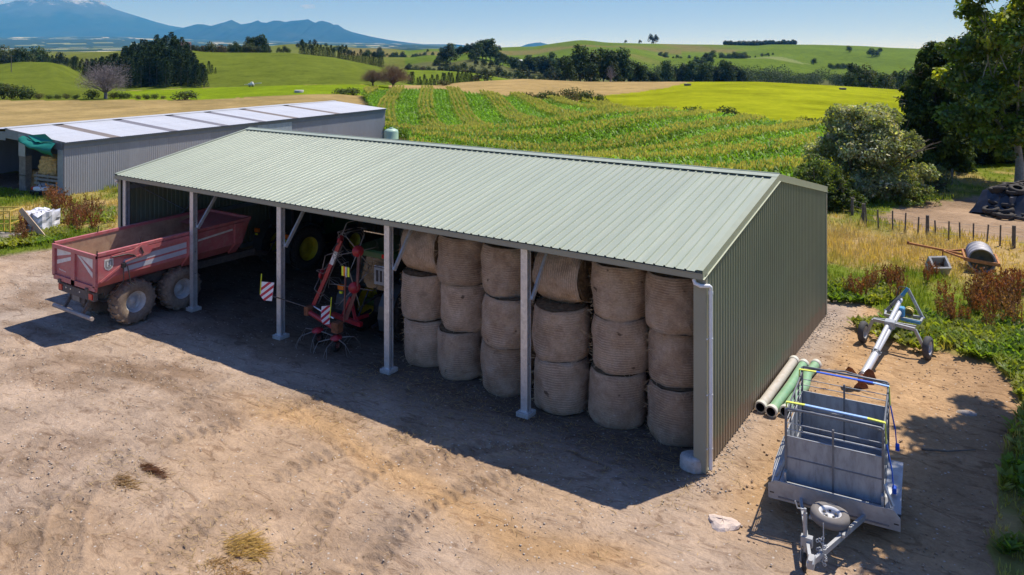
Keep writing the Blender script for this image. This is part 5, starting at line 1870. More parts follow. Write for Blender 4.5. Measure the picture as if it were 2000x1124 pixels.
# ---------------------------------------------------------------- red tipping trailer
tt = thing('tipping_trailer', 'faded red tipping trailer backed half out of the shed, with pale stripes', 'trailer', (3.15, -3.25, 0))
hw, LT = 1.43, 5.95
z_b, z_k, z_t = 1.50, 1.86, 2.68            # floor, knuckle, rim heights at the rear


def ztop(y): return z_t + .026 * y


def zlow(y): return .022 * y


# shell: outer skin and scoured inside, cross-section knuckled towards the floor
mb = MB()
sec = lambda y: [(-hw, ztop(y)), (-hw, z_k + zlow(y)), (-1.02, z_b + zlow(y)), (1.02, z_b + zlow(y)), (hw, z_k + zlow(y)), (hw, ztop(y))]
Y0, Y1 = .02, LT - .35
a_, b__ = sec(Y0), sec(Y1)
o_ = [(x, Y0, z) for x, z in a_] + [(x, Y1, z) for x, z in b__]
mb._add(o_, [(i, i + 1, i + 7, i + 6) for i in range(5)])
mb.m = 1
t_ = .05
ins = lambda y: [(-hw + t_, ztop(y)), (-hw + t_, z_k + zlow(y) + .02), (-1.0, z_b + zlow(y) + t_), (1.0, z_b + zlow(y) + t_), (hw - t_, z_k + zlow(y) + .02), (hw - t_, ztop(y))]
a_, b__ = ins(Y0), ins(Y1)
mb._add([(x, Y0, z) for x, z in a_] + [(x, Y1, z) for x, z in b__], [(i + 6, i + 7, i + 1, i) for i in range(5)])
mb.m = 0
# sloped front bulkhead with a lip
fz = ztop(LT)
mb._add([(-hw, Y1, ztop(Y1)), (hw, Y1, ztop(Y1)), (hw, LT, fz), (-hw, LT, fz), (-hw, Y1, z_k + zlow(Y1)), (hw, Y1, z_k + zlow(Y1)), (1.02, Y1 - .25, z_b + zlow(Y1)), (-1.02, Y1 - .25, z_b + zlow(Y1))],
        [(3, 2, 5, 4), (4, 5, 6, 7), (2, 1, 5), (0, 3, 4)])
mb._add([(-hw + .05, Y1 - .9, ztop(Y1) - .25), (hw - .05, Y1 - .9, ztop(Y1) - .25), (hw - .05, LT, fz), (-hw + .05, LT, fz)], [(0, 1, 2, 3)])
tub = mb.build('tub', [RED, TUBIN], tt)
# rim rails
for s in (-1, 1):
    mb = MB()
    mb.bar((s * (hw - .01), -.02, z_t + .02), (s * (hw - .01), LT, fz + .02), .12, .10)
    mb.bar((s * (hw + .035), .9, ztop(.9) - .13), (s * (hw + .035), LT - .3, ztop(LT) - .13), .05, .14)
    mb.build('rim_rail', RED, tt)
MB().bar((-hw, LT, fz + .02), (hw, LT, fz + .02), .10, .12).build('rim_rail', RED, tt)
# side pillars and the rear corner panels
for s in (-1, 1):
    xo = s * hw
    for y0, y1 in ((3.22, 3.60), (LT - .75, LT - .42)):
        mb = MB()
        x1 = xo + s * .10
        poly = [(y0, z_k + .02 + zlow(y0)), (y1, z_k + .02 + zlow(y0)), (y1, ztop(y1) - .05), (y0, ztop(y0) - .05)]
        M = plane_matrix((min(xo, x1), 0, 0), (0, 1, 0), (0, 0, 1))
        mb.prism(poly, M, .10)
        mb._add([(xo, y0, z_k + zlow(y0) + .03), (xo, y1, z_k + zlow(y0) + .03), (s * 1.05, y1, z_b + zlow(y0) + .0), (s * 1.05, y0, z_b + zlow(y0)), (xo + s * .1, y0, z_k + zlow(y0) + .03), (xo + s * .1, y1, z_k + zlow(y0) + .03), (s * 1.1, y1, z_b - .05 + zlow(y0)), (s * 1.1, y0, z_b - .05 + zlow(y0))],
                [(4, 5, 6, 7), (0, 4, 7, 3), (1, 2, 6, 5)])
        mb.build('side_pillar', RED, tt)
    mb = MB()
    poly = [(-.03, 1.78), (.28, 1.78), (.82, 2.08), (.82, 2.40), (1.0, 2.56), (-.03, 2.60)]
    mb.prism(poly, plane_matrix((min(xo, xo + s * .05), 0, 0), (0, 1, 0), (0, 0, 1)), .05)
    mb.bar((xo + s * .06, .05, 1.80), (xo + s * .06, .80, 2.22), .03, .07)
    mb.build('corner_panel', RED, tt)
# stripes on the sides
for s in (-1, 1):
    x = s * (hw + .004)
    def strip(y0, y1, zc0, zc1, h, m):
        mb = MB()
        q = [(x, y0, zc0 - h / 2), (x, y1, zc1 - h / 2), (x, y1, zc1 + h / 2), (x, y0, zc0 + h / 2)]
        q2 = [(x - s * .006, b_, c_) for a_, b_, c_ in q]
        mb._add(q + q2, [(0, 1, 2, 3) if s > 0 else (3, 2, 1, 0), (4, 5, 1, 0), (3, 2, 6, 7)])
        mb.build('stripe', m, tt)
    strip(.86, 3.20, 2.27, 2.38, .19, STRIPEG)
    strip(.86, 3.20, 2.03, 2.14, .16, STRIPEG)
    strip(3.62, LT - .80, 2.42, 2.55, .07, STRIPE)
# shield badge with a letter H in a ring of pale paint
x = hw + .052
shape = [(-.13, .16), (.13, .16), (.14, -.04), (.10, -.13), (0, -.18), (-.10, -.13), (-.14, -.04)]
M = plane_matrix((x, .33, 2.33), (0, 1, 0), (0, 0, 1))
bd = MB().prism([(1.12 * a, 1.12 * b_) for a, b_ in shape], M, .006).build('badge', solid('badge_white', (.62, .60, .56), var=.08), tt)
M = plane_matrix((x + .007, .33, 2.33), (0, 1, 0), (0, 0, 1))
MB().prism([(.86 * a, .86 * b_) for a, b_ in shape], M, .004).build('badge_field', solid('badge_grey', (.30, .29, .27), var=.1), bd)
M = plane_matrix((x + .0115, .33, 2.33), (0, 1, 0), (0, 0, 1))
mb = MB()
mb.prism([(-.065, -.07), (-.03, -.07), (-.03, .09), (-.065, .09)], M, .004)
mb.prism([(.03, -.07), (.065, -.07), (.065, .09), (.03, .09)], M, .004)
mb.prism([(-.03, -.005), (.03, -.005), (.03, .028), (-.03, .028)], M, .004)
mb.build('letter', solid('badge_letter', (.66, .64, .6), var=.05), bd)
# tailgate with two recessed panels, chevrons and small pale lettering
mb = MB()
out = [(-hw, 1.66), (-hw + .12, 1.50), (hw - .05, 1.46), (hw + .02, 1.70), (hw + .02, z_t), (-hw, z_t)]
mb.prism(out, plane_matrix((0, 0, 0), (1, 0, 0), (0, 0, 1)), .03)
for x0, x1 in ((-hw, -hw + .17), (-.14, .10), (hw - .16, hw + .02)):
    mb.box(x0, x1, -.095, -.03, 1.62 if abs(x0) > .5 else 1.50, z_t)
mb.box(-hw, hw + .02, -.10, -.03, z_t - .10, z_t + .03)
mb.box(-hw + .10, hw - .04, -.095, -.03, 1.50, 1.66)
tg = mb.build('tailgate', RED, tt)
for k, (xa, xb) in enumerate(((-hw + .17, -.14), (.10, hw - .16))):
    w_ = xb - xa
    for j in range(2):
        mb = MB()
        M = plane_matrix((0, -.032, 0), (1, 0, 0), (0, 0, 1))
        if k == 0:
            pl = [[(xa + .06, 2.30), (xb - .03, 2.50), (xb - .03, 2.55), (xa + .06, 2.55)], [(xa + .06, 2.02), (xb - .03, 2.30), (xb - .03, 2.42), (xa + .06, 2.16)]][j]
        else:
            pl = [[(xa + .22, 2.53), (xb - .04, 2.18), (xb - .04, 2.53)], [(xa + .04, 2.53), (xb - .04, 1.86), (xb - .04, 2.04), (xa + .18, 2.53)]][j]
        mb.prism(pl, M, .004)
        mb.build('chevron', STRIPE, tg)
mb = MB()
for i in range(9):
    xx = -hw + .38 + i * .052
    mb.box(xx, xx + .03, -.036, -.031, 1.845 - i * .004, 1.845 - i * .004 + (.045 if i in (0, 4) else .032))
tag(mb.build('lettering', STRIPE, tg), kind='stuff')
for x0 in (-.95, .85):
    MB().box(x0, x0 + .16, -.14, -.02, 1.44, 1.56).build('latch', CHAS, tg)
for s in (-1, 1):
    MB().tube((s * hw, -.03, z_t - .02), (s * hw, -.03, z_t + .16), .022, 6).build('hinge_pin', BLACKP, tg)
# tailgate lift arms (bent plate) and rams
for s in (-1, 1):
    xo = s * (hw + .055)
    mb = MB()
    poly = [(.40, 2.60), (.40, 2.54), (.95, 2.55), (1.18, 2.47), (1.35, 2.33), (1.75, 2.40), (1.82, 2.52), (1.70, 2.68), (1.45, 2.76), (1.1, 2.62), (.8, 2.63)]
    mb.prism(poly, plane_matrix((min(xo, xo + s * .04), 0, 0), (0, 1, 0), (0, 0, 1)), .04)
    la = mb.build('lift_arm', RED, tt)
    MB().path([(xo + s * .045, .42, 2.555), (xo + s * .045, .95, 2.545), (xo + s * .045, 1.15, 2.47), (xo + s * .045, 1.28, 2.36)], .022, 6).build('lift_pipe', BLACKP, la)
    MB().bar((xo + s * .05, .86, 2.30), (xo + s * .05, 1.42, 2.42), .03, .045).build('arm_strut', RED, la)
    mb = MB()
    mb.bar((xo + s * .045, 1.40, 2.68), (xo + s * .045, 1.50, 2.46), .03, .05)
    mb.tube((s * (hw - .04), 1.46, 2.72), (s * (hw - .04), 1.50, 3.02), .02, 6)
    mb.build('hook', BLACKP, tt)
mb = MB()
mb.box(hw + .01, hw + .14, .74, .88, 2.12, 2.26)
mb.build('valve_block', BLACKP, tt)
mb = MB()
mb.path([(hw + .08, .95, 2.15), (hw + .10, 1.0, 1.85), (hw + .10, 1.05, 1.55), (hw + .06, 1.2, 1.42)], .018, 6)
mb.path([(hw + .08, .82, 2.12), (hw + .12, .80, 1.7), (hw + .05, .62, 1.4), (hw - .1, .45, 1.25)], .016, 6)
mb.build('hydraulic_hose', HOSE, tt)
# chassis, bumper bar, lights
for s in (-1, 1):
    MB().bar((s * .52, .12, 1.28), (s * .52, LT + .9, 1.22), .12, .26).build('chassis_rail', CHAS, tt)
MB().box(-.52, .52, 2.6, 2.75, 1.2, 1.36).build('cross_member', CHAS, tt)
MB().box(-.52, .52, 4.6, 4.75, 1.2, 1.36).build('cross_member', CHAS, tt)
bp = MB().box(-1.12, 1.22, -.02, .10, 1.12, 1.40).build('bumper_beam', CHAS, tt)
for x0 in (-1.08, .92):
    MB().box(x0, x0 + .22, -.05, -.02, 1.17, 1.36).build('tail_lamp', LAMPR, bp)
for x0 in (-.6, -.3, .3):
    MB().tube((x0, -.035, 1.3), (x0, -.02, 1.3), .03, 8).build('bolt', BOLT, bp)
MB().box(-.5, .38, .1, .4, .86, 1.12).build('tool_box', CHAS, tt)
mb = MB()
mb.box(-.34, .12, .06, .095, .9, 1.08)
mb.build('number_plate', solid('dusty_plate', (.2, .19, .18), var=.2), tt)
bb = MB().tube((-1.25, -.12, .60), (1.30, -.12, .60), .065, 12).build('underride_bar', solid('dusty_bar', (.40, .33, .28), rough=.7, var=.15), tt)
for s in (-.6, .6):
    MB().bar((s, -.08, .62), (s, .25, 1.15), .08, .10).build('bar_bracket', CHAS, tt)
tw = wheel_meshes(.735, .60, .36, 16, .05, False, .14, RUBBERD)
for y in (1.42, 3.20):
    MB().tube((-.9, y, .735), (.9, y, .735), .08, 10).build('axle', CHAS, tt)
    for s in (-1, 1):
        add_wheel(tt, tw, (s * .98, y, .745), s < 0, PR.uniform(0, 1))
        MB().bar((s * .52, y - .75, 1.10), (s * .52, y + .75, 1.10), .09, .12).build('leaf_spring', CHAS, tt)
mb = MB()
mb.bar((-.5, LT + .5, 1.2), (0, LT + 1.9, .85), .12, .16)
mb.bar((.5, LT + .5, 1.2), (0, LT + 1.9, .85), .12, .16)
mb.build('drawbar', CHAS, tt)


# ---------------------------------------------------------------- green tractors with yellow rims
def tractor(label, loc, rz):
    """local frame: rear axle over the origin, nose towards +y"""
    t = thing('tractor', label, 'tractor', loc, rz)
    rw = wheel_meshes(.93, .56, .50, 20, .055, True, .16, RUBBER, YEL)
    fw = wheel_meshes(.68, .44, .36, 18, .045, True, .10, RUBBER, YEL)
    for s in (-1, 1):
        add_wheel(t, rw, (s * .98, 0, .95), s < 0, .3 * s, 'rear_wheel')
        add_wheel(t, fw, (s * .92, 2.75, .70), s < 0, .2, 'front_wheel')
    MB().tube((-.8, 0, .95), (.8, 0, .95), .13, 12).build('rear_axle', GRN, t)
    MB().bar((-.75, 2.75, .70), (.75, 2.75, .70), .2, .2).build('front_axle', BLACKP, t)
    mb = MB()
    mb.box(-.26, .26, -.25, 3.3, .75, 1.28)
    mb.build('chassis', BLACKP, t)
    sec = [(-.42, 1.15), (-.46, 1.5), (-.38, 1.82), (-.2, 1.93), (.2, 1.93), (.38, 1.82), (.46, 1.5), (.42, 1.15)]
    mb = MB()
    vs = []
    for y, s, dz in ((1.35, 1.05, .06), (2.4, 1.0, 0), (3.3, .92, -.10), (3.65, .82, -.2)):
        vs += [(x * s, y, 1.15 + (z - 1.15) * s + dz * (z > 1.4)) for x, z in sec]
    fs = []
    for k in range(3):
        for i in range(7):
            fs.append((k * 8 + i, (k + 1) * 8 + i, (k + 1) * 8 + i + 1, k * 8 + i + 1))
    fs.append(tuple(range(24, 32)))
    fs.append(tuple(range(7, -1, -1)))
    mb._add(vs, fs)
    hd = mb.build('bonnet', GRN, t)
    for s in (-1, 1):
        MB().box(s * .22 - .1, s * .22 + .1, 3.64, 3.68, 1.45, 1.6).build('headlight', STRIPE, hd)
    MB().box(-.3, .3, 3.5, 3.95, .55, .95).build('front_weight', BLACKP, t)
    MB().tube((.52, 2.0, 1.6), (.52, 2.0, 2.75), .06, 10).build('exhaust', BLACKP, t)
    # cab: posts, glass, roof
    for (x, y) in ((-.78, -.5), (.78, -.5), (-.72, 1.2), (.72, 1.2), (-.82, .45), (.82, .45)):
        MB().bar((x, y, 1.35), (x * .92, y * .95, 2.72), .08, .08).build('cab_post', BLACKP, t)
    for q in (((-.74, -.52, 1.62), (.74, -.52, 1.62), (.70, -.50, 2.68), (-.70, -.50, 2.68)), ((-.68, 1.22, 1.5), (.68, 1.22, 1.5), (.64, 1.16, 2.68), (-.64, 1.16, 2.68)),
              ((.80, -.45, 1.5), (.76, 1.15, 1.5), (.70, 1.1, 2.68), (.74, -.42, 2.68)), ((-.80, -.45, 1.5), (-.76, 1.15, 1.5), (-.70, 1.1, 2.68), (-.74, -.42, 2.68))):
        c = [Vector(p) for p in q]
        nrm = (c[1] - c[0]).cross(c[3] - c[0]).normalized() * .008
        mb = MB()
        mb._add([p + nrm for p in c] + [p - nrm for p in c], [(0, 1, 2, 3), (7, 6, 5, 4), (0, 4, 5, 1), (1, 5, 6, 2), (2, 6, 7, 3), (3, 7, 4, 0)])
        mb.build('cab_window', GLASS, t)
    rf = MB().cbox(-.86, .86, -.68, 1.38, 2.70, 2.92, .06).build('cab_roof', GRN, t)
    for x in (-.62, .62):
        MB().box(x - .1, x + .1, -.74, -.68, 2.74, 2.86).build('work_lamp', LAMPR, rf)
    # fenders with rear lamps
    for s in (-1, 1):
        mb = MB()
        vs = []
        for k in range(9):
            a = math.radians(-25 + k * 22)
            for xx in (.62, 1.22):
                vs.append((s * xx, -1.06 * math.cos(a), .95 + 1.06 * math.sin(a)))
            for xx in (.62, 1.22):
                vs.append((s * xx, -1.03 * math.cos(a), .95 + 1.03 * math.sin(a)))
        fs = []
        for k in range(8):
            o = k * 4
            fs += [(o, o + 1, o + 5, o + 4), (o + 2, o + 6, o + 7, o + 3), (o + 1, o + 3, o + 7, o + 5), (o, o + 4, o + 6, o + 2)]
        mb._add(vs, fs)
        fd = mb.build('fender', solid('dark_fender', (.035, .045, .05), rough=.4, var=.2), t)
        MB().box(s * 1.02 - .13, s * 1.02 + .13, -1.02, -.92, 1.55, 1.71).build('rear_lamp', LAMPO, fd)
        MB().box(s * .98 - .06, s * .98 + .06, -1.06, -1.0, 1.44, 1.51).build('reflector', FLUO, fd)
    # three point linkage and hitch frame
    for s in (-1, 1):
        MB().bar((s * .42, -.2, .75), (s * .45, -1.12, .62), .06, .09).build('lower_link', BLACKP, t)
        MB().tube((s * .40, -.35, 1.45), (s * .44, -.8, .7), .03, 8).build('lift_rod', BLACKP, t)
    MB().tube((0, -.3, 1.35), (0, -1.05, 1.25), .04, 8).build('top_link', BLACKP, t)
    for x in (.50, .60, .70, .80, .90):
        pass
    return t


t1 = tractor('green tractor with yellow rims backed up to the red hay tedder', (12.15, 2.30, 0), .04)
# pale slatted panel behind the cab, above the right fender
pb = MB()
pb.box(.30, 1.02, -.86, -.80, 1.92, 2.46)
pn = pb.build('rear_guard', solid('pale_guard', (.36, .36, .35), rough=.6, var=.2, dirt=(.1, .1, .1), dirt_amt=.5), t1)
for x in (.44, .60, .76, .90):
    MB().box(x - .045, x + .045, -.875, -.862, 2.02, 2.38).build('guard_slot', BLACKP, pn)
MB().tube((.3, -.83, 2.5), (1.0, -.83, 2.5), .025, 6).build('guard_rail', CHROME, pn)
tractor('green tractor with yellow rims in the dark bay, hitched to the red tipping trailer', (3.20, 5.85, 0), -.02)

# ---------------------------------------------------------------- hay tedder, folded up behind the tractor
td = thing('hay_tedder', 'red hay tedder folded upright with wiry tines, mounted behind the tractor', 'hay tedder', (11.60, .92, 0))
TINE = solid('worn_tine_steel', (.22, .19, .17), rough=.45, metal=.4, var=.25, scale=6)


def rotor(loc, axis, R=.62, phase=0.0, arms=6):
    z = Vector(axis).normalized()
    x = z.orthogonal().normalized()
    y = z.cross(x)
    M = Matrix(((x.x, y.x, z.x, loc[0]), (x.y, y.y, z.y, loc[1]), (x.z, y.z, z.z, loc[2]), (0, 0, 0, 1)))
    mb = MB()
    mb.lathe([(.001, .075), (.08, .075), (.10, .045), (.17, .035), (.19, 0), (.17, -.035), (.06, -.06), (.001, -.06)], 18, M)
    h = mb.build('rotor', REDD, td)
    for i in range(arms):
        a = phase + i * 2 * math.pi / arms
        c, s = math.cos(a), math.sin(a)
        mb = MB()
        mb.path([M @ Vector((.12 * c, .12 * s, 0)), M @ Vector((.38 * c, .38 * s, -.02)), M @ Vector((R * c, R * s, -.04))], [.022, .018, .016], 6)
        for da in (-.09, .09):
            c2, s2 = math.cos(a + da * .4), math.sin(a + da * .4)
            c3, s3 = math.cos(a + da), math.sin(a + da)
            mb.path([M @ Vector((R * c, R * s, -.04)), M @ Vector(((R + .06) * c2, (R + .06) * s2, -.12)), M @ Vector(((R + .18) * c3, (R + .18) * s3, -.34)), M @ Vector(((R + .16) * math.cos(a + da + .2), (R + .16) * math.sin(a + da + .2), -.50))], .008, 5)
        mb.build('tine_arm', TINE, h)
    return h


# headstock and main beam
mb = MB()
mb.bar((-.55, .1, .78), (.75, .1, .70), .13, .13)
mb.bar((-.2, .15, .72), (.12, .25, 1.42), .08, .08)
mb.bar((.45, .15, .72), (.12, .25, 1.42), .08, .08)
mb.bar((-.2, .2, .8), (-.2, .7, .78), .08, .10)
mb.bar((.45, .2, .8), (.45, .7, .78), .08, .10)
mb.build('headstock', REDD, td)
mb = MB()
mb.tube((-1.10, -.45, .92), (.20, -.52, .66), .075, 12)
mb.build('centre_beam', REDD, td)
MB().tube((-1.0, -.30, 1.06), (.0, -.36, .88), .035, 10).build('ram', CHROME, td)
MB().cbox(-1.22, -1.02, -.56, -.30, .82, 1.10, .03).build('hinge_block', RUST, td)
MB().cbox(.12, .42, -.62, -.34, .55, .86, .03).build('hinge_block', RUST, td)
# left wing folded up: a long red arm leaning inwards with two rotors
mb = MB()
mb.bar((-1.10, -.25, 1.05), (-.72, -.05, 2.0), .09, .12)
mb.bar((-.72, -.05, 2.0), (-.22, .15, 3.25), .10, .13)
mb.build('wing_arm', REDD, td)
MB().bar((-.52, .02, 2.45), (-.36, .09, 2.88), .108, .135).build('white_label', STRIPE, td)
MB().tube((-1.0, -.12, 1.1), (-.2, .2, 3.1), .022, 8).build('drive_rod', CHAS, td)
rotor((-1.02, .05, 2.05), (-.85, -.35, .15), .62, .2)
rotor((-.32, .22, 3.22), (-.85, -.30, .2), .58, .5)
# right wing folded up
mb = MB()
mb.bar((.42, -.25, .9), (.72, -.05, 1.95), .09, .12)
mb.bar((.72, -.05, 1.95), (.62, .15, 3.0), .08, .10)
mb.build('wing_arm', REDF, td)
h1 = rotor((.66, -.12, 1.92), (.75, -.6, .1), .60, .1)
h2 = rotor((.60, .10, 3.02), (.75, -.5, .15), .56, .4)
rotor((-.55, -.55, .45), (0, -.12, 1), .55, .3)
rotor((.38, -.62, .42), (0, -.12, 1), .55, .0)
# small caster wheels under the rotors
cw = wheel_meshes(.20, .14, .09, 0, 0, False, .02, RUBBER, REDF)
for x, y in ((-.55, -.55), (.38, -.62)):
    add_wheel(td, cw, (x, y, .205), False, 0, 'caster_wheel')
# marker post with fluorescent tabs
mb = MB()
mb.bar((.55, -.45, .9), (.52, -.35, 2.62), .04, .04)
mp_ = mb.build('marker_post', REDF, td)
for x0, x1, m in ((.36, .44, FLUO), (.44, .53, LAMPO), (.62, .70, FLUO)):
    MB().box(x0, x1, -.38, -.365, 2.32, 2.62).build('marker_tab', m, mp_)
MB().box(.53, .58, -.385, -.36, 2.3, 2.62).build('marker_tab', STRIPE, mp_)


def warn_board(name, c, w, h, yaw, stick, label_side):
    """diagonal red and white warning board on a thin yellow-tipped stick"""
    M = TR(*c) @ RZm(yaw)
    r = []
    shape = [(-w * .5, -h * .22), (-w * .22, -h * .5), (w * .34, -h * .5), (w * .5, h * .5), (-w * .42, h * .5)]
    mb = MB()
    Mp = M @ plane_matrix((0, 0, 0), (1, 0, 0), (0, 0, 1))
    mb.prism(shape, Mp, .012)
    bd = mb.build(name, WARNW, td)

    def clip(poly, nx, nz, c_):
        out = []
        for i in range(len(poly)):
            p, q = poly[i], poly[(i + 1) % len(poly)]
            dp, dq = p[0] * nx + p[1] * nz - c_, q[0] * nx + q[1] * nz - c_
            if dp <= 0: out.append(p)
            if dp * dq < 0:
                t = dp / (dp - dq)
                out.append((p[0] + (q[0] - p[0]) * t, p[1] + (q[1] - p[1]) * t))
        return out
    nx, nz = -.6, .8
    for k in (-.34, -.06, .22):
        pl = clip(clip(shape, nx, nz, (k + .13) * h), -nx, -nz, -k * h)
        if len(pl) > 2:
            Mq = M @ plane_matrix((0, -.0135, 0), (1, 0, 0), (0, 0, 1))
            MB().prism([(a, b_) for a, b_ in pl], Mq, .002 - .0).build('red_band', WARNR, bd)
    mb = MB()
    mb.bar(M @ Vector((stick, -.02, -.1)), M @ Vector((stick + .05, -.02, h * .5 + .26)), .022, .022)
    mb.build('yellow_stick', FLUO, bd)
    return bd


warn_board('warning_board', (-2.12, -1.28, 1.62), .52, .60, .35, -.24, 0)
MB().tube((-1.9, -1.25, 1.50), (-1.02, -.4, 1.02), .018, 6).build('board_bracket', CHAS, td)
warn_board('warning_board', (.02, -.72, 1.10), .32, .58, .95, .12, 0)
# ================================================================ galvanised stock trailer
GALV = solid('weathered_galvanised', (.40, .42, .44), rough=.45, metal=.45, var=.18, scale=2.5, dirt=(.30, .27, .25), dirt_amt=.5)
GALVD = solid('dull_galvanised_sheet', (.33, .36, .40), rough=.5, metal=.4, var=.15, scale=1.6, dirt=(.20, .17, .15), dirt_amt=.5, stretch=(2.5, 2.5, .7))
FRAME = solid('dark_steel_tube', (.16, .17, .19), rough=.5, metal=.4, var=.2, scale=6)
STRAPB = solid('blue_webbing', (.02, .10, .55), rough=.7, var=.1)
STRAPP = solid('pale_blue_webbing', (.28, .45, .75), rough=.6, var=.1)
STRAPY = solid('yellow_webbing', (.62, .66, .10), rough=.7, var=.1)
st_ = thing('stock_trailer', 'galvanised stock crate trailer with spare wheel on its drawbar, parked by the end wall', 'trailer', (26.83, -.69, 0), .098)
# front board with clipped corners
mb = MB()
M = plane_matrix((0, 0, 0), (1, 0, 0), (0, -.12, 1))
mb.prism([(-1.19, .44), (1.19, .44), (1.19, .70), (1.08, .84), (-1.06, .84), (-1.19, .74)], M, .012)
fb = mb.build('front_board', GALV, st_)
MB().bar((-1.0, -.075, .50), (1.0, -.075, .50), .02, .03).build('board_fold', FRAME, fb)
for x in (-1.12, 1.12):
    MB().box(x - .04, x + .04, -.085, -.075, .555, .58).build('slot', BLACKP, fb)
MB().box(-.90, .90, .0, 2.62, .66, .72).build('deck', GALVD, st_)
for x in (-.9, .86):
    MB().box(x, x + .04, .0, 2.62, .72, .98).build('side_rail', GALV, st_)
for s in (-1, 1):
    MB().bar((s * .6, 0, .58), (s * .6, 2.6, .58), .08, .14).build('chassis_rail', GALV, st_)
    # mudguard: stepped flat pressing over the two wheels
    pr = [(.28, .58), (.48, .74), (.70, .84), (1.82, .84), (2.05, .74), (2.25, .56)]
    vs, fs = [], []
    for y, z in pr:
        for x in (.91, 1.19):
            vs.append((s * x, y, z))
        vs.append((s * 1.19, y, z - .07))
        vs += [(s * .91, y, z - .012), (s * 1.175, y, z - .012)]
    for k in range(len(pr) - 1):
        o = k * 5
        fs += [(o, o + 1, o + 6, o + 5), (o + 1, o + 2, o + 7, o + 6), (o + 3, o + 8, o + 9, o + 4), (o + 2, o + 4, o + 9, o + 7)]
    mb = MB()
    mb._add(vs, fs)
    mb.build('mudguard', GALV, st_)
sw = wheel_meshes(.325, .20, .19, 0, 0, False, .04, RUBBER, RIMW)
for y in (.88, 1.62):
    MB().tube((-.95, y, .33), (.95, y, .33), .035, 8).build('axle', FRAME, st_)
    for s in (-1, 1):
        add_wheel(st_, sw, (s * 1.06, y, .33), s < 0)
# crate: four sheeted panels with open rails on top
X0, X1, YF, YR, Zs, Zt = -.885, .885, .14, 2.46, 1.66, 2.20


def panel(p, q, name, posts, zrail=(1.80, 1.93)):
    p, q = Vector((*p, 0)), Vector((*q, 0))
    d = q - p
    mb = MB()
    nrm = Vector((-d.y, d.x, 0)).normalized() * .004
    c = [p + Vector((0, 0, .74)), q + Vector((0, 0, .74)), q + Vector((0, 0, Zs)), p + Vector((0, 0, Zs))]
    mb._add([a + nrm for a in c] + [a - nrm for a in c], [(0, 1, 2, 3), (7, 6, 5, 4), (2, 6, 7, 3), (1, 5, 6, 2), (0, 3, 7, 4)])
    pn = mb.build(name, GALVD, st_)
    for z, r in ((.76, .018), (1.24, .016), (Zs, .014)) + tuple((z, .009) for z in zrail):
        MB().tube(p + Vector((0, 0, z)), q + Vector((0, 0, z)), r, 6).build('rail', FRAME if z < Zs else GALV, pn)
    n = posts
    for i in range(n + 1):
        a = p + d * (i / n)
        if i in (0, n):
            MB().bar(a + Vector((0, 0, .74)), a + Vector((0, 0, Zt)), .045, .045).build('corner_post', FRAME, pn)
        else:
            MB().bar(a + Vector((0, 0, .74)), a + Vector((0, 0, 1.98 if n == 2 else 2.1)), .038, .038).build('upright', FRAME, pn)
    return pn


pf = panel((X0, YF), (X1, YF), 'front_panel', 2)
pr_ = panel((X0, YR), (X1, YR), 'rear_panel', 2)
pl_ = panel((X0, YF + .03), (X0, YR - .03), 'side_panel', 4)
prr = panel((X1, YF + .03), (X1, YR - .03), 'side_panel', 4)
for pn_, y in ((pf, YF), (pr_, YR)):
    MB().path([(X0, y, Zt - .02), (X0 + .04, y, Zt + .015), (-.3, y, Zt + .02), (.3, y, Zt + .02), (X1 - .04, y, Zt + .015), (X1, y, Zt - .02)], .026, 8).build('top_rail', FRAME, pn_)
    MB().path([(X0 + .02, y + .04, Zt - .05), (0, y + .24, Zt - .01), (X1 - .02, y + .04, Zt - .05)], .018, 6).build('stiffener', FRAME, pn_)
for pn_, x in ((pl_, X0), (prr, X1)):
    MB().tube((x, YF, 2.10), (x, YR, 2.10), .02, 8).build('top_rail', FRAME, pn_)
# braces from crate to front board corner
for s in (-1, 1):
    MB().bar((s * .90, YF, 1.15), (s * 1.06, .02, .84), .04, .05).build('corner_brace', GALV, st_)
    MB().bar((s * .93, YF + .25, 1.05), (s * 1.02, .1, .74), .03, .04).build('corner_brace', GALV, st_)
# drawbar, coupling, jockey wheel, spare wheel, chain
AP = (-.16, -1.74, .46)
for x in (-.60, .62):
    MB().bar((x, .05, .55), (AP[0] + (.03 if x > 0 else -.03), AP[1], AP[2]), .055, .10).build('drawbar_beam', GALV, st_)
mb = MB()
mb.cbox(-.22, -.10, -1.98, -1.70, .44, .56, .02)
mb.tube((-.16, -1.95, .50), (-.16, -1.95, .60), .04, 8)
mb.build('coupling', GALV, st_)
mb = MB()
mb.tube((-.33, -1.30, .30), (-.33, -1.30, 1.02), .036, 8)
mb.tube((-.33, -1.30, .98), (-.33, -1.30, 1.10), .024, 8)
mb.path([(-.33, -1.30, 1.08), (-.46, -1.32, 1.08), (-.50, -1.32, 1.20)], .013, 6)
mb.box(-.40, -.20, -1.36, -1.24, .44, .60)
jk = mb.build('jockey_post', GALV, st_)
jm = wheel_meshes(.155, .075, .08, 0, 0, False, .01, RUBBER, RIMW)
for s in (-.06, .06):
    MB().bar((-.33 + s, -1.30, .42), (-.33 + s * 1.2, -1.36, .15), .01, .05).build('fork_plate', GALV, jk)
add_wheel(jk, jm, (-.33, -1.36, .158), False, 0, 'jockey_wheel')
sp = wheel_meshes(.345, .20, .20, 0, 0, False, .05, solid('grey_spare_rubber', (.17, .155, .145), rough=.85, var=.15), solid('pale_spare_rim', (.62, .62, .63), rough=.4, var=.06, dirt=(.4, .38, .36), dirt_amt=.3))
w = add_wheel(st_, sp, (.02, -.62, .70), False, 0, 'spare_wheel')
w.rotation_euler = (.10, -math.pi / 2 + .04, 0)
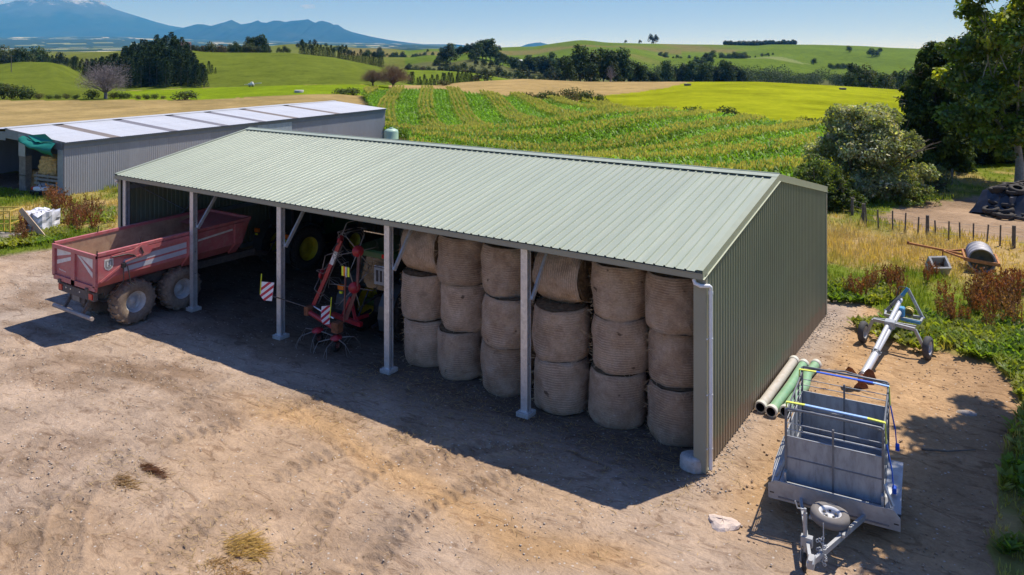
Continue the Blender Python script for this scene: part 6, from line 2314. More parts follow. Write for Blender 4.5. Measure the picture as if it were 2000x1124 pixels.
for i in range(5):
    a = i * 2 * math.pi / 5
    MB().cbox(.035, .050, .105 * math.cos(a) - .03, .105 * math.cos(a) + .03, .105 * math.sin(a) - .022, .105 * math.sin(a) + .022, .004).build('rim_slot', BLACKP, w)
MB().bar((-.35, -.62, .58), (.38, -.62, .58), .06, .05).build('spare_bracket', GALV, st_)
for i, x in enumerate((.20, .26)):
    MB().box(x, x + .045, -.90 - i * .05, -.70 - i * .05, .545, .60).build('clamp', GALV, st_)
lk = MB().lathe([(.026 + .008 * math.cos(t * 1.0472), .008 * math.sin(t * 1.0472)) for t in range(6)], 10, RX(math.pi / 2), closed=True).mesh('chain_link', GALV)
cr = random.Random(5)
for i in range(34):
    q = i / 33
    x = -.02 + .06 * math.sin(i * 1.9) + .02 * cr.uniform(-1, 1)
    y = -1.50 + .05 * math.cos(i * 1.3)
    z = .72 - .38 * abs(math.sin(q * 6.5)) + .02 * cr.uniform(-1, 1)
    link_mesh('chain_link', lk, st_, (x, y, z), (cr.uniform(0, 3), cr.uniform(0, 3), cr.uniform(0, 3)))
MB().path([(-.02, -1.5, .5), (.0, -1.45, .72), (-.01, -1.4, .98)], .011, 6).build('chain_rod', GALV, st_)


def strap(label, yl, kinds):
    t = thing('ratchet_strap', label, 'strap', (26.83, -.69, 0), .098)
    pts = [(X0 - .03, yl + .02, 2.02), (X0 - .02, yl, Zt + .05), (-.55, yl, Zt + .062), (.60, yl - .02, Zt + .062), (X1 + .03, yl - .03, Zt + .05), (X1 + .05, yl - .02, 1.85), (X1 + .14, yl + .18, 1.25), (X1 + .17, yl + .16, .90)]
    for i, m in enumerate(kinds):
        a, b_ = Vector(pts[i]), Vector(pts[i + 1])
        mb = MB()
        mb.bar(a, b_, .065, .02, (0, 0, 1) if abs((b_ - a).normalized().z) < .7 else (1, 0, 0))
        mb.build('webbing', m, t)
    e = pts[len(kinds)]
    mb = MB()
    mb.cbox(e[0] - .03, e[0] + .05, e[1] - .05, e[1] + .09, e[2] - .06, e[2] + .05, .012)
    mb.build('slack_bundle', STRAPB, t)
    return t


strap('yellow and blue ratchet strap across the front top of the stock crate', YF + .22, [STRAPY, STRAPY, STRAPP, STRAPY, STRAPY, STRAPB, STRAPB])
strap('yellow and dark blue ratchet strap across the rear top of the stock crate', YR - .28, [STRAPY, STRAPY, STRAPB, STRAPP, STRAPY, STRAPB, STRAPB])

# ================================================================ pond stirrer on two wheels
WHT = solid('pale_galvanised_tube', (.60, .61, .64), rough=.4, metal=.3, var=.08, dirt=(.45, .42, .4), dirt_amt=.25)
BLUE = solid('bright_blue_paint', (.05, .30, .55), rough=.4, var=.1, dirt=(.4, .42, .45), dirt_amt=.4)
ps = thing('pond_stirrer', 'galvanised long-shaft slurry stirrer on two wheels with rusty propeller behind the stock trailer', 'slurry stirrer')
Ptip, Ptop = Vector((26.12, 6.62, .27)), Vector((26.50, 11.75, .86))
ax = (Ptop - Ptip).normalized()
MB().tube(Ptip + ax * .15, Ptip + ax * 1.75, .105, 14).build('shaft_tube', WHT, ps)
MB().tube(Ptip + ax * 1.65, Ptop, .075, 14).build('shaft_tube', WHT, ps)
up_off = Vector((-.09, 0, .17))
MB().tube(Ptip + ax * 1.72 + up_off * .35, Ptop + up_off + ax * .35, .07, 14).build('outlet_tube', WHT, ps)
for t_, r in ((.18, .125), (1.70, .135), (1.62, .12)):
    MB().tube(Ptip + ax * t_, Ptip + ax * (t_ + .05), r, 14).build('flange', FRAME, ps)
mb = MB()
for i in range(6):
    a = i * 1.047
    mb.tube(Ptip + ax * 1.60 + Vector((.12 * math.cos(a), 0, .12 * math.sin(a))), Ptip + ax * 1.82 + Vector((.12 * math.cos(a), 0, .12 * math.sin(a))), .012, 5)
tag(mb.build('flange_bolts', GALV, ps), kind='stuff')
# rusty propeller blades and guard
hub = MB()
side = ax.cross(Vector((0, 0, 1))).normalized()
upv = side.cross(ax)
hub.tube(Ptip - ax * .12, Ptip + ax * .16, .07, 12)
hb_ = hub.build('propeller_hub', RUST, ps)
for i in range(3):
    a = i * 2.094 + .5
    d = side * math.cos(a) + upv * math.sin(a)
    e = d.cross(ax)
    mb = MB()
    c0 = Ptip - ax * .02
    vs = []
    for k, (r_, w_) in enumerate(((.05, .06), (.18, .19), (.32, .22), (.43, .12))):
        tw = .9 - .5 * k / 3
        dirv = e * math.cos(tw) + ax * math.sin(tw)
        for s in (-1, 1):
            for o_ in (-.006, .006):
                vs.append(c0 + d * r_ + dirv * (w_ * s) + ax * o_)
    fs = []
    for k in range(3):
        o = k * 4
        fs += [(o, o + 4, o + 6, o + 2), (o + 1, o + 3, o + 7, o + 5), (o, o + 1, o + 5, o + 4), (o + 2, o + 6, o + 7, o + 3)]
    fs.append((12, 14, 15, 13))
    mb._add(vs, fs)
    mb.build('propeller_blade', RUST, hb_)
# axle with cranked ends, wheels
WL, WRr = Vector((25.56, 10.36, .34)), Vector((27.44, 10.02, .34))
CL, CR = Vector((25.86, 10.32, .80)), Vector((27.08, 10.10, .80))
cen = (CL + CR) / 2 + Vector((-.08, 0, .02))
for a, b_ in ((CL, cen), (cen, CR)):
    MB().bar(a, b_, .08, .09).build('axle_beam', GALV, ps)
    MB().bar(a + Vector((0, .12, 0)), b_ + Vector((0, .30, 0)), .05, .06).build('axle_stay', GALV, ps)
MB().bar(CL, WL + Vector((.12, 0, .0)), .06, .09).build('crank_arm', GALV, ps)
MB().bar(CR, WRr + Vector((-.12, 0, .0)), .06, .09).build('crank_arm', GALV, ps)
iw = wheel_meshes(.335, .19, .20, 0, 0, False, .03, solid('ribbed_grey_rubber', (.06, .06, .065), rough=.8, var=.15), RIMW)
for p_, fl in ((WL, True), (WRr, False)):
    w = add_wheel(ps, iw, p_, fl)
    w.rotation_euler[2] += -.17
MB().cbox(26.22, 26.52, 10.0, 10.36, .70, .92, .02).build('saddle', GALV, ps)
# three point headstock
TOP = Vector((26.66, 12.0, 1.50))
FL, FR = Vector((26.02, 11.92, .66)), Vector((27.12, 11.82, .66))
for a in (FL, FR):
    MB().bar(a, TOP, .04, .10).build('headstock_leg', GALV, ps)
MB().bar(FL, FR, .08, .08).build('cross_bar', GALV, ps)
MB().bar(FL + Vector((.02, -.45, 0)), FR + Vector((-.02, -.45, 0)), .07, .09).build('cross_bar', GALV, ps)
MB().bar(FL + Vector((.5, -.52, -.02)), FR + Vector((-.02, -.52, -.02)), .03, .09).build('blue_rail', BLUE, ps)
for a in (FL, FR):
    MB().bar(a, a + Vector((.02 if a is FL else -.02, -.45, 0)), .06, .07).build('frame_side', GALV, ps)
    MB().tube(a + Vector((-.06, .03, .0)), a + Vector((.06, .03, 0)), .04, 8).build('link_pin', CHROME, ps)
MB().tube(Ptop + up_off + ax * .25, Ptop + up_off + ax * .35 + Vector((.05, .1, .18)), .03, 8).build('ram_rod', CHROME, ps)
MB().tube(Ptop + up_off + Vector((.08, .18, .22)), TOP + Vector((0, 0, .02)), .055, 10).build('blue_ram', BLUE, ps)
MB().cbox(26.38, 26.62, 11.45, 11.72, .70, .98, .03).build('gearbox', BLUE, ps)
mb = MB()
mb.lathe([(.12, 0), (.14, .02), (.14, .22), (.10, .26), (.001, .26)], 14, TR(26.72, 11.7, .80) @ RX(-math.pi / 2))
mb.build('shaft_cover', solid('yellow_plastic', (.65, .50, .12), rough=.5, var=.1), ps)
MB().path([TOP + Vector((-.05, 0, .03)), TOP + Vector((-.25, -.1, .05)), TOP + Vector((-.32, -.15, -.3)), FL + Vector((.1, -.1, .3)), FL + Vector((.3, -.3, .1))], .016, 6).build('hydraulic_hose', HOSE, ps)

# ================================================================ three pipes on the ground along the end wall
PGR = solid('mint_green_pipe', (.20, .38, .22), rough=.45, var=.1, dirt=(.4, .36, .25), dirt_amt=.3)
PGY = solid('grey_pipe', (.46, .43, .38), rough=.6, var=.12, dirt=(.35, .25, .17), dirt_amt=.4)
PEND = solid('pale_pipe_socket', (.55, .54, .48), rough=.6, var=.1)


def pipe(label, pts, r, m):
    t = thing('pipe', label, 'pipe', group='pipes lying along the end wall')
    MB().path(pts, r, 18, cap=False).build('barrel', m, t)
    MB().path([Vector(p) for p in pts], r - .012, 18, cap=False).build('bore', BLACKP, t)
    for a, b_ in ((pts[0], pts[1]), (pts[-1], pts[-2])):
        a, b_ = Vector(a), Vector(b_)
        d = (b_ - a).normalized()
        z = d
        x = z.orthogonal().normalized()
        y = z.cross(x)
        M = Matrix(((x.x, y.x, z.x, a.x), (x.y, y.y, z.y, a.y), (x.z, y.z, z.z, a.z), (0, 0, 0, 1)))
        MB().lathe([(r - .012, -.01), (r + .022, -.01), (r + .026, .0), (r + .026, .13), (r + .004, .15), (r - .012, .15)], 18, M).build('socket', PEND, t)
    return t


pipe('grey pipe lying nearest the green end wall', [(24.20, 3.62, .14), (24.19, 5.4, .14), (24.17, 7.25, .14)], .125, PGY)
pipe('mint green pipe in the middle of the three by the wall', [(24.50, 3.52, .14), (24.52, 5.4, .14), (24.47, 7.15, .14)], .125, PGR)
pipe('mint green pipe nearest the stock trailer, slightly bent', [(24.80, 3.72, .14), (24.80, 4.6, .14), (24.86, 5.6, .14), (24.74, 6.4, .14), (24.78, 7.35, .14)], .125, PGR)

# ================================================================ land roller in the long grass
DRUM = solid('weathered_drum_steel', (.36, .36, .38), rough=.6, metal=.3, var=.15, scale=4, stretch=(1, 1, 3), dirt=(.3, .17, .1), dirt_amt=.3)
RUSTL = solid('orange_rust', (.42, .19, .07), rough=.9, var=.3, scale=6, dirt=(.2, .08, .04), dirt_amt=.5)
rl = thing('land_roller', 'old grey drum land roller with rusty frame and tow bar in long grass', 'roller', (28.36, 21.3, 0), math.atan2(1, -.12) - math.pi / 2 + .0)
mb = MB()
MY = TR(0, 0, .56) @ RX(-math.pi / 2)
mb.lathe([(.50, -.02), (.53, 0), (.53, .05), (.50, .06), (.50, .42), (.515, .43), (.515, .47), (.50, .48), (.50, .92), (.515, .93), (.515, .97), (.50, .98), (.50, 1.38), (.53, 1.39), (.53, 1.44), (.50, 1.46)], 32, MY)
mb.lathe([(.50, -.02), (.45, .03), (.45, 1.4), (.50, 1.46)], 32, MY)
dr = mb.build('drum', DRUM, rl)
MB().lathe([(.44, .16), (.20, .22), (.05, .2), (.05, .12), (.001, .12)], 24, MY).build('drum_end', solid('olive_rust', (.12, .11, .06), rough=.9, var=.3), dr)
MB().tube((0, -.12, .56), (0, 1.56, .56), .035, 8).build('shaft', RUST, rl)
for a, b_ in (((-.62, -.10, .60), (.62, -.10, .50)), ((-.62, 1.56, .60), (.62, 1.56, .50)), ((-.62, -.10, .60), (-.62, 1.56, .60)), ((.62, -.10, .50), (.62, 1.56, .50))):
    MB().bar(a, b_, .07, .14).build('frame_bar', RUSTL, rl)
TIP = (-2.75, 1.75, .62)
MB().bar((-.62, 0.0, .60), (-1.35, .95, .60), .06, .08).build('tow_brace', RUSTL, rl)
MB().bar((-.62, 1.5, .62), (-1.35, .95, .60), .06, .08).build('tow_brace', RUSTL, rl)
MB().bar((-.62, .75, .60), TIP, .08, .09).build('tow_bar', RUSTL, rl)
MB().bar((-1.40, 1.03, .58), (-1.40, 1.03, .05), .05, .05).build('prop_stand', RUST, rl)
MB().tube((TIP[0], TIP[1], .56), (TIP[0], TIP[1], .70), .05, 8).build('tow_eye', RUST, rl)

# hollow concrete block in the grass
cb = thing('concrete_box', 'small hollow concrete box lying open side up in the grass', 'concrete box', (26.76, 20.3, .16), .25, rot=(.72, -.05, .5))
mb = MB()
for a in ((-.36, -.28, -.30, .30), (.28, .36, -.30, .30)):
    mb.box(a[0], a[1], a[2], a[3], 0, .6)
mb.box(-.28, .28, -.30, -.23, 0, .6)
mb.box(-.28, .28, .23, .30, 0, .6)
mb.box(-.28, .28, -.23, .23, 0, .05)
mb.build('box_shell', CONC, cb)
for i in range(9):
    MB().cbox(-.2 + .05 * i, -.12 + .05 * i, -.2 + .12 * (i % 3), -.1 + .12 * (i % 3), .05, .14 + .03 * (i % 2), .02).build('rubble', PEND if i % 3 else CONC, cb)

# ================================================================ silage bunker with tyres
PLAST = solid('black_sheet', (.012, .012, .013), rough=.25, var=.2, spec=.6)
sb = thing('silage_bunker', 'low dark panel bunker under black plastic beside the dirt track', 'silage bunker', (29.3, 35.2, 0), -.23)
MB().bar((-.15, 0, .55), (.95, 5.2, .62), .14, 1.15).build('wall_panel', solid('dark_panel', (.085, .085, .09), rough=.7, var=.25, dirt=(.2, .19, .18), dirt_amt=.4), sb)
g_ = np.random.default_rng(8)
mb = MB()
nx, ny = 12, 22
vs = []
for j in range(ny):
    for i in range(nx):
        q, t_ = i / (nx - 1), j / (ny - 1)
        zz = (1.15 + .30 * math.sin(math.pi * q)) * min(1, t_ * 5 + .1) * (1 if q > .02 else .0) * (1 if q < .98 else 0) + g_.normal(0, .035)
        vs.append((-2.2 + 2.9 * q + .9 * t_ * .9, -.35 + 5.8 * t_, max(zz, .0)))
fs = [(j * nx + i, j * nx + i + 1, (j + 1) * nx + i + 1, (j + 1) * nx + i) for j in range(ny - 1) for i in range(nx - 1)]
mb._add(vs, fs, False)
mb.build('plastic_cover', PLAST, sb)
ty = wheel_meshes(.34, .20, .20, 0, 0, False)[0]
tyb = wheel_meshes(.44, .28, .24, 0, 0, False)[0]
tr_ = random.Random(12)
ct, sn_ = math.cos(-.23), math.sin(-.23)
for i in range(30):
    t_ = (i % 15) / 14
    lx = -.35 + .9 * t_ + (.0 if i < 15 else -.75) + tr_.uniform(-.15, .15)
    ly = -.2 + 5.3 * t_ + tr_.uniform(-.12, .12)
    lz = 1.34 + .16 * (i % 2) if t_ > .12 else .35 + .3 * (i % 3)
    wx, wy = 29.3 + lx * ct - ly * sn_, 35.2 + lx * sn_ + ly * ct
    o = link_mesh('tyre', ty if i % 3 else tyb, None, (wx, wy, lz), (tr_.uniform(-.35, .35), math.pi / 2 + tr_.uniform(-.4, .4), tr_.uniform(0, 3)))
    tag(o, f"black tyre on the silage bunker, {['front row', 'back row'][i >= 15]}, {['1st', '2nd', '3rd'][(i % 15)] if (i % 15) < 3 else str(i % 15 + 1) + 'th'} from near end", 'tyre', 'tyres on the silage bunker')
for i, (x, y) in enumerate(((27.3, 34.0), (27.65, 33.75), (28.3, 33.9), (28.7, 34.4), (29.1, 35.4), (29.5, 36.3), (29.9, 37.2))):
    o = link_mesh('tyre', tyb if i % 2 else ty, None, (x + 1.25, y + .8, .14 + .05 * (i % 2)), (tr_.uniform(-.2, .2), math.pi / 2 + tr_.uniform(-.3, .3), tr_.uniform(0, 3)))
    tag(o, f"loose black tyre at the foot of the bunker, {['1st', '2nd', '3rd', '4th', '5th', '6th', '7th'][i]} from left", 'tyre', 'loose tyres at the bunker foot')

# ================================================================ post and wire fence along the track
WOODP = solid('weathered_fence_wood', (.13, .11, .09), rough=.95, var=.35, scale=8, bmp=.5)
WIRE = solid('fence_wire', (.25, .24, .23), rough=.6, metal=.4)
fn = thing('wire_fence', 'old post and wire fence leaning along the near side of the dirt track', 'fence')
fr = random.Random(3)
fpts = [(19.7, 33.0), (20.05, 32.6), (20.4, 32.2), (20.65, 31.9), (21.3, 31.0), (21.65, 30.5), (22.15, 29.6), (22.55, 28.6), (22.8, 28.2), (23.4, 28.0), (24.1, 27.75), (24.7, 27.5), (25.3, 27.35), (25.75, 27.2), (26.15, 27.1), (26.7, 27.05), (27.2, 27.0), (27.75, 26.95), (28.3, 26.95), (28.85, 26.95), (29.4, 26.95), (30.1, 26.9), (31, 26.8)]
thick = {5: 1, 13: 1, 20: 1, 7: 1}
tops = []
for i, (x, y) in enumerate(fpts):
    h_ = 1.02 + fr.uniform(-.12, .08)
    ln = (fr.uniform(-.10, .10), fr.uniform(-.08, .08)) if i not in (4, 6) else (.35, .1)
    z0 = gz(x, y)
    if thick.get(i):
        mb = MB().tube((x, y, z0 - .2), (x + ln[0] * .2, y + ln[1] * .2, z0 + h_ + .05), .085, 8, .08)
    else:
        mb = MB().bar((x, y, z0 - .2), (x + ln[0], y + ln[1], z0 + h_), .07, .05)
    mb.build('post', WOODP, fn)
    tops.append((Vector((x, y, z0)), Vector((x + ln[0], y + ln[1], z0 + h_))))
for q in (.35, .62, .92):
    MB().path([a.lerp(b_, q) for a, b_ in tops], .007, 4).build('wire', WIRE, fn)
bpst = link_mesh('fence_post', MB().tube((0, 0, -.2), (.05, 0, 1.15), .07, 8, .065).mesh('fence_post', WOODP), None, (25.5, 45.2, gz(25.5, 45.2)))
tag(bpst, 'single wooden post standing beyond the silage bunker in front of the dark trees', 'post')
# ================================================================ the old grey hay shed
OG = solid('old_grey_iron', (.31, .325, .37), rough=.5, metal=.25, var=.12, scale=.7, dirt=(.24, .22, .21), dirt_amt=.4, stretch=(1, 1, .4), rnd=.10)
OGR = solid('old_roof_iron', (.63, .64, .645), rough=.42, metal=.25, var=.08, scale=.5, dirt=(.42, .40, .40), dirt_amt=.35, rnd=.08)
OGD = solid('dark_fascia_iron', (.20, .225, .27), rough=.55, metal=.2, var=.1)
SKYL = solid('brown_fibreglass', (.21, .175, .145), rough=.55, var=.18, scale=2)
SKYL2 = solid('grey_fibreglass', (.20, .19, .20), rough=.5, var=.18, scale=2)
TIMB = solid('grey_timber', (.30, .26, .21), rough=.9, var=.25, scale=3, stretch=(.6, .6, 6))
HAYL = solid('loose_hay', (.62, .40, .16), rough=.95, var=.4, scale=6, bmp=.8, bscale=18, spec=.05)
HAYB = solid('brown_stacked_hay', (.32, .20, .09), rough=.95, var=.4, scale=5, bmp=.8, bscale=18, spec=.05)
OL, OW, OE, ORZ = 33.0, 13.4, 3.52, 4.06
og = thing('hay_shed', 'long old grey corrugated iron hay shed with brown skylight strips', 'shed', (-21.6, 8.3, 0), .089)
osl = (ORZ - OE) / (OW / 2)


def corr(width, n, h):
    pts = []
    for k in range(n * 4 + 1):
        pts.append((width * k / (n * 4), h * .5 * (1 - math.cos(k * math.pi / 2))))
    return pts


# right wall sheets; a dark gap and a paler sliding door break the run
NS = 43
sw_ = OL / NS
wm = sheet(corr(sw_, 5, .022), (0, 0, 0), (0, 1, 0), (0, 0, 1), (1, 0, 0), lambda s: .02, lambda s: OE - .03).mesh('wall_sheet', OG)
wmd = sheet(corr(sw_, 5, .022), (.07, 0, 0), (0, 1, 0), (0, 0, 1), (1, 0, 0), lambda s: .05, lambda s: OE - .3).mesh('door_sheet', solid('pale_blue_door_iron', (.40, .46, .52), rough=.5, metal=.3, var=.12, stretch=(1, 1, .3)))
for k in range(NS):
    if 19 <= k <= 20: continue
    if 21 <= k <= 25:
        link_mesh('door_sheet', wmd, og, (0, k * sw_, 0))
    else:
        link_mesh('wall_sheet', wm, og, (0, k * sw_, 0))
rslen = math.hypot(OW / 2 + .25, (OW / 2 + .25) * osl)
uo = Vector((-1, 0, osl)).normalized()
no = Vector((osl, 0, 1)).normalized()
rmesh = sheet(corr(sw_, 5, .02), (0, 0, 0), (0, 1, 0), uo, no, lambda s: 0, lambda s: rslen).mesh('roof_sheet', OGR)
sk1 = sheet(corr(sw_, 5, .02), (0, 0, 0), (0, 1, 0), uo, no, lambda s: 0, lambda s: rslen * .93).mesh('skylight', SKYL)
sk2 = sheet(corr(sw_, 5, .02), (0, 0, 0), (0, 1, 0), uo, no, lambda s: 0, lambda s: rslen * .93).mesh('skylight', SKYL2)
uo2 = Vector((1, 0, osl)).normalized()
no2 = Vector((-osl, 0, 1)).normalized()
rm2 = sheet(corr(sw_, 5, .02), (0, 0, 0), (0, 1, 0), uo2, no2, lambda s: 0, lambda s: rslen).mesh('roof_sheet', OGR)
for k in range(NS):
    sky_k = {4: sk1, 10: sk2, 16: sk2, 21: sk2, 26: sk1, 33: sk1}
    link_mesh('skylight' if k in sky_k else 'roof_sheet', sky_k.get(k, rmesh), og, (.25, k * sw_, OE - .25 * osl + .02))
    link_mesh('roof_sheet', rm2, og, (-OW - .25, k * sw_, OE - .25 * osl + .02))
MB().bar((-OW / 2, 0, ORZ + .05), (-OW / 2, OL, ORZ + .05), .4, .03).build('ridge_cap', OGR, og)
MB().box(.03, .07, 0, OL, OE - .42, OE - .02).build('fascia_strip', OGD, og)
MB().box(.07, .22, -.02, OL, OE - .10, OE - .04).build('gutter', OGD, og)
# ends and rear wall
mb = MB()
mb.prism([(0, 0), (0, OE - .05), (-OW / 2, ORZ - .04), (-OW, OE - .05), (-OW, 0)], plane_matrix((0, OL - .02, 0), (1, 0, 0), (0, 0, 1)), .02)
mb.build('end_wall', OG, og)
MB().box(-OW - .02, -OW, 0, OL, 0, OE - .05).build('rear_wall', OG, og)
# open front end: corner return, concrete post with sheeted head, gable fascia
MB().box(-.62, -.02, -.04, .0, .1, OE - .02).build('corner_return', solid('pale_return_iron', (.26, .29, .34), rough=.5, metal=.2, var=.1), og)
mb = MB()
mb.box(-5.05, -4.30, -.02, .40, 0, 2.35)
cp = mb.build('concrete_post', solid('stained_concrete', (.24, .21, .175), rough=.9, var=.25, scale=2.2, dirt=(.12, .10, .08), dirt_amt=.6, bmp=.3), og)
MB().box(-5.10, -4.25, -.07, -.03, 1.02, 1.08).build('post_strap', BLACKP, cp)
MB().box(-5.05, -4.28, -.06, -.02, 2.32, OE + .28).build('post_head_sheet', solid('pale_head_iron', (.33, .35, .39), rough=.5, metal=.2, var=.12), og)
mb = MB()
mb.prism([(-.62, OE - .5), (-.02, OE - .5), (-.02, OE - .02), (-OW / 2, ORZ - .02), (-OW / 2, ORZ - .62), (-4.28, ORZ - .75)], plane_matrix((0, -.02, 0), (1, 0, 0), (0, 0, 1)), .02)
mb.build('gable_fascia', OGD, og)
MB().box(-OW, -OW / 2, -.03, -.01, OE - .25, OE + .35).build('gable_fascia', OGD, og)
MB().box(-9.6, -9.0, .0, .4, 0, 3.4).build('concrete_post', CONC, og)
for y in (8.0, 16.0, 24.0):
    MB().box(-6.8, -6.5, y, y + .3, 0, 3.9).build('inner_post', TIMB, og)
OM = TR(-21.6, 8.3, 0) @ RZm(.089)


def ow(x, y, z): return tuple(OM @ Vector((x, y, z)))


# green shade cloth hung from the gable
tp = thing('shade_cloth', 'green shade cloth sagging across the top of the old shed opening', 'shade cloth')
mb = MB()
nx, nz = 14, 10
vs = []
for j in range(nz):
    for i in range(nx):
        q, t_ = i / (nx - 1), j / (nz - 1)
        x = -4.45 + 3.75 * q
        drop = (.42 + .42 * q ** 1.5) * t_
        y = -.12 - .55 * math.sin(math.pi * t_) * (.4 + .6 * math.sin(math.pi * q)) - .15 * t_
        z = 3.72 - .26 * q - .12 * math.sin(q * math.pi) - drop * 1.05 + .04 * math.sin(q * 17 + t_ * 5)
        vs.append(ow(x, y, z))
fs = [(j * nx + i, j * nx + i + 1, (j + 1) * nx + i + 1, (j + 1) * nx + i) for j in range(nz - 1) for i in range(nx - 1)]
mb._add(vs, fs, True)
mb.build('cloth', solid('green_cloth', (.0, .16, .125), rough=.7, var=.15), tp)
mb = MB()
mb._add([ow(-3.9, -.10, 3.78), ow(-1.9, -.10, 3.98), ow(-.9, -.10, 3.55), ow(-2.4, -.45, 3.46)], [(0, 1, 2, 3)])
mb.build('cloth_peak', solid('green_cloth_top', (.0, .20, .155), rough=.7, var=.1), tp)
# stored hay and rails inside
for i, (x, z, m, lab) in enumerate(((-4.15, .72, HAYB, 'dark hay stack low on the left inside the old shed'), (-2.75, 1.78, HAYL, 'golden loose hay heap on the rails inside the old shed'), (-2.6, .60, HAYB, 'brown hay under the rails inside the old shed'))):
    g_ = np.random.default_rng(20 + i)
    mb = MB()
    n1_, n2_ = 20, 10
    vs = []
    for j in range(n2_):
        for k in range(n1_):
            a, t_ = 2 * math.pi * k / n1_, j / (n2_ - 1)
            rr = (1 - .25 * t_ ** 3) * (1 + g_.normal(0, .05))
            cx_, sx_ = math.cos(a), math.sin(a)
            q = (abs(cx_) ** 4 + abs(sx_) ** 4) ** -.25
            vs.append(ow(x + 1.05 * rr * cx_ * q, 1.05 + .75 * rr * sx_ * q, z - .62 + 1.2 * t_ + g_.normal(0, .03)))
    fs = [(j * n1_ + k, j * n1_ + (k + 1) % n1_, (j + 1) * n1_ + (k + 1) % n1_, (j + 1) * n1_ + k) for j in range(n2_ - 1) for k in range(n1_)]
    fs.append(tuple((n2_ - 1) * n1_ + k for k in range(n1_)))
    mb._add(vs, fs)
    tag(mb.build('hay_heap', m), lab, 'hay')
rs = thing('timber_rails', 'grey timber stock rails in front of the stored hay in the old shed', 'rails')
for z in (.35, .62, .90, 1.14):
    MB().bar(ow(-3.5, .12, z), ow(-.7, .12, z + .02), .04, .14).build('rail', TIMB, rs)
for x in (-3.3, -2.0, -.8):
    MB().bar(ow(x, .18, 0), ow(x, .18, 1.3), .1, .1).build('rail_post', TIMB, rs)
# small white and red machine by the opening
qd = thing('barrow_mower', 'small white and red garden machine with black wheels at the old shed opening', 'mower', ow(-1.55, -.55, .12), .3)
mb = MB().cbox(-.42, .42, -.28, .28, .28, .50, .06)
mb.build('white_deck', solid('white_plastic', (.75, .75, .74), rough=.4, var=.05), qd)
MB().cbox(-.60, -.36, -.26, .26, .22, .50, .05).build('red_cowl', LAMPR, qd)
MB().path([(.3, -.2, .5), (.1, -.2, .85), (.1, .2, .85), (.3, .2, .5)], .025, 6).build('handle', BLACKP, qd)
MB().cbox(-.1, .25, -.18, .18, .50, .68, .05).build('engine', solid('grey_engine', (.3, .32, .36), var=.1), qd)
mw = wheel_meshes(.17, .12, .08, 0, 0, False, .01, RUBBER, RIMW)
for x, y in ((-.38, -.34), (.36, -.34), (-.38, .34), (.36, .34)):
    w = link_mesh('wheel', mw[0], qd, (x, y, .16), (0, 0, math.pi / 2))

# ================================================================ pale green water tank at the maize edge
wt = thing('water_tank', 'pale green plastic water tank peeping over the shed ridge by the maize', 'water tank', (-21.0, 38.3, 0))
MB().lathe([(.66, 0), (.68, .05), (.68, .9), (.70, .93), (.68, .96), (.68, 1.62), (.62, 1.78), (.36, 1.90), (.16, 1.93), (.16, 1.99), (.0001, 2.0)], 28).build('tank_shell', solid('pale_green_plastic', (.36, .52, .40), rough=.45, var=.06), wt)
MB().lathe([(.19, 1.96), (.20, 2.03), (.0001, 2.05)], 16).build('tank_lid', solid('green_lid', (.25, .42, .30), rough=.5), wt)

# ================================================================ odds and ends on the left verge
YP = solid('yellow_frame_paint', (.62, .44, .06), rough=.5, var=.12, dirt=(.45, .35, .2), dirt_amt=.4)
yf = thing('yellow_frame', 'yellow steel tube crate frame standing in the weeds at the left edge', 'steel frame', (-13.35, 1.35, 0), .62)
Xa, Xb, Ya, Yb, H_ = -1.25, .65, -.5, .55, 1.35
for x in (Xa, (Xa + Xb) / 2, Xb):
    for y in (Ya, Yb):
        MB().bar((x, y, 0), (x, y, H_), .06, .06).build('upright', YP, yf)
for z in (.12, .72, H_):
    for y in (Ya, Yb):
        MB().bar((Xa, y, z), (Xb, y, z), .05, .05).build('long_rail', YP, yf)
    for x in (Xa, Xb):
        MB().bar((x, Ya, z), (x, Yb, z), .05, .05).build('end_rail', YP, yf)
MB().bar((Xa, Ya - .03, .15), (Xb, Ya - .03, .68), .05, .03).build('diagonal', YP, yf)
MB().bar((Xa, Ya - .03, .75), (Xb, Ya - .03, H_ - .04), .05, .03).build('diagonal', YP, yf)
# white wrapped bundle
wb = thing('wrapped_bundle', 'square bundle wrapped in loose white plastic behind the leaning plank', 'wrapped bundle', (-13.15, 3.05, 0), .25)
g_ = np.random.default_rng(31)
mb = MB()
vs, fs = [], []
n1_, n2_ = 28, 9
for j in range(n2_):
    t_ = j / (n2_ - 1)
    for k in range(n1_):
        a = 2 * math.pi * k / n1_
        q = (abs(math.cos(a)) ** 6 + abs(math.sin(a)) ** 6) ** (-1 / 6)
        rr = (1 + .04 * math.sin(7 * a + 3 * t_) + g_.normal(0, .025)) * (1 if t_ < .75 else 1 - (t_ - .75) * 2.6)
        vs.append((.78 * rr * math.cos(a) * q, .66 * rr * math.sin(a) * q, min(1, t_ / .75) * .98 + .06 * g_.normal() * (t_ > .6)))
for j in range(n2_ - 1):
    for k in range(n1_):
        fs.append((j * n1_ + k, j * n1_ + (k + 1) % n1_, (j + 1) * n1_ + (k + 1) % n1_, (j + 1) * n1_ + k))
fs.append(tuple((n2_ - 1) * n1_ + k for k in range(n1_)))
mb._add(vs, fs)
mb.build('white_wrap', solid('white_wrap', (.68, .69, .74), rough=.4, var=.12, dirt=(.4, .38, .36), dirt_amt=.4), wb)
for a in (-.3, .25):
    MB().bar((a, -.70, .02), (a, -.70, 1.0), .03, .02).build('tie_band', solid('dark_band', (.1, .1, .11)), wb)
    MB().bar((a, -.68, 1.005), (a, .66, 1.005), .03, .02).build('tie_band', BLACKP, wb)
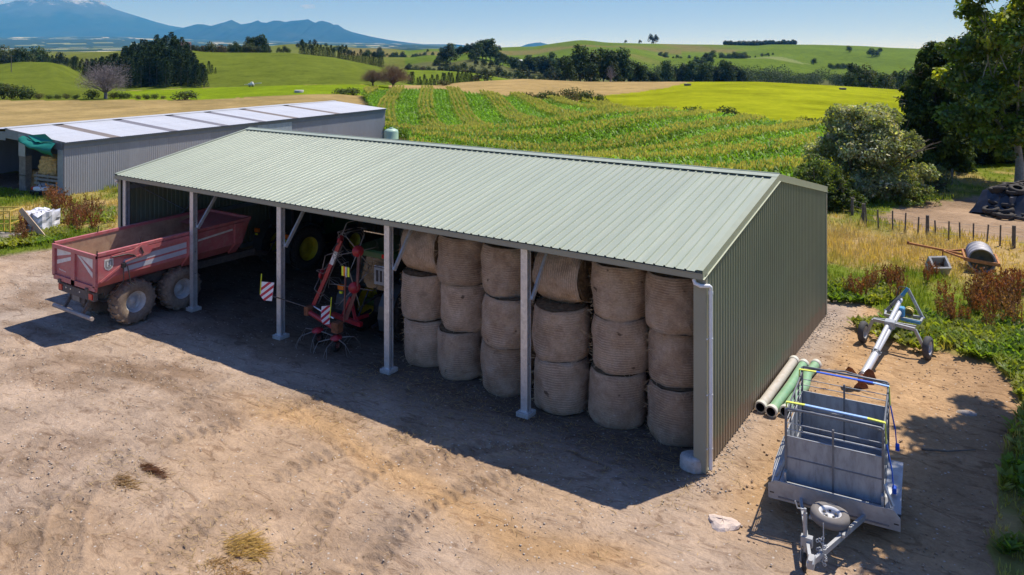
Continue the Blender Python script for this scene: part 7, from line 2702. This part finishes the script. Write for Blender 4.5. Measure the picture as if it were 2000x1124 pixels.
MB().cbox(.72, 1.05, -.5, -.25, 0, .22, .06).build('loose_fold', solid('white_fold', (.66, .67, .7), var=.08), wb)
pk = link_mesh('plank', MB().bar((*spot(40, 409, 1.55), 1.55), (*spot(89, 468, .08), .08), .05, .26).mesh('plank', solid('bare_timber', (.48, .36, .25), rough=.85, var=.15, stretch=(1, 1, 1))))
tag(pk, 'bare timber plank leaning across the white wrapped bundle', 'plank')
pk2 = link_mesh('batten', MB().bar((-12.0, 2.35, .12), (-9.6, 1.35, .10), .10, .05).mesh('batten', TIMB))
tag(pk2, 'grey batten lying in the grass below the leaning plank', 'batten')
pl = thing('pallet', 'grey slatted timber pallet lying in the grass under the yellow frame', 'pallet', (-12.35, .75, .10), .55, rot=(.12, .05, .55))
for i in range(7):
    MB().box(-.75, .75, -.6 + i * .18, -.6 + i * .18 + .11, .10, .125).build('slat', TIMB, pl)
for x in (-.7, 0, .6):
    MB().box(x, x + .1, -.6, .6, 0, .10).build('bearer', TIMB, pl)

# ================================================================ small things out in the paddocks
x, y = ud_to_xy(492, 188)
fi = thing('farm_implement', 'small pale boom implement parked at the top of the bright green strip', 'farm implement', (x, y, gz(x, y)), YAW - .1)
MB().cbox(-.8, .5, -.4, .4, .35, .85, .08).build('body', solid('pale_body', (.55, .56, .55), var=.1), fi)
MB().bar((.3, 0, .75), (2.4, .1, .95), .12, .16).build('boom', STRIPE, fi)
MB().bar((-1.9, 0, .55), (-.6, 0, .6), .14, .12).build('boom', STRIPE, fi)
MB().cbox(-.3, .3, -.3, .3, .85, 1.2, .08).build('tank', STRIPE, fi)
for xx in (-.4, .4):
    link_mesh('wheel', mw[0], fi, (xx, -.45, .25), (0, 0, math.pi / 2), (1, 1.5, 1.5))
for u, d, lab in ((584, 156, 'round concrete water trough at the top of the tan field'), (1343, 205, 'dark water trough near the tan corner of the lime paddock'), (1646, 208, 'dark water trough near the right of the lime paddock')):
    x, y = ud_to_xy(u, d)
    o = thing('water_trough', lab, 'trough', (x, y, gz(x, y)))
    MB().lathe([(.9, 0), (.95, .45), (.85, .5), (.82, .4), (.0001, .38)], 18).build('bowl', CONC if u < 700 else BLACKP, o)
for u, d, s, lab in ((1003, 590, .55, 'white farmhouse among the trees of the middle wood'), (1014, 600, .45, 'small white outbuilding right of the white farmhouse'), (353, 384, .9, 'small brown roofed house on the crest of the big hill')):
    x, y = ud_to_xy(u, d)
    o = thing('farmhouse', lab, 'house', (x, y, gz(x, y) + (3.0 if u > 900 else 0)), YAW + .3)
    o.scale = (s, s, s)
    brown = u < 900
    MB().box(-5, 5, -3.5, 3.5, -3 if not brown else -.5, 2.6).build('wall', solid('brown_wall', (.2, .13, .1)) if brown else solid('white_wall', (.75, .75, .73)), o)
    mb = MB()
    mb.prism([(-3.9, 2.6), (3.9, 2.6), (0, 4.4)], plane_matrix((-5.3, 0, 0), (0, 1, 0), (0, 0, 1)), 10.6)
    mb.build('roof', solid('dark_roof', (.10, .06, .05)) if brown else solid('pale_roof', (.6, .6, .6)), o)
    for xx in (-3, 0, 3):
        MB().box(xx - .6, xx + .6, -3.55, -3.5, .9, 2.0).build('window', GLASS, o)
pp = thing('power_pole', 'thin power pole with a cross arm on the left green hill', 'power pole', (*ud_to_xy(22, 240), 0))
zq = gz(pp.location.x, pp.location.y)
MB().tube((0, 0, zq - .5), (0, 0, zq + 5.2), .12, 6).build('pole', WOODP, pp)
MB().bar((-.9, 0, zq + 4.9), (.9, 0, zq + 4.9), .1, .1).build('cross_arm', WOODP, pp)
# ================================================================ grass, weeds and litter
def tufts(pos, hmin, hmax, blades, cols, seed, lean=.45, width=.022, spread=.10):
    """grass tufts: several kite blades from each point"""
    Lv = Leaves(seed)
    g = Lv.g
    n = len(pos)
    for k in range(blades):
        az = g.uniform(0, 2 * math.pi, n)
        t = np.abs(g.normal(0, lean, n))
        ax = np.stack([np.cos(az) * t, np.sin(az) * t, np.ones(n)], 1)
        h = g.uniform(hmin, hmax, n)
        b0 = pos + np.stack([np.cos(az), np.sin(az), np.zeros(n)], 1) * (g.random(n) * spread)[:, None]
        nr = np.stack([-np.sin(az + g.normal(0, .5, n)), np.cos(az), np.full(n, .25)], 1)
        nr = np.cross(ax, nr)
        c = cols * (1 + g.uniform(-.28, .32, (n, 1)))
        Lv.add(b0 - np.array((0, 0, .03)), ax, nr, h, np.full(n, width) * g.uniform(.7, 1.5, n), np.clip(c, .004, 1))
    return Lv


def scatter(x0, x1, y0, y1, dens, seed, zones=(0,), keep=None):
    g = np.random.default_rng(seed)
    n = int((x1 - x0) * (y1 - y0) * dens)
    x, y = g.uniform(x0, x1, n), g.uniform(y0, y1, n)
    z, c, _ = land(x, y)
    u, d = to_ud(x, y)
    rx, ry = x - CAM[0], y - CAM[1]
    vis = (rx * FWD[0] + ry * FWD[1] > 6) & (u > -140) & (u < 2140)
    ok = np.isin(z, zones) & vis
    if keep is not None: ok &= keep(x, y, g)
    x, y, c, d = x[ok], y[ok], c[ok], d[ok]
    return np.stack([x, y, ground_z(x, y) + .05], 1), c, d


def cover(name, label, parts, mat=None):
    V = np.concatenate([v for L_ in parts for v in L_.V])
    C = np.concatenate([c for L_ in parts for c in L_.C])
    me = np_mesh(name, V, quads=np.arange(len(V)).reshape(-1, 4), cols=C, mat=mat or GRASS)
    return tag(link_mesh(name, me), label, kind='stuff')


parts = []
for reg, dens, sd_ in (((18.5, 36, 8, 24), 26, 1), ((18, 38, 24, 40), 12, 2), ((12, 46, 40, 66), 4, 3), ((-34, -7, -6, 14), 16, 4), ((-45, -6, 14, 22), 5, 5), ((28.6, 36, -8, 9), 26, 6), ((-48, -20, -8, 0), 6, 7)):
    p, c, d = scatter(*reg, dens, sd_)
    # long and short growth in patches
    tall = fbm(p[:, 0], p[:, 1], 3.0, 88, 3)
    c = c * np.array((1.4, 1.45, 1.2))
    lo = tall < .5
    w = .022 if sd_ in (1, 6) else .03
    parts.append(tufts(p[lo], .08, .24, 6, c[lo], sd_ * 10, .6, w))
    parts.append(tufts(p[~lo], .16, .46, 7, c[~lo], sd_ * 10 + 1, .5, w))
cover('grass', 'rough green and straw coloured grass round the sheds and along the track', parts)

# long dry seeding grass in the golden patches
parts = []
for reg, dens, sd_, ctr in (((18.5, 28, 19, 29), 17, 51, ((21.5, 23.6, 2.9, 3.9), (25.4, 24.6, 2.9, 1.8))), ((-19, -8.5, 4, 14.5), 20, 52, ((-12.2, 9.3, 2.4, 2.6), (-14.5, 6.2, 1.7, 1.3)))):
    def kp(x, y, g, ctr=ctr):
        v = 0
        for cx, cy, sx, sy in ctr:
            v = np.maximum(v, np.exp(-((x - cx) / sx) ** 2 - ((y - cy) / sy) ** 2))
        return g.random(len(x)) < v * 1.1
    p, c, d = scatter(*reg, dens, sd_, keep=kp)
    g_ = np.random.default_rng(sd_)
    c = np.array((.50, .385, .215)) * (1 + g_.uniform(-.3, .3, (len(p), 1)))
    parts.append(tufts(p, .22, .62, 8, c, sd_, .36, .02, .16))
cover('dry_grass', 'tall golden dry grass gone to seed behind the shed and beside the old shed', parts)

# broad leafed weeds, low and bright green
parts = []
for poly, n_, sd_ in ((((1660, 640), (1700, 660), (1790, 690), (1880, 700), (2010, 730), (2010, 630), (1900, 640), (1790, 620)), 800, 61), (((1580, 590), (1700, 600), (1760, 590), (1760, 560), (1640, 560), (1590, 570)), 420, 62), (((1900, 690), (1960, 720), (2000, 800), (2010, 690)), 160, 63),
                      (((1985, 800), (1965, 900), (1950, 1090), (2040, 1124), (2060, 800)), 210, 64), (((0, 490), (100, 480), (140, 470), (120, 450), (0, 480)), 300, 65), (((100, 440), (225, 440), (225, 410), (140, 415)), 260, 66)):
    wp = np.array([spot(*q) for q in poly])
    g_ = np.random.default_rng(sd_)
    q = np.stack([g_.uniform(wp[:, 0].min(), wp[:, 0].max(), n_ * 3), g_.uniform(wp[:, 1].min(), wp[:, 1].max(), n_ * 3)], 1)
    q = q[in_poly(q[:, 0], q[:, 1], [tuple(t) for t in wp])][:n_]
    pos = np.stack([q[:, 0], q[:, 1], ground_z(q[:, 0], q[:, 1]) + .04], 1)
    Lv = Leaves(sd_)
    g = Lv.g
    pt = np.clip((fbm(pos[:, 0], pos[:, 1], 1.6, 99, 3) - .38) * 4, 0, 1)[:, None]
    base_c = (np.array((.13, .21, .03)) * (1 - pt) + np.array((.25, .27, .055)) * pt) * (1 + g.uniform(-.35, .35, (len(pos), 1)))
    thin = g.random(len(pos)) < np.clip((fbm(pos[:, 0], pos[:, 1], 1.1, 98, 3) - .22) * 3, .1, 1)
    pos, base_c = pos[thin], base_c[thin]
    for k in range(9):
        m_ = len(pos)
        az = g.uniform(0, 6.283, m_)
        t = g.uniform(.5, 2.2, m_)
        axv = np.stack([np.cos(az) * t, np.sin(az) * t, np.ones(m_)], 1)
        nr = np.stack([-np.cos(az), -np.sin(az), t], 1) + g.normal(0, .3, (m_, 3))
        ln = g.uniform(.12, .34, m_)
        Lv.add(pos + np.array((0, 0, 1)) * g.uniform(0, .16, m_)[:, None], axv, nr, ln, ln * .42, base_c * (1 + g.uniform(-.2, .3, (m_, 1))), .15)
    parts.append(Lv)
cover('weeds', 'low bright green broad leafed weeds at the edge of the bare dirt', parts, LEAF)


# dock plants: rusty seed spikes over green leaves
def dock(seed, h, w, DC=(.20, .075, .04)):
    Lv = Leaves(seed)
    g = Lv.g
    for k in range(11):
        az, t = g.uniform(0, 6.283), abs(g.normal(0, .22))
        axv = unit(np.array((math.cos(az) * t, math.sin(az) * t, 1.0)))
        b0 = np.array((math.cos(az), math.sin(az), 0)) * g.uniform(0, w)
        hh = h * g.uniform(.7, 1.1)
        m_ = 26
        s = g.uniform(.22, 1, m_)
        p = b0 + axv * (hh * s)[:, None] + g.normal(0, .02, (m_, 3))
        c = np.array(DC) * (1 + g.uniform(-.4, .5, (m_, 1)))
        Lv.add(p, axv + g.normal(0, .5, (m_, 3)), unit(g.normal(size=(m_, 3))), g.uniform(.05, .11, m_), np.full(m_, .035), c)
        Lv.add(b0[None], axv[None], unit(g.normal(size=(1, 3))), np.array([hh]), np.array([.018]), np.array([[.17, .08, .04]]))
    me = Lv.mesh('seed_spikes', GRASS)
    Lf = Leaves(seed + 1)
    g = Lf.g
    m_ = 16
    az = g.uniform(0, 6.283, m_)
    t = g.uniform(.4, 1.6, m_)
    axv = np.stack([np.cos(az) * t, np.sin(az) * t, np.ones(m_)], 1)
    ln = g.uniform(.18, .36, m_)
    Lf.add(np.zeros((m_, 3)), axv, np.stack([-np.cos(az), -np.sin(az), t], 1), ln, ln * .3, np.array((.10, .15, .03)) * (1 + g.uniform(-.3, .3, (m_, 1))), .1)
    return me, Lf.mesh('leaves', LEAF)


DOCKS = [dock(s, .85, .22, dc) for s, dc in ((301, (.22, .08, .045)), (305, (.17, .085, .05)), (309, (.25, .13, .07)), (313, (.20, .07, .045)))]
dr_ = random.Random(9)
dlist = []
for (u0, u1, v0, v1, n_, lab, grp, sc) in ((1905, 2010, 575, 650, 24, 'rusty red dock plant in the thick patch below the land roller', 'docks below the land roller', 1.15), (1845, 1915, 585, 640, 9, 'rusty brown dock plant in the patch left of the roller patch', 'docks beside the roller patch', 1.0),
                                            (1705, 1775, 560, 600, 8, 'dark brown dock plant behind the headstock of the slurry stirrer', 'docks behind the stirrer', 1.0), (1650, 1705, 565, 592, 6, 'brown dock plant at the dirt edge left of the stirrer', 'docks left of the stirrer', .85),
                                            (1800, 1840, 535, 560, 5, 'brown dock plant in the grass in front of the concrete box', 'docks near the concrete box', .8), (95, 135, 392, 420, 7, 'rusty dock plant at the front corner of the old hay shed', 'docks at the old shed corner', 1.3),
                                            (122, 190, 418, 458, 12, 'tan seeded dock plant in the weeds behind the red trailer', 'docks behind the red trailer', 1.2), (24, 60, 455, 480, 5, 'brown dock plant below the leaning plank', 'docks below the plank', 1.0)):
    for i in range(n_):
        u, v = dr_.uniform(u0, u1), dr_.uniform(v0, v1)
        x, y = spot(u, v)
        o = thing('dock_plant', lab, 'weed', (x, y, gz(x, y) + .04), dr_.uniform(0, 6.28), grp)
        s = sc * dr_.uniform(.75, 1.2)
        o.scale = (s, s, s)
        a, b_ = DOCKS[i % 4]
        link_mesh('seed_spikes', a, o)
        link_mesh('leaves', b_, o)
        dlist.append((grp, u, o))
for grp in {d_[0] for d_ in dlist}:
    mem = sorted([d_ for d_ in dlist if d_[0] == grp], key=lambda t: t[1])
    if len(mem) > 14: continue
    for i, (_, u, o) in enumerate(mem):
        k = i + 1
        o['label'] = 'leftmost ' + o['label'] if k == 1 else 'rightmost ' + o['label'] if k == len(mem) else f"{k}{ {1: 'st', 2: 'nd', 3: 'rd'}.get(k, 'th')} from left, " + o['label']

# scattered stones of the yard and the gravel strip under the end wall
def stones(name, label, pos, smin, smax, mat, seed):
    g = np.random.default_rng(seed)
    n = len(pos)
    o6 = np.array([(1, 0, 0), (0, 1, 0), (-1, 0, 0), (0, -1, 0), (0, 0, .8), (0, 0, -.6)], float)
    tri = np.array([(0, 1, 4), (1, 2, 4), (2, 3, 4), (3, 0, 4), (1, 0, 5), (2, 1, 5), (3, 2, 5), (0, 3, 5)])
    s = g.uniform(smin, smax, n) ** 1.0
    a = g.uniform(0, 6.28, n)
    v = o6[None] * g.uniform(.6, 1.3, (n, 6, 1)) * s[:, None, None]
    ca, sa = np.cos(a)[:, None], np.sin(a)[:, None]
    v = np.stack([v[..., 0] * ca - v[..., 1] * sa, v[..., 0] * sa + v[..., 1] * ca, v[..., 2] * .7], -1) + pos[:, None]
    t = (tri[None] + (np.arange(n) * 6)[:, None, None]).reshape(-1, 3)
    return tag(link_mesh(name, np_mesh(name, v.reshape(-1, 3), tris=t, mat=mat)), label, kind='stuff')


PEB = solid('yard_pebbles', (.46, .39, .32), rough=.9, var=.5, scale=1.2, spec=.15)
g_ = np.random.default_rng(71)


def ground_at(q, up=.012):
    z, c, dm_ = land(q[:, 0], q[:, 1])
    r = np.hypot(q[:, 0] - CAM[0], q[:, 1] - CAM[1])
    return np.stack([q[:, 0], q[:, 1], (fbm(q[:, 0], q[:, 1], 2.6, 12, 4) - .5) * .10 + up], 1)


q = np.stack([g_.uniform(-14, 30, 9000), g_.uniform(-13, -1.2, 9000)], 1)
q = q[fbm(q[:, 0], q[:, 1], 4, 23, 3) + g_.normal(0, .08, len(q)) > .5]
stones('pebbles', 'small pale stones and crumbs scattered over the bare yard', ground_at(q), .008, .035, PEB, 1)
q = np.stack([24.05 + np.abs(g_.normal(0, .13, 420)), g_.uniform(-.2, 12.6, 420)], 1)
q = np.concatenate([q, np.stack([g_.normal(24.0, .3, 60), g_.normal(-.5, .16, 60)], 1), np.stack([g_.normal(24.5, .5, 200), g_.normal(11.6, .9, 200)], 1)])
stones('gravel', 'pale grey gravel along the foot of the green end wall', ground_at(q), .01, .036, solid('grey_gravel', (.42, .36, .31), rough=.9, var=.4, scale=3), 2)
q = np.stack([g_.uniform(24.6, 29.4, 900), g_.uniform(-2, 13.5, 900)], 1)
stones('clods', 'clods and stones on the orange dirt beside the end wall', ground_at(q), .01, .045, solid('earth_clods', (.40, .27, .17), rough=.95, var=.4, scale=2), 3)

# loose straw blown out from the bales
Lv = Leaves(73)
g = Lv.g
q = np.concatenate([np.stack([g.uniform(13.5, 24, 2600), g.normal(-.3, .9, 2600)], 1), np.stack([g.uniform(2, 28, 1500), g.uniform(-10, -1, 1500)], 1)] + [np.stack([g.normal(spot(*c_)[0], .9, 240), g.normal(spot(*c_)[1], .55, 240)], 1) for c_ in ((470, 1075), (420, 1100), (262, 935), (600, 800), (1330, 900), (800, 860))])
pos = ground_at(q, .03)
az = g.uniform(0, 6.28, len(q))
axv = np.stack([np.cos(az), np.sin(az), g.normal(0, .12, len(q))], 1)
Lv.add(pos, axv, np.tile((0, 0, 1.0), (len(q), 1)) + g.normal(0, .2, (len(q), 3)), g.uniform(.06, .26, len(q)), np.full(len(q), .012), np.array((.42, .31, .16)) * g.uniform(.5, 1.3, (len(q), 1)))
cover('loose_straw', 'loose straw littering the ground in front of the bales', [Lv])


def heap(name, label, cat, c, rx, ry, n, col, ln, seed, az0, h=.12, sp=.5):
    t = thing(name, label, cat, (c[0], c[1], ground_at(np.array([c]))[0, 2]))
    Lv = Leaves(seed)
    g = Lv.g
    a, r = g.uniform(0, 6.28, n), np.sqrt(g.random(n))
    p = np.stack([rx * r * np.cos(a), ry * r * np.sin(a), h * (1 - r ** 2) * g.uniform(.2, 1, n)], 1)
    az = az0 + g.normal(0, sp, n)
    axv = np.stack([np.cos(az), np.sin(az), g.normal(.05, .2, n)], 1)
    Lv.add(p, axv, np.tile((0, 0, 1.0), (n, 1)) + g.normal(0, .4, (n, 3)), g.uniform(.5, 1.2, n) * ln, np.full(n, .014), np.array(col) * g.uniform(.55, 1.35, (n, 1)))
    link_mesh('strands', Lv.mesh('strands', GRASS), t)
    return t


heap('straw_clump', 'flattened clump of dry yellow straw on the yard at the bottom of the picture', 'straw clump', spot(470, 1070), .50, .30, 420, (.46, .31, .10), .34, 81, .7, .10, .5)
heap('straw_clump', 'thin brown straw scatter at the very bottom edge below the yellow clump', 'straw clump', spot(440, 1112), .55, .22, 220, (.33, .20, .08), .2, 82, .4, .03, 1.2)
heap('plant_debris', 'dark brown trampled plant debris on the yard left of centre', 'debris', spot(292, 922), .48, .10, 260, (.16, .075, .04), .28, 83, .62, .05, .25)
heap('plant_debris', 'pale brown flattened debris trailing left of the dark trampled one', 'debris', spot(238, 945), .45, .16, 200, (.27, .17, .08), .26, 84, .6, .04, .5)
# pale flat lump by the corner of the shed
g_ = np.random.default_rng(91)
mb = MB()
vs = []
for j, (rr, zz) in enumerate(((1, 0), (.92, .05), (.6, .085), (.0, .10))):
    for k in range(16):
        a = k * math.pi / 8
        w_ = rr * (1 + .22 * math.sin(3 * a) + g_.normal(0, .06))
        vs.append((.30 * w_ * math.cos(a), .24 * w_ * math.sin(a), zz + g_.normal(0, .012) * (j > 0)))
mb._add(vs, [(j * 16 + k, j * 16 + (k + 1) % 16, (j + 1) * 16 + (k + 1) % 16, (j + 1) * 16 + k) for j in range(3) for k in range(16)])
lump = mb.build('pale_stone', solid('pale_lime_stone', (.58, .47, .40), rough=.9, var=.15, bmp=.5), None, (*spot(1412, 1026), .02))
tag(lump, 'flat pale stone lying on the dirt between the shed corner and the stock trailer', 'stone')
stk = link_mesh('stick', MB().path([(*spot(1800, 880), .03), (*spot(1850, 886), .05), (*spot(1905, 882), .04)], [.025, .02, .012], 6).mesh('stick', BARK), None)
tag(stk, 'thin bare stick lying in the dappled shade right of the stock trailer', 'stick')
st2 = link_mesh('pale_rock', MB().lathe([(.26, 0), (.24, .06), (.12, .1), (.0001, .11)], 9).mesh('pale_rock', solid('dull_rock', (.30, .26, .23), rough=.95, var=.25, bmp=.5)), None, (*spot(1888, 808), -.02), (0, 0, .4), (1.0, .6, .8))
tag(st2, 'pale flat rock at the edge of the dappled shade', 'rock')
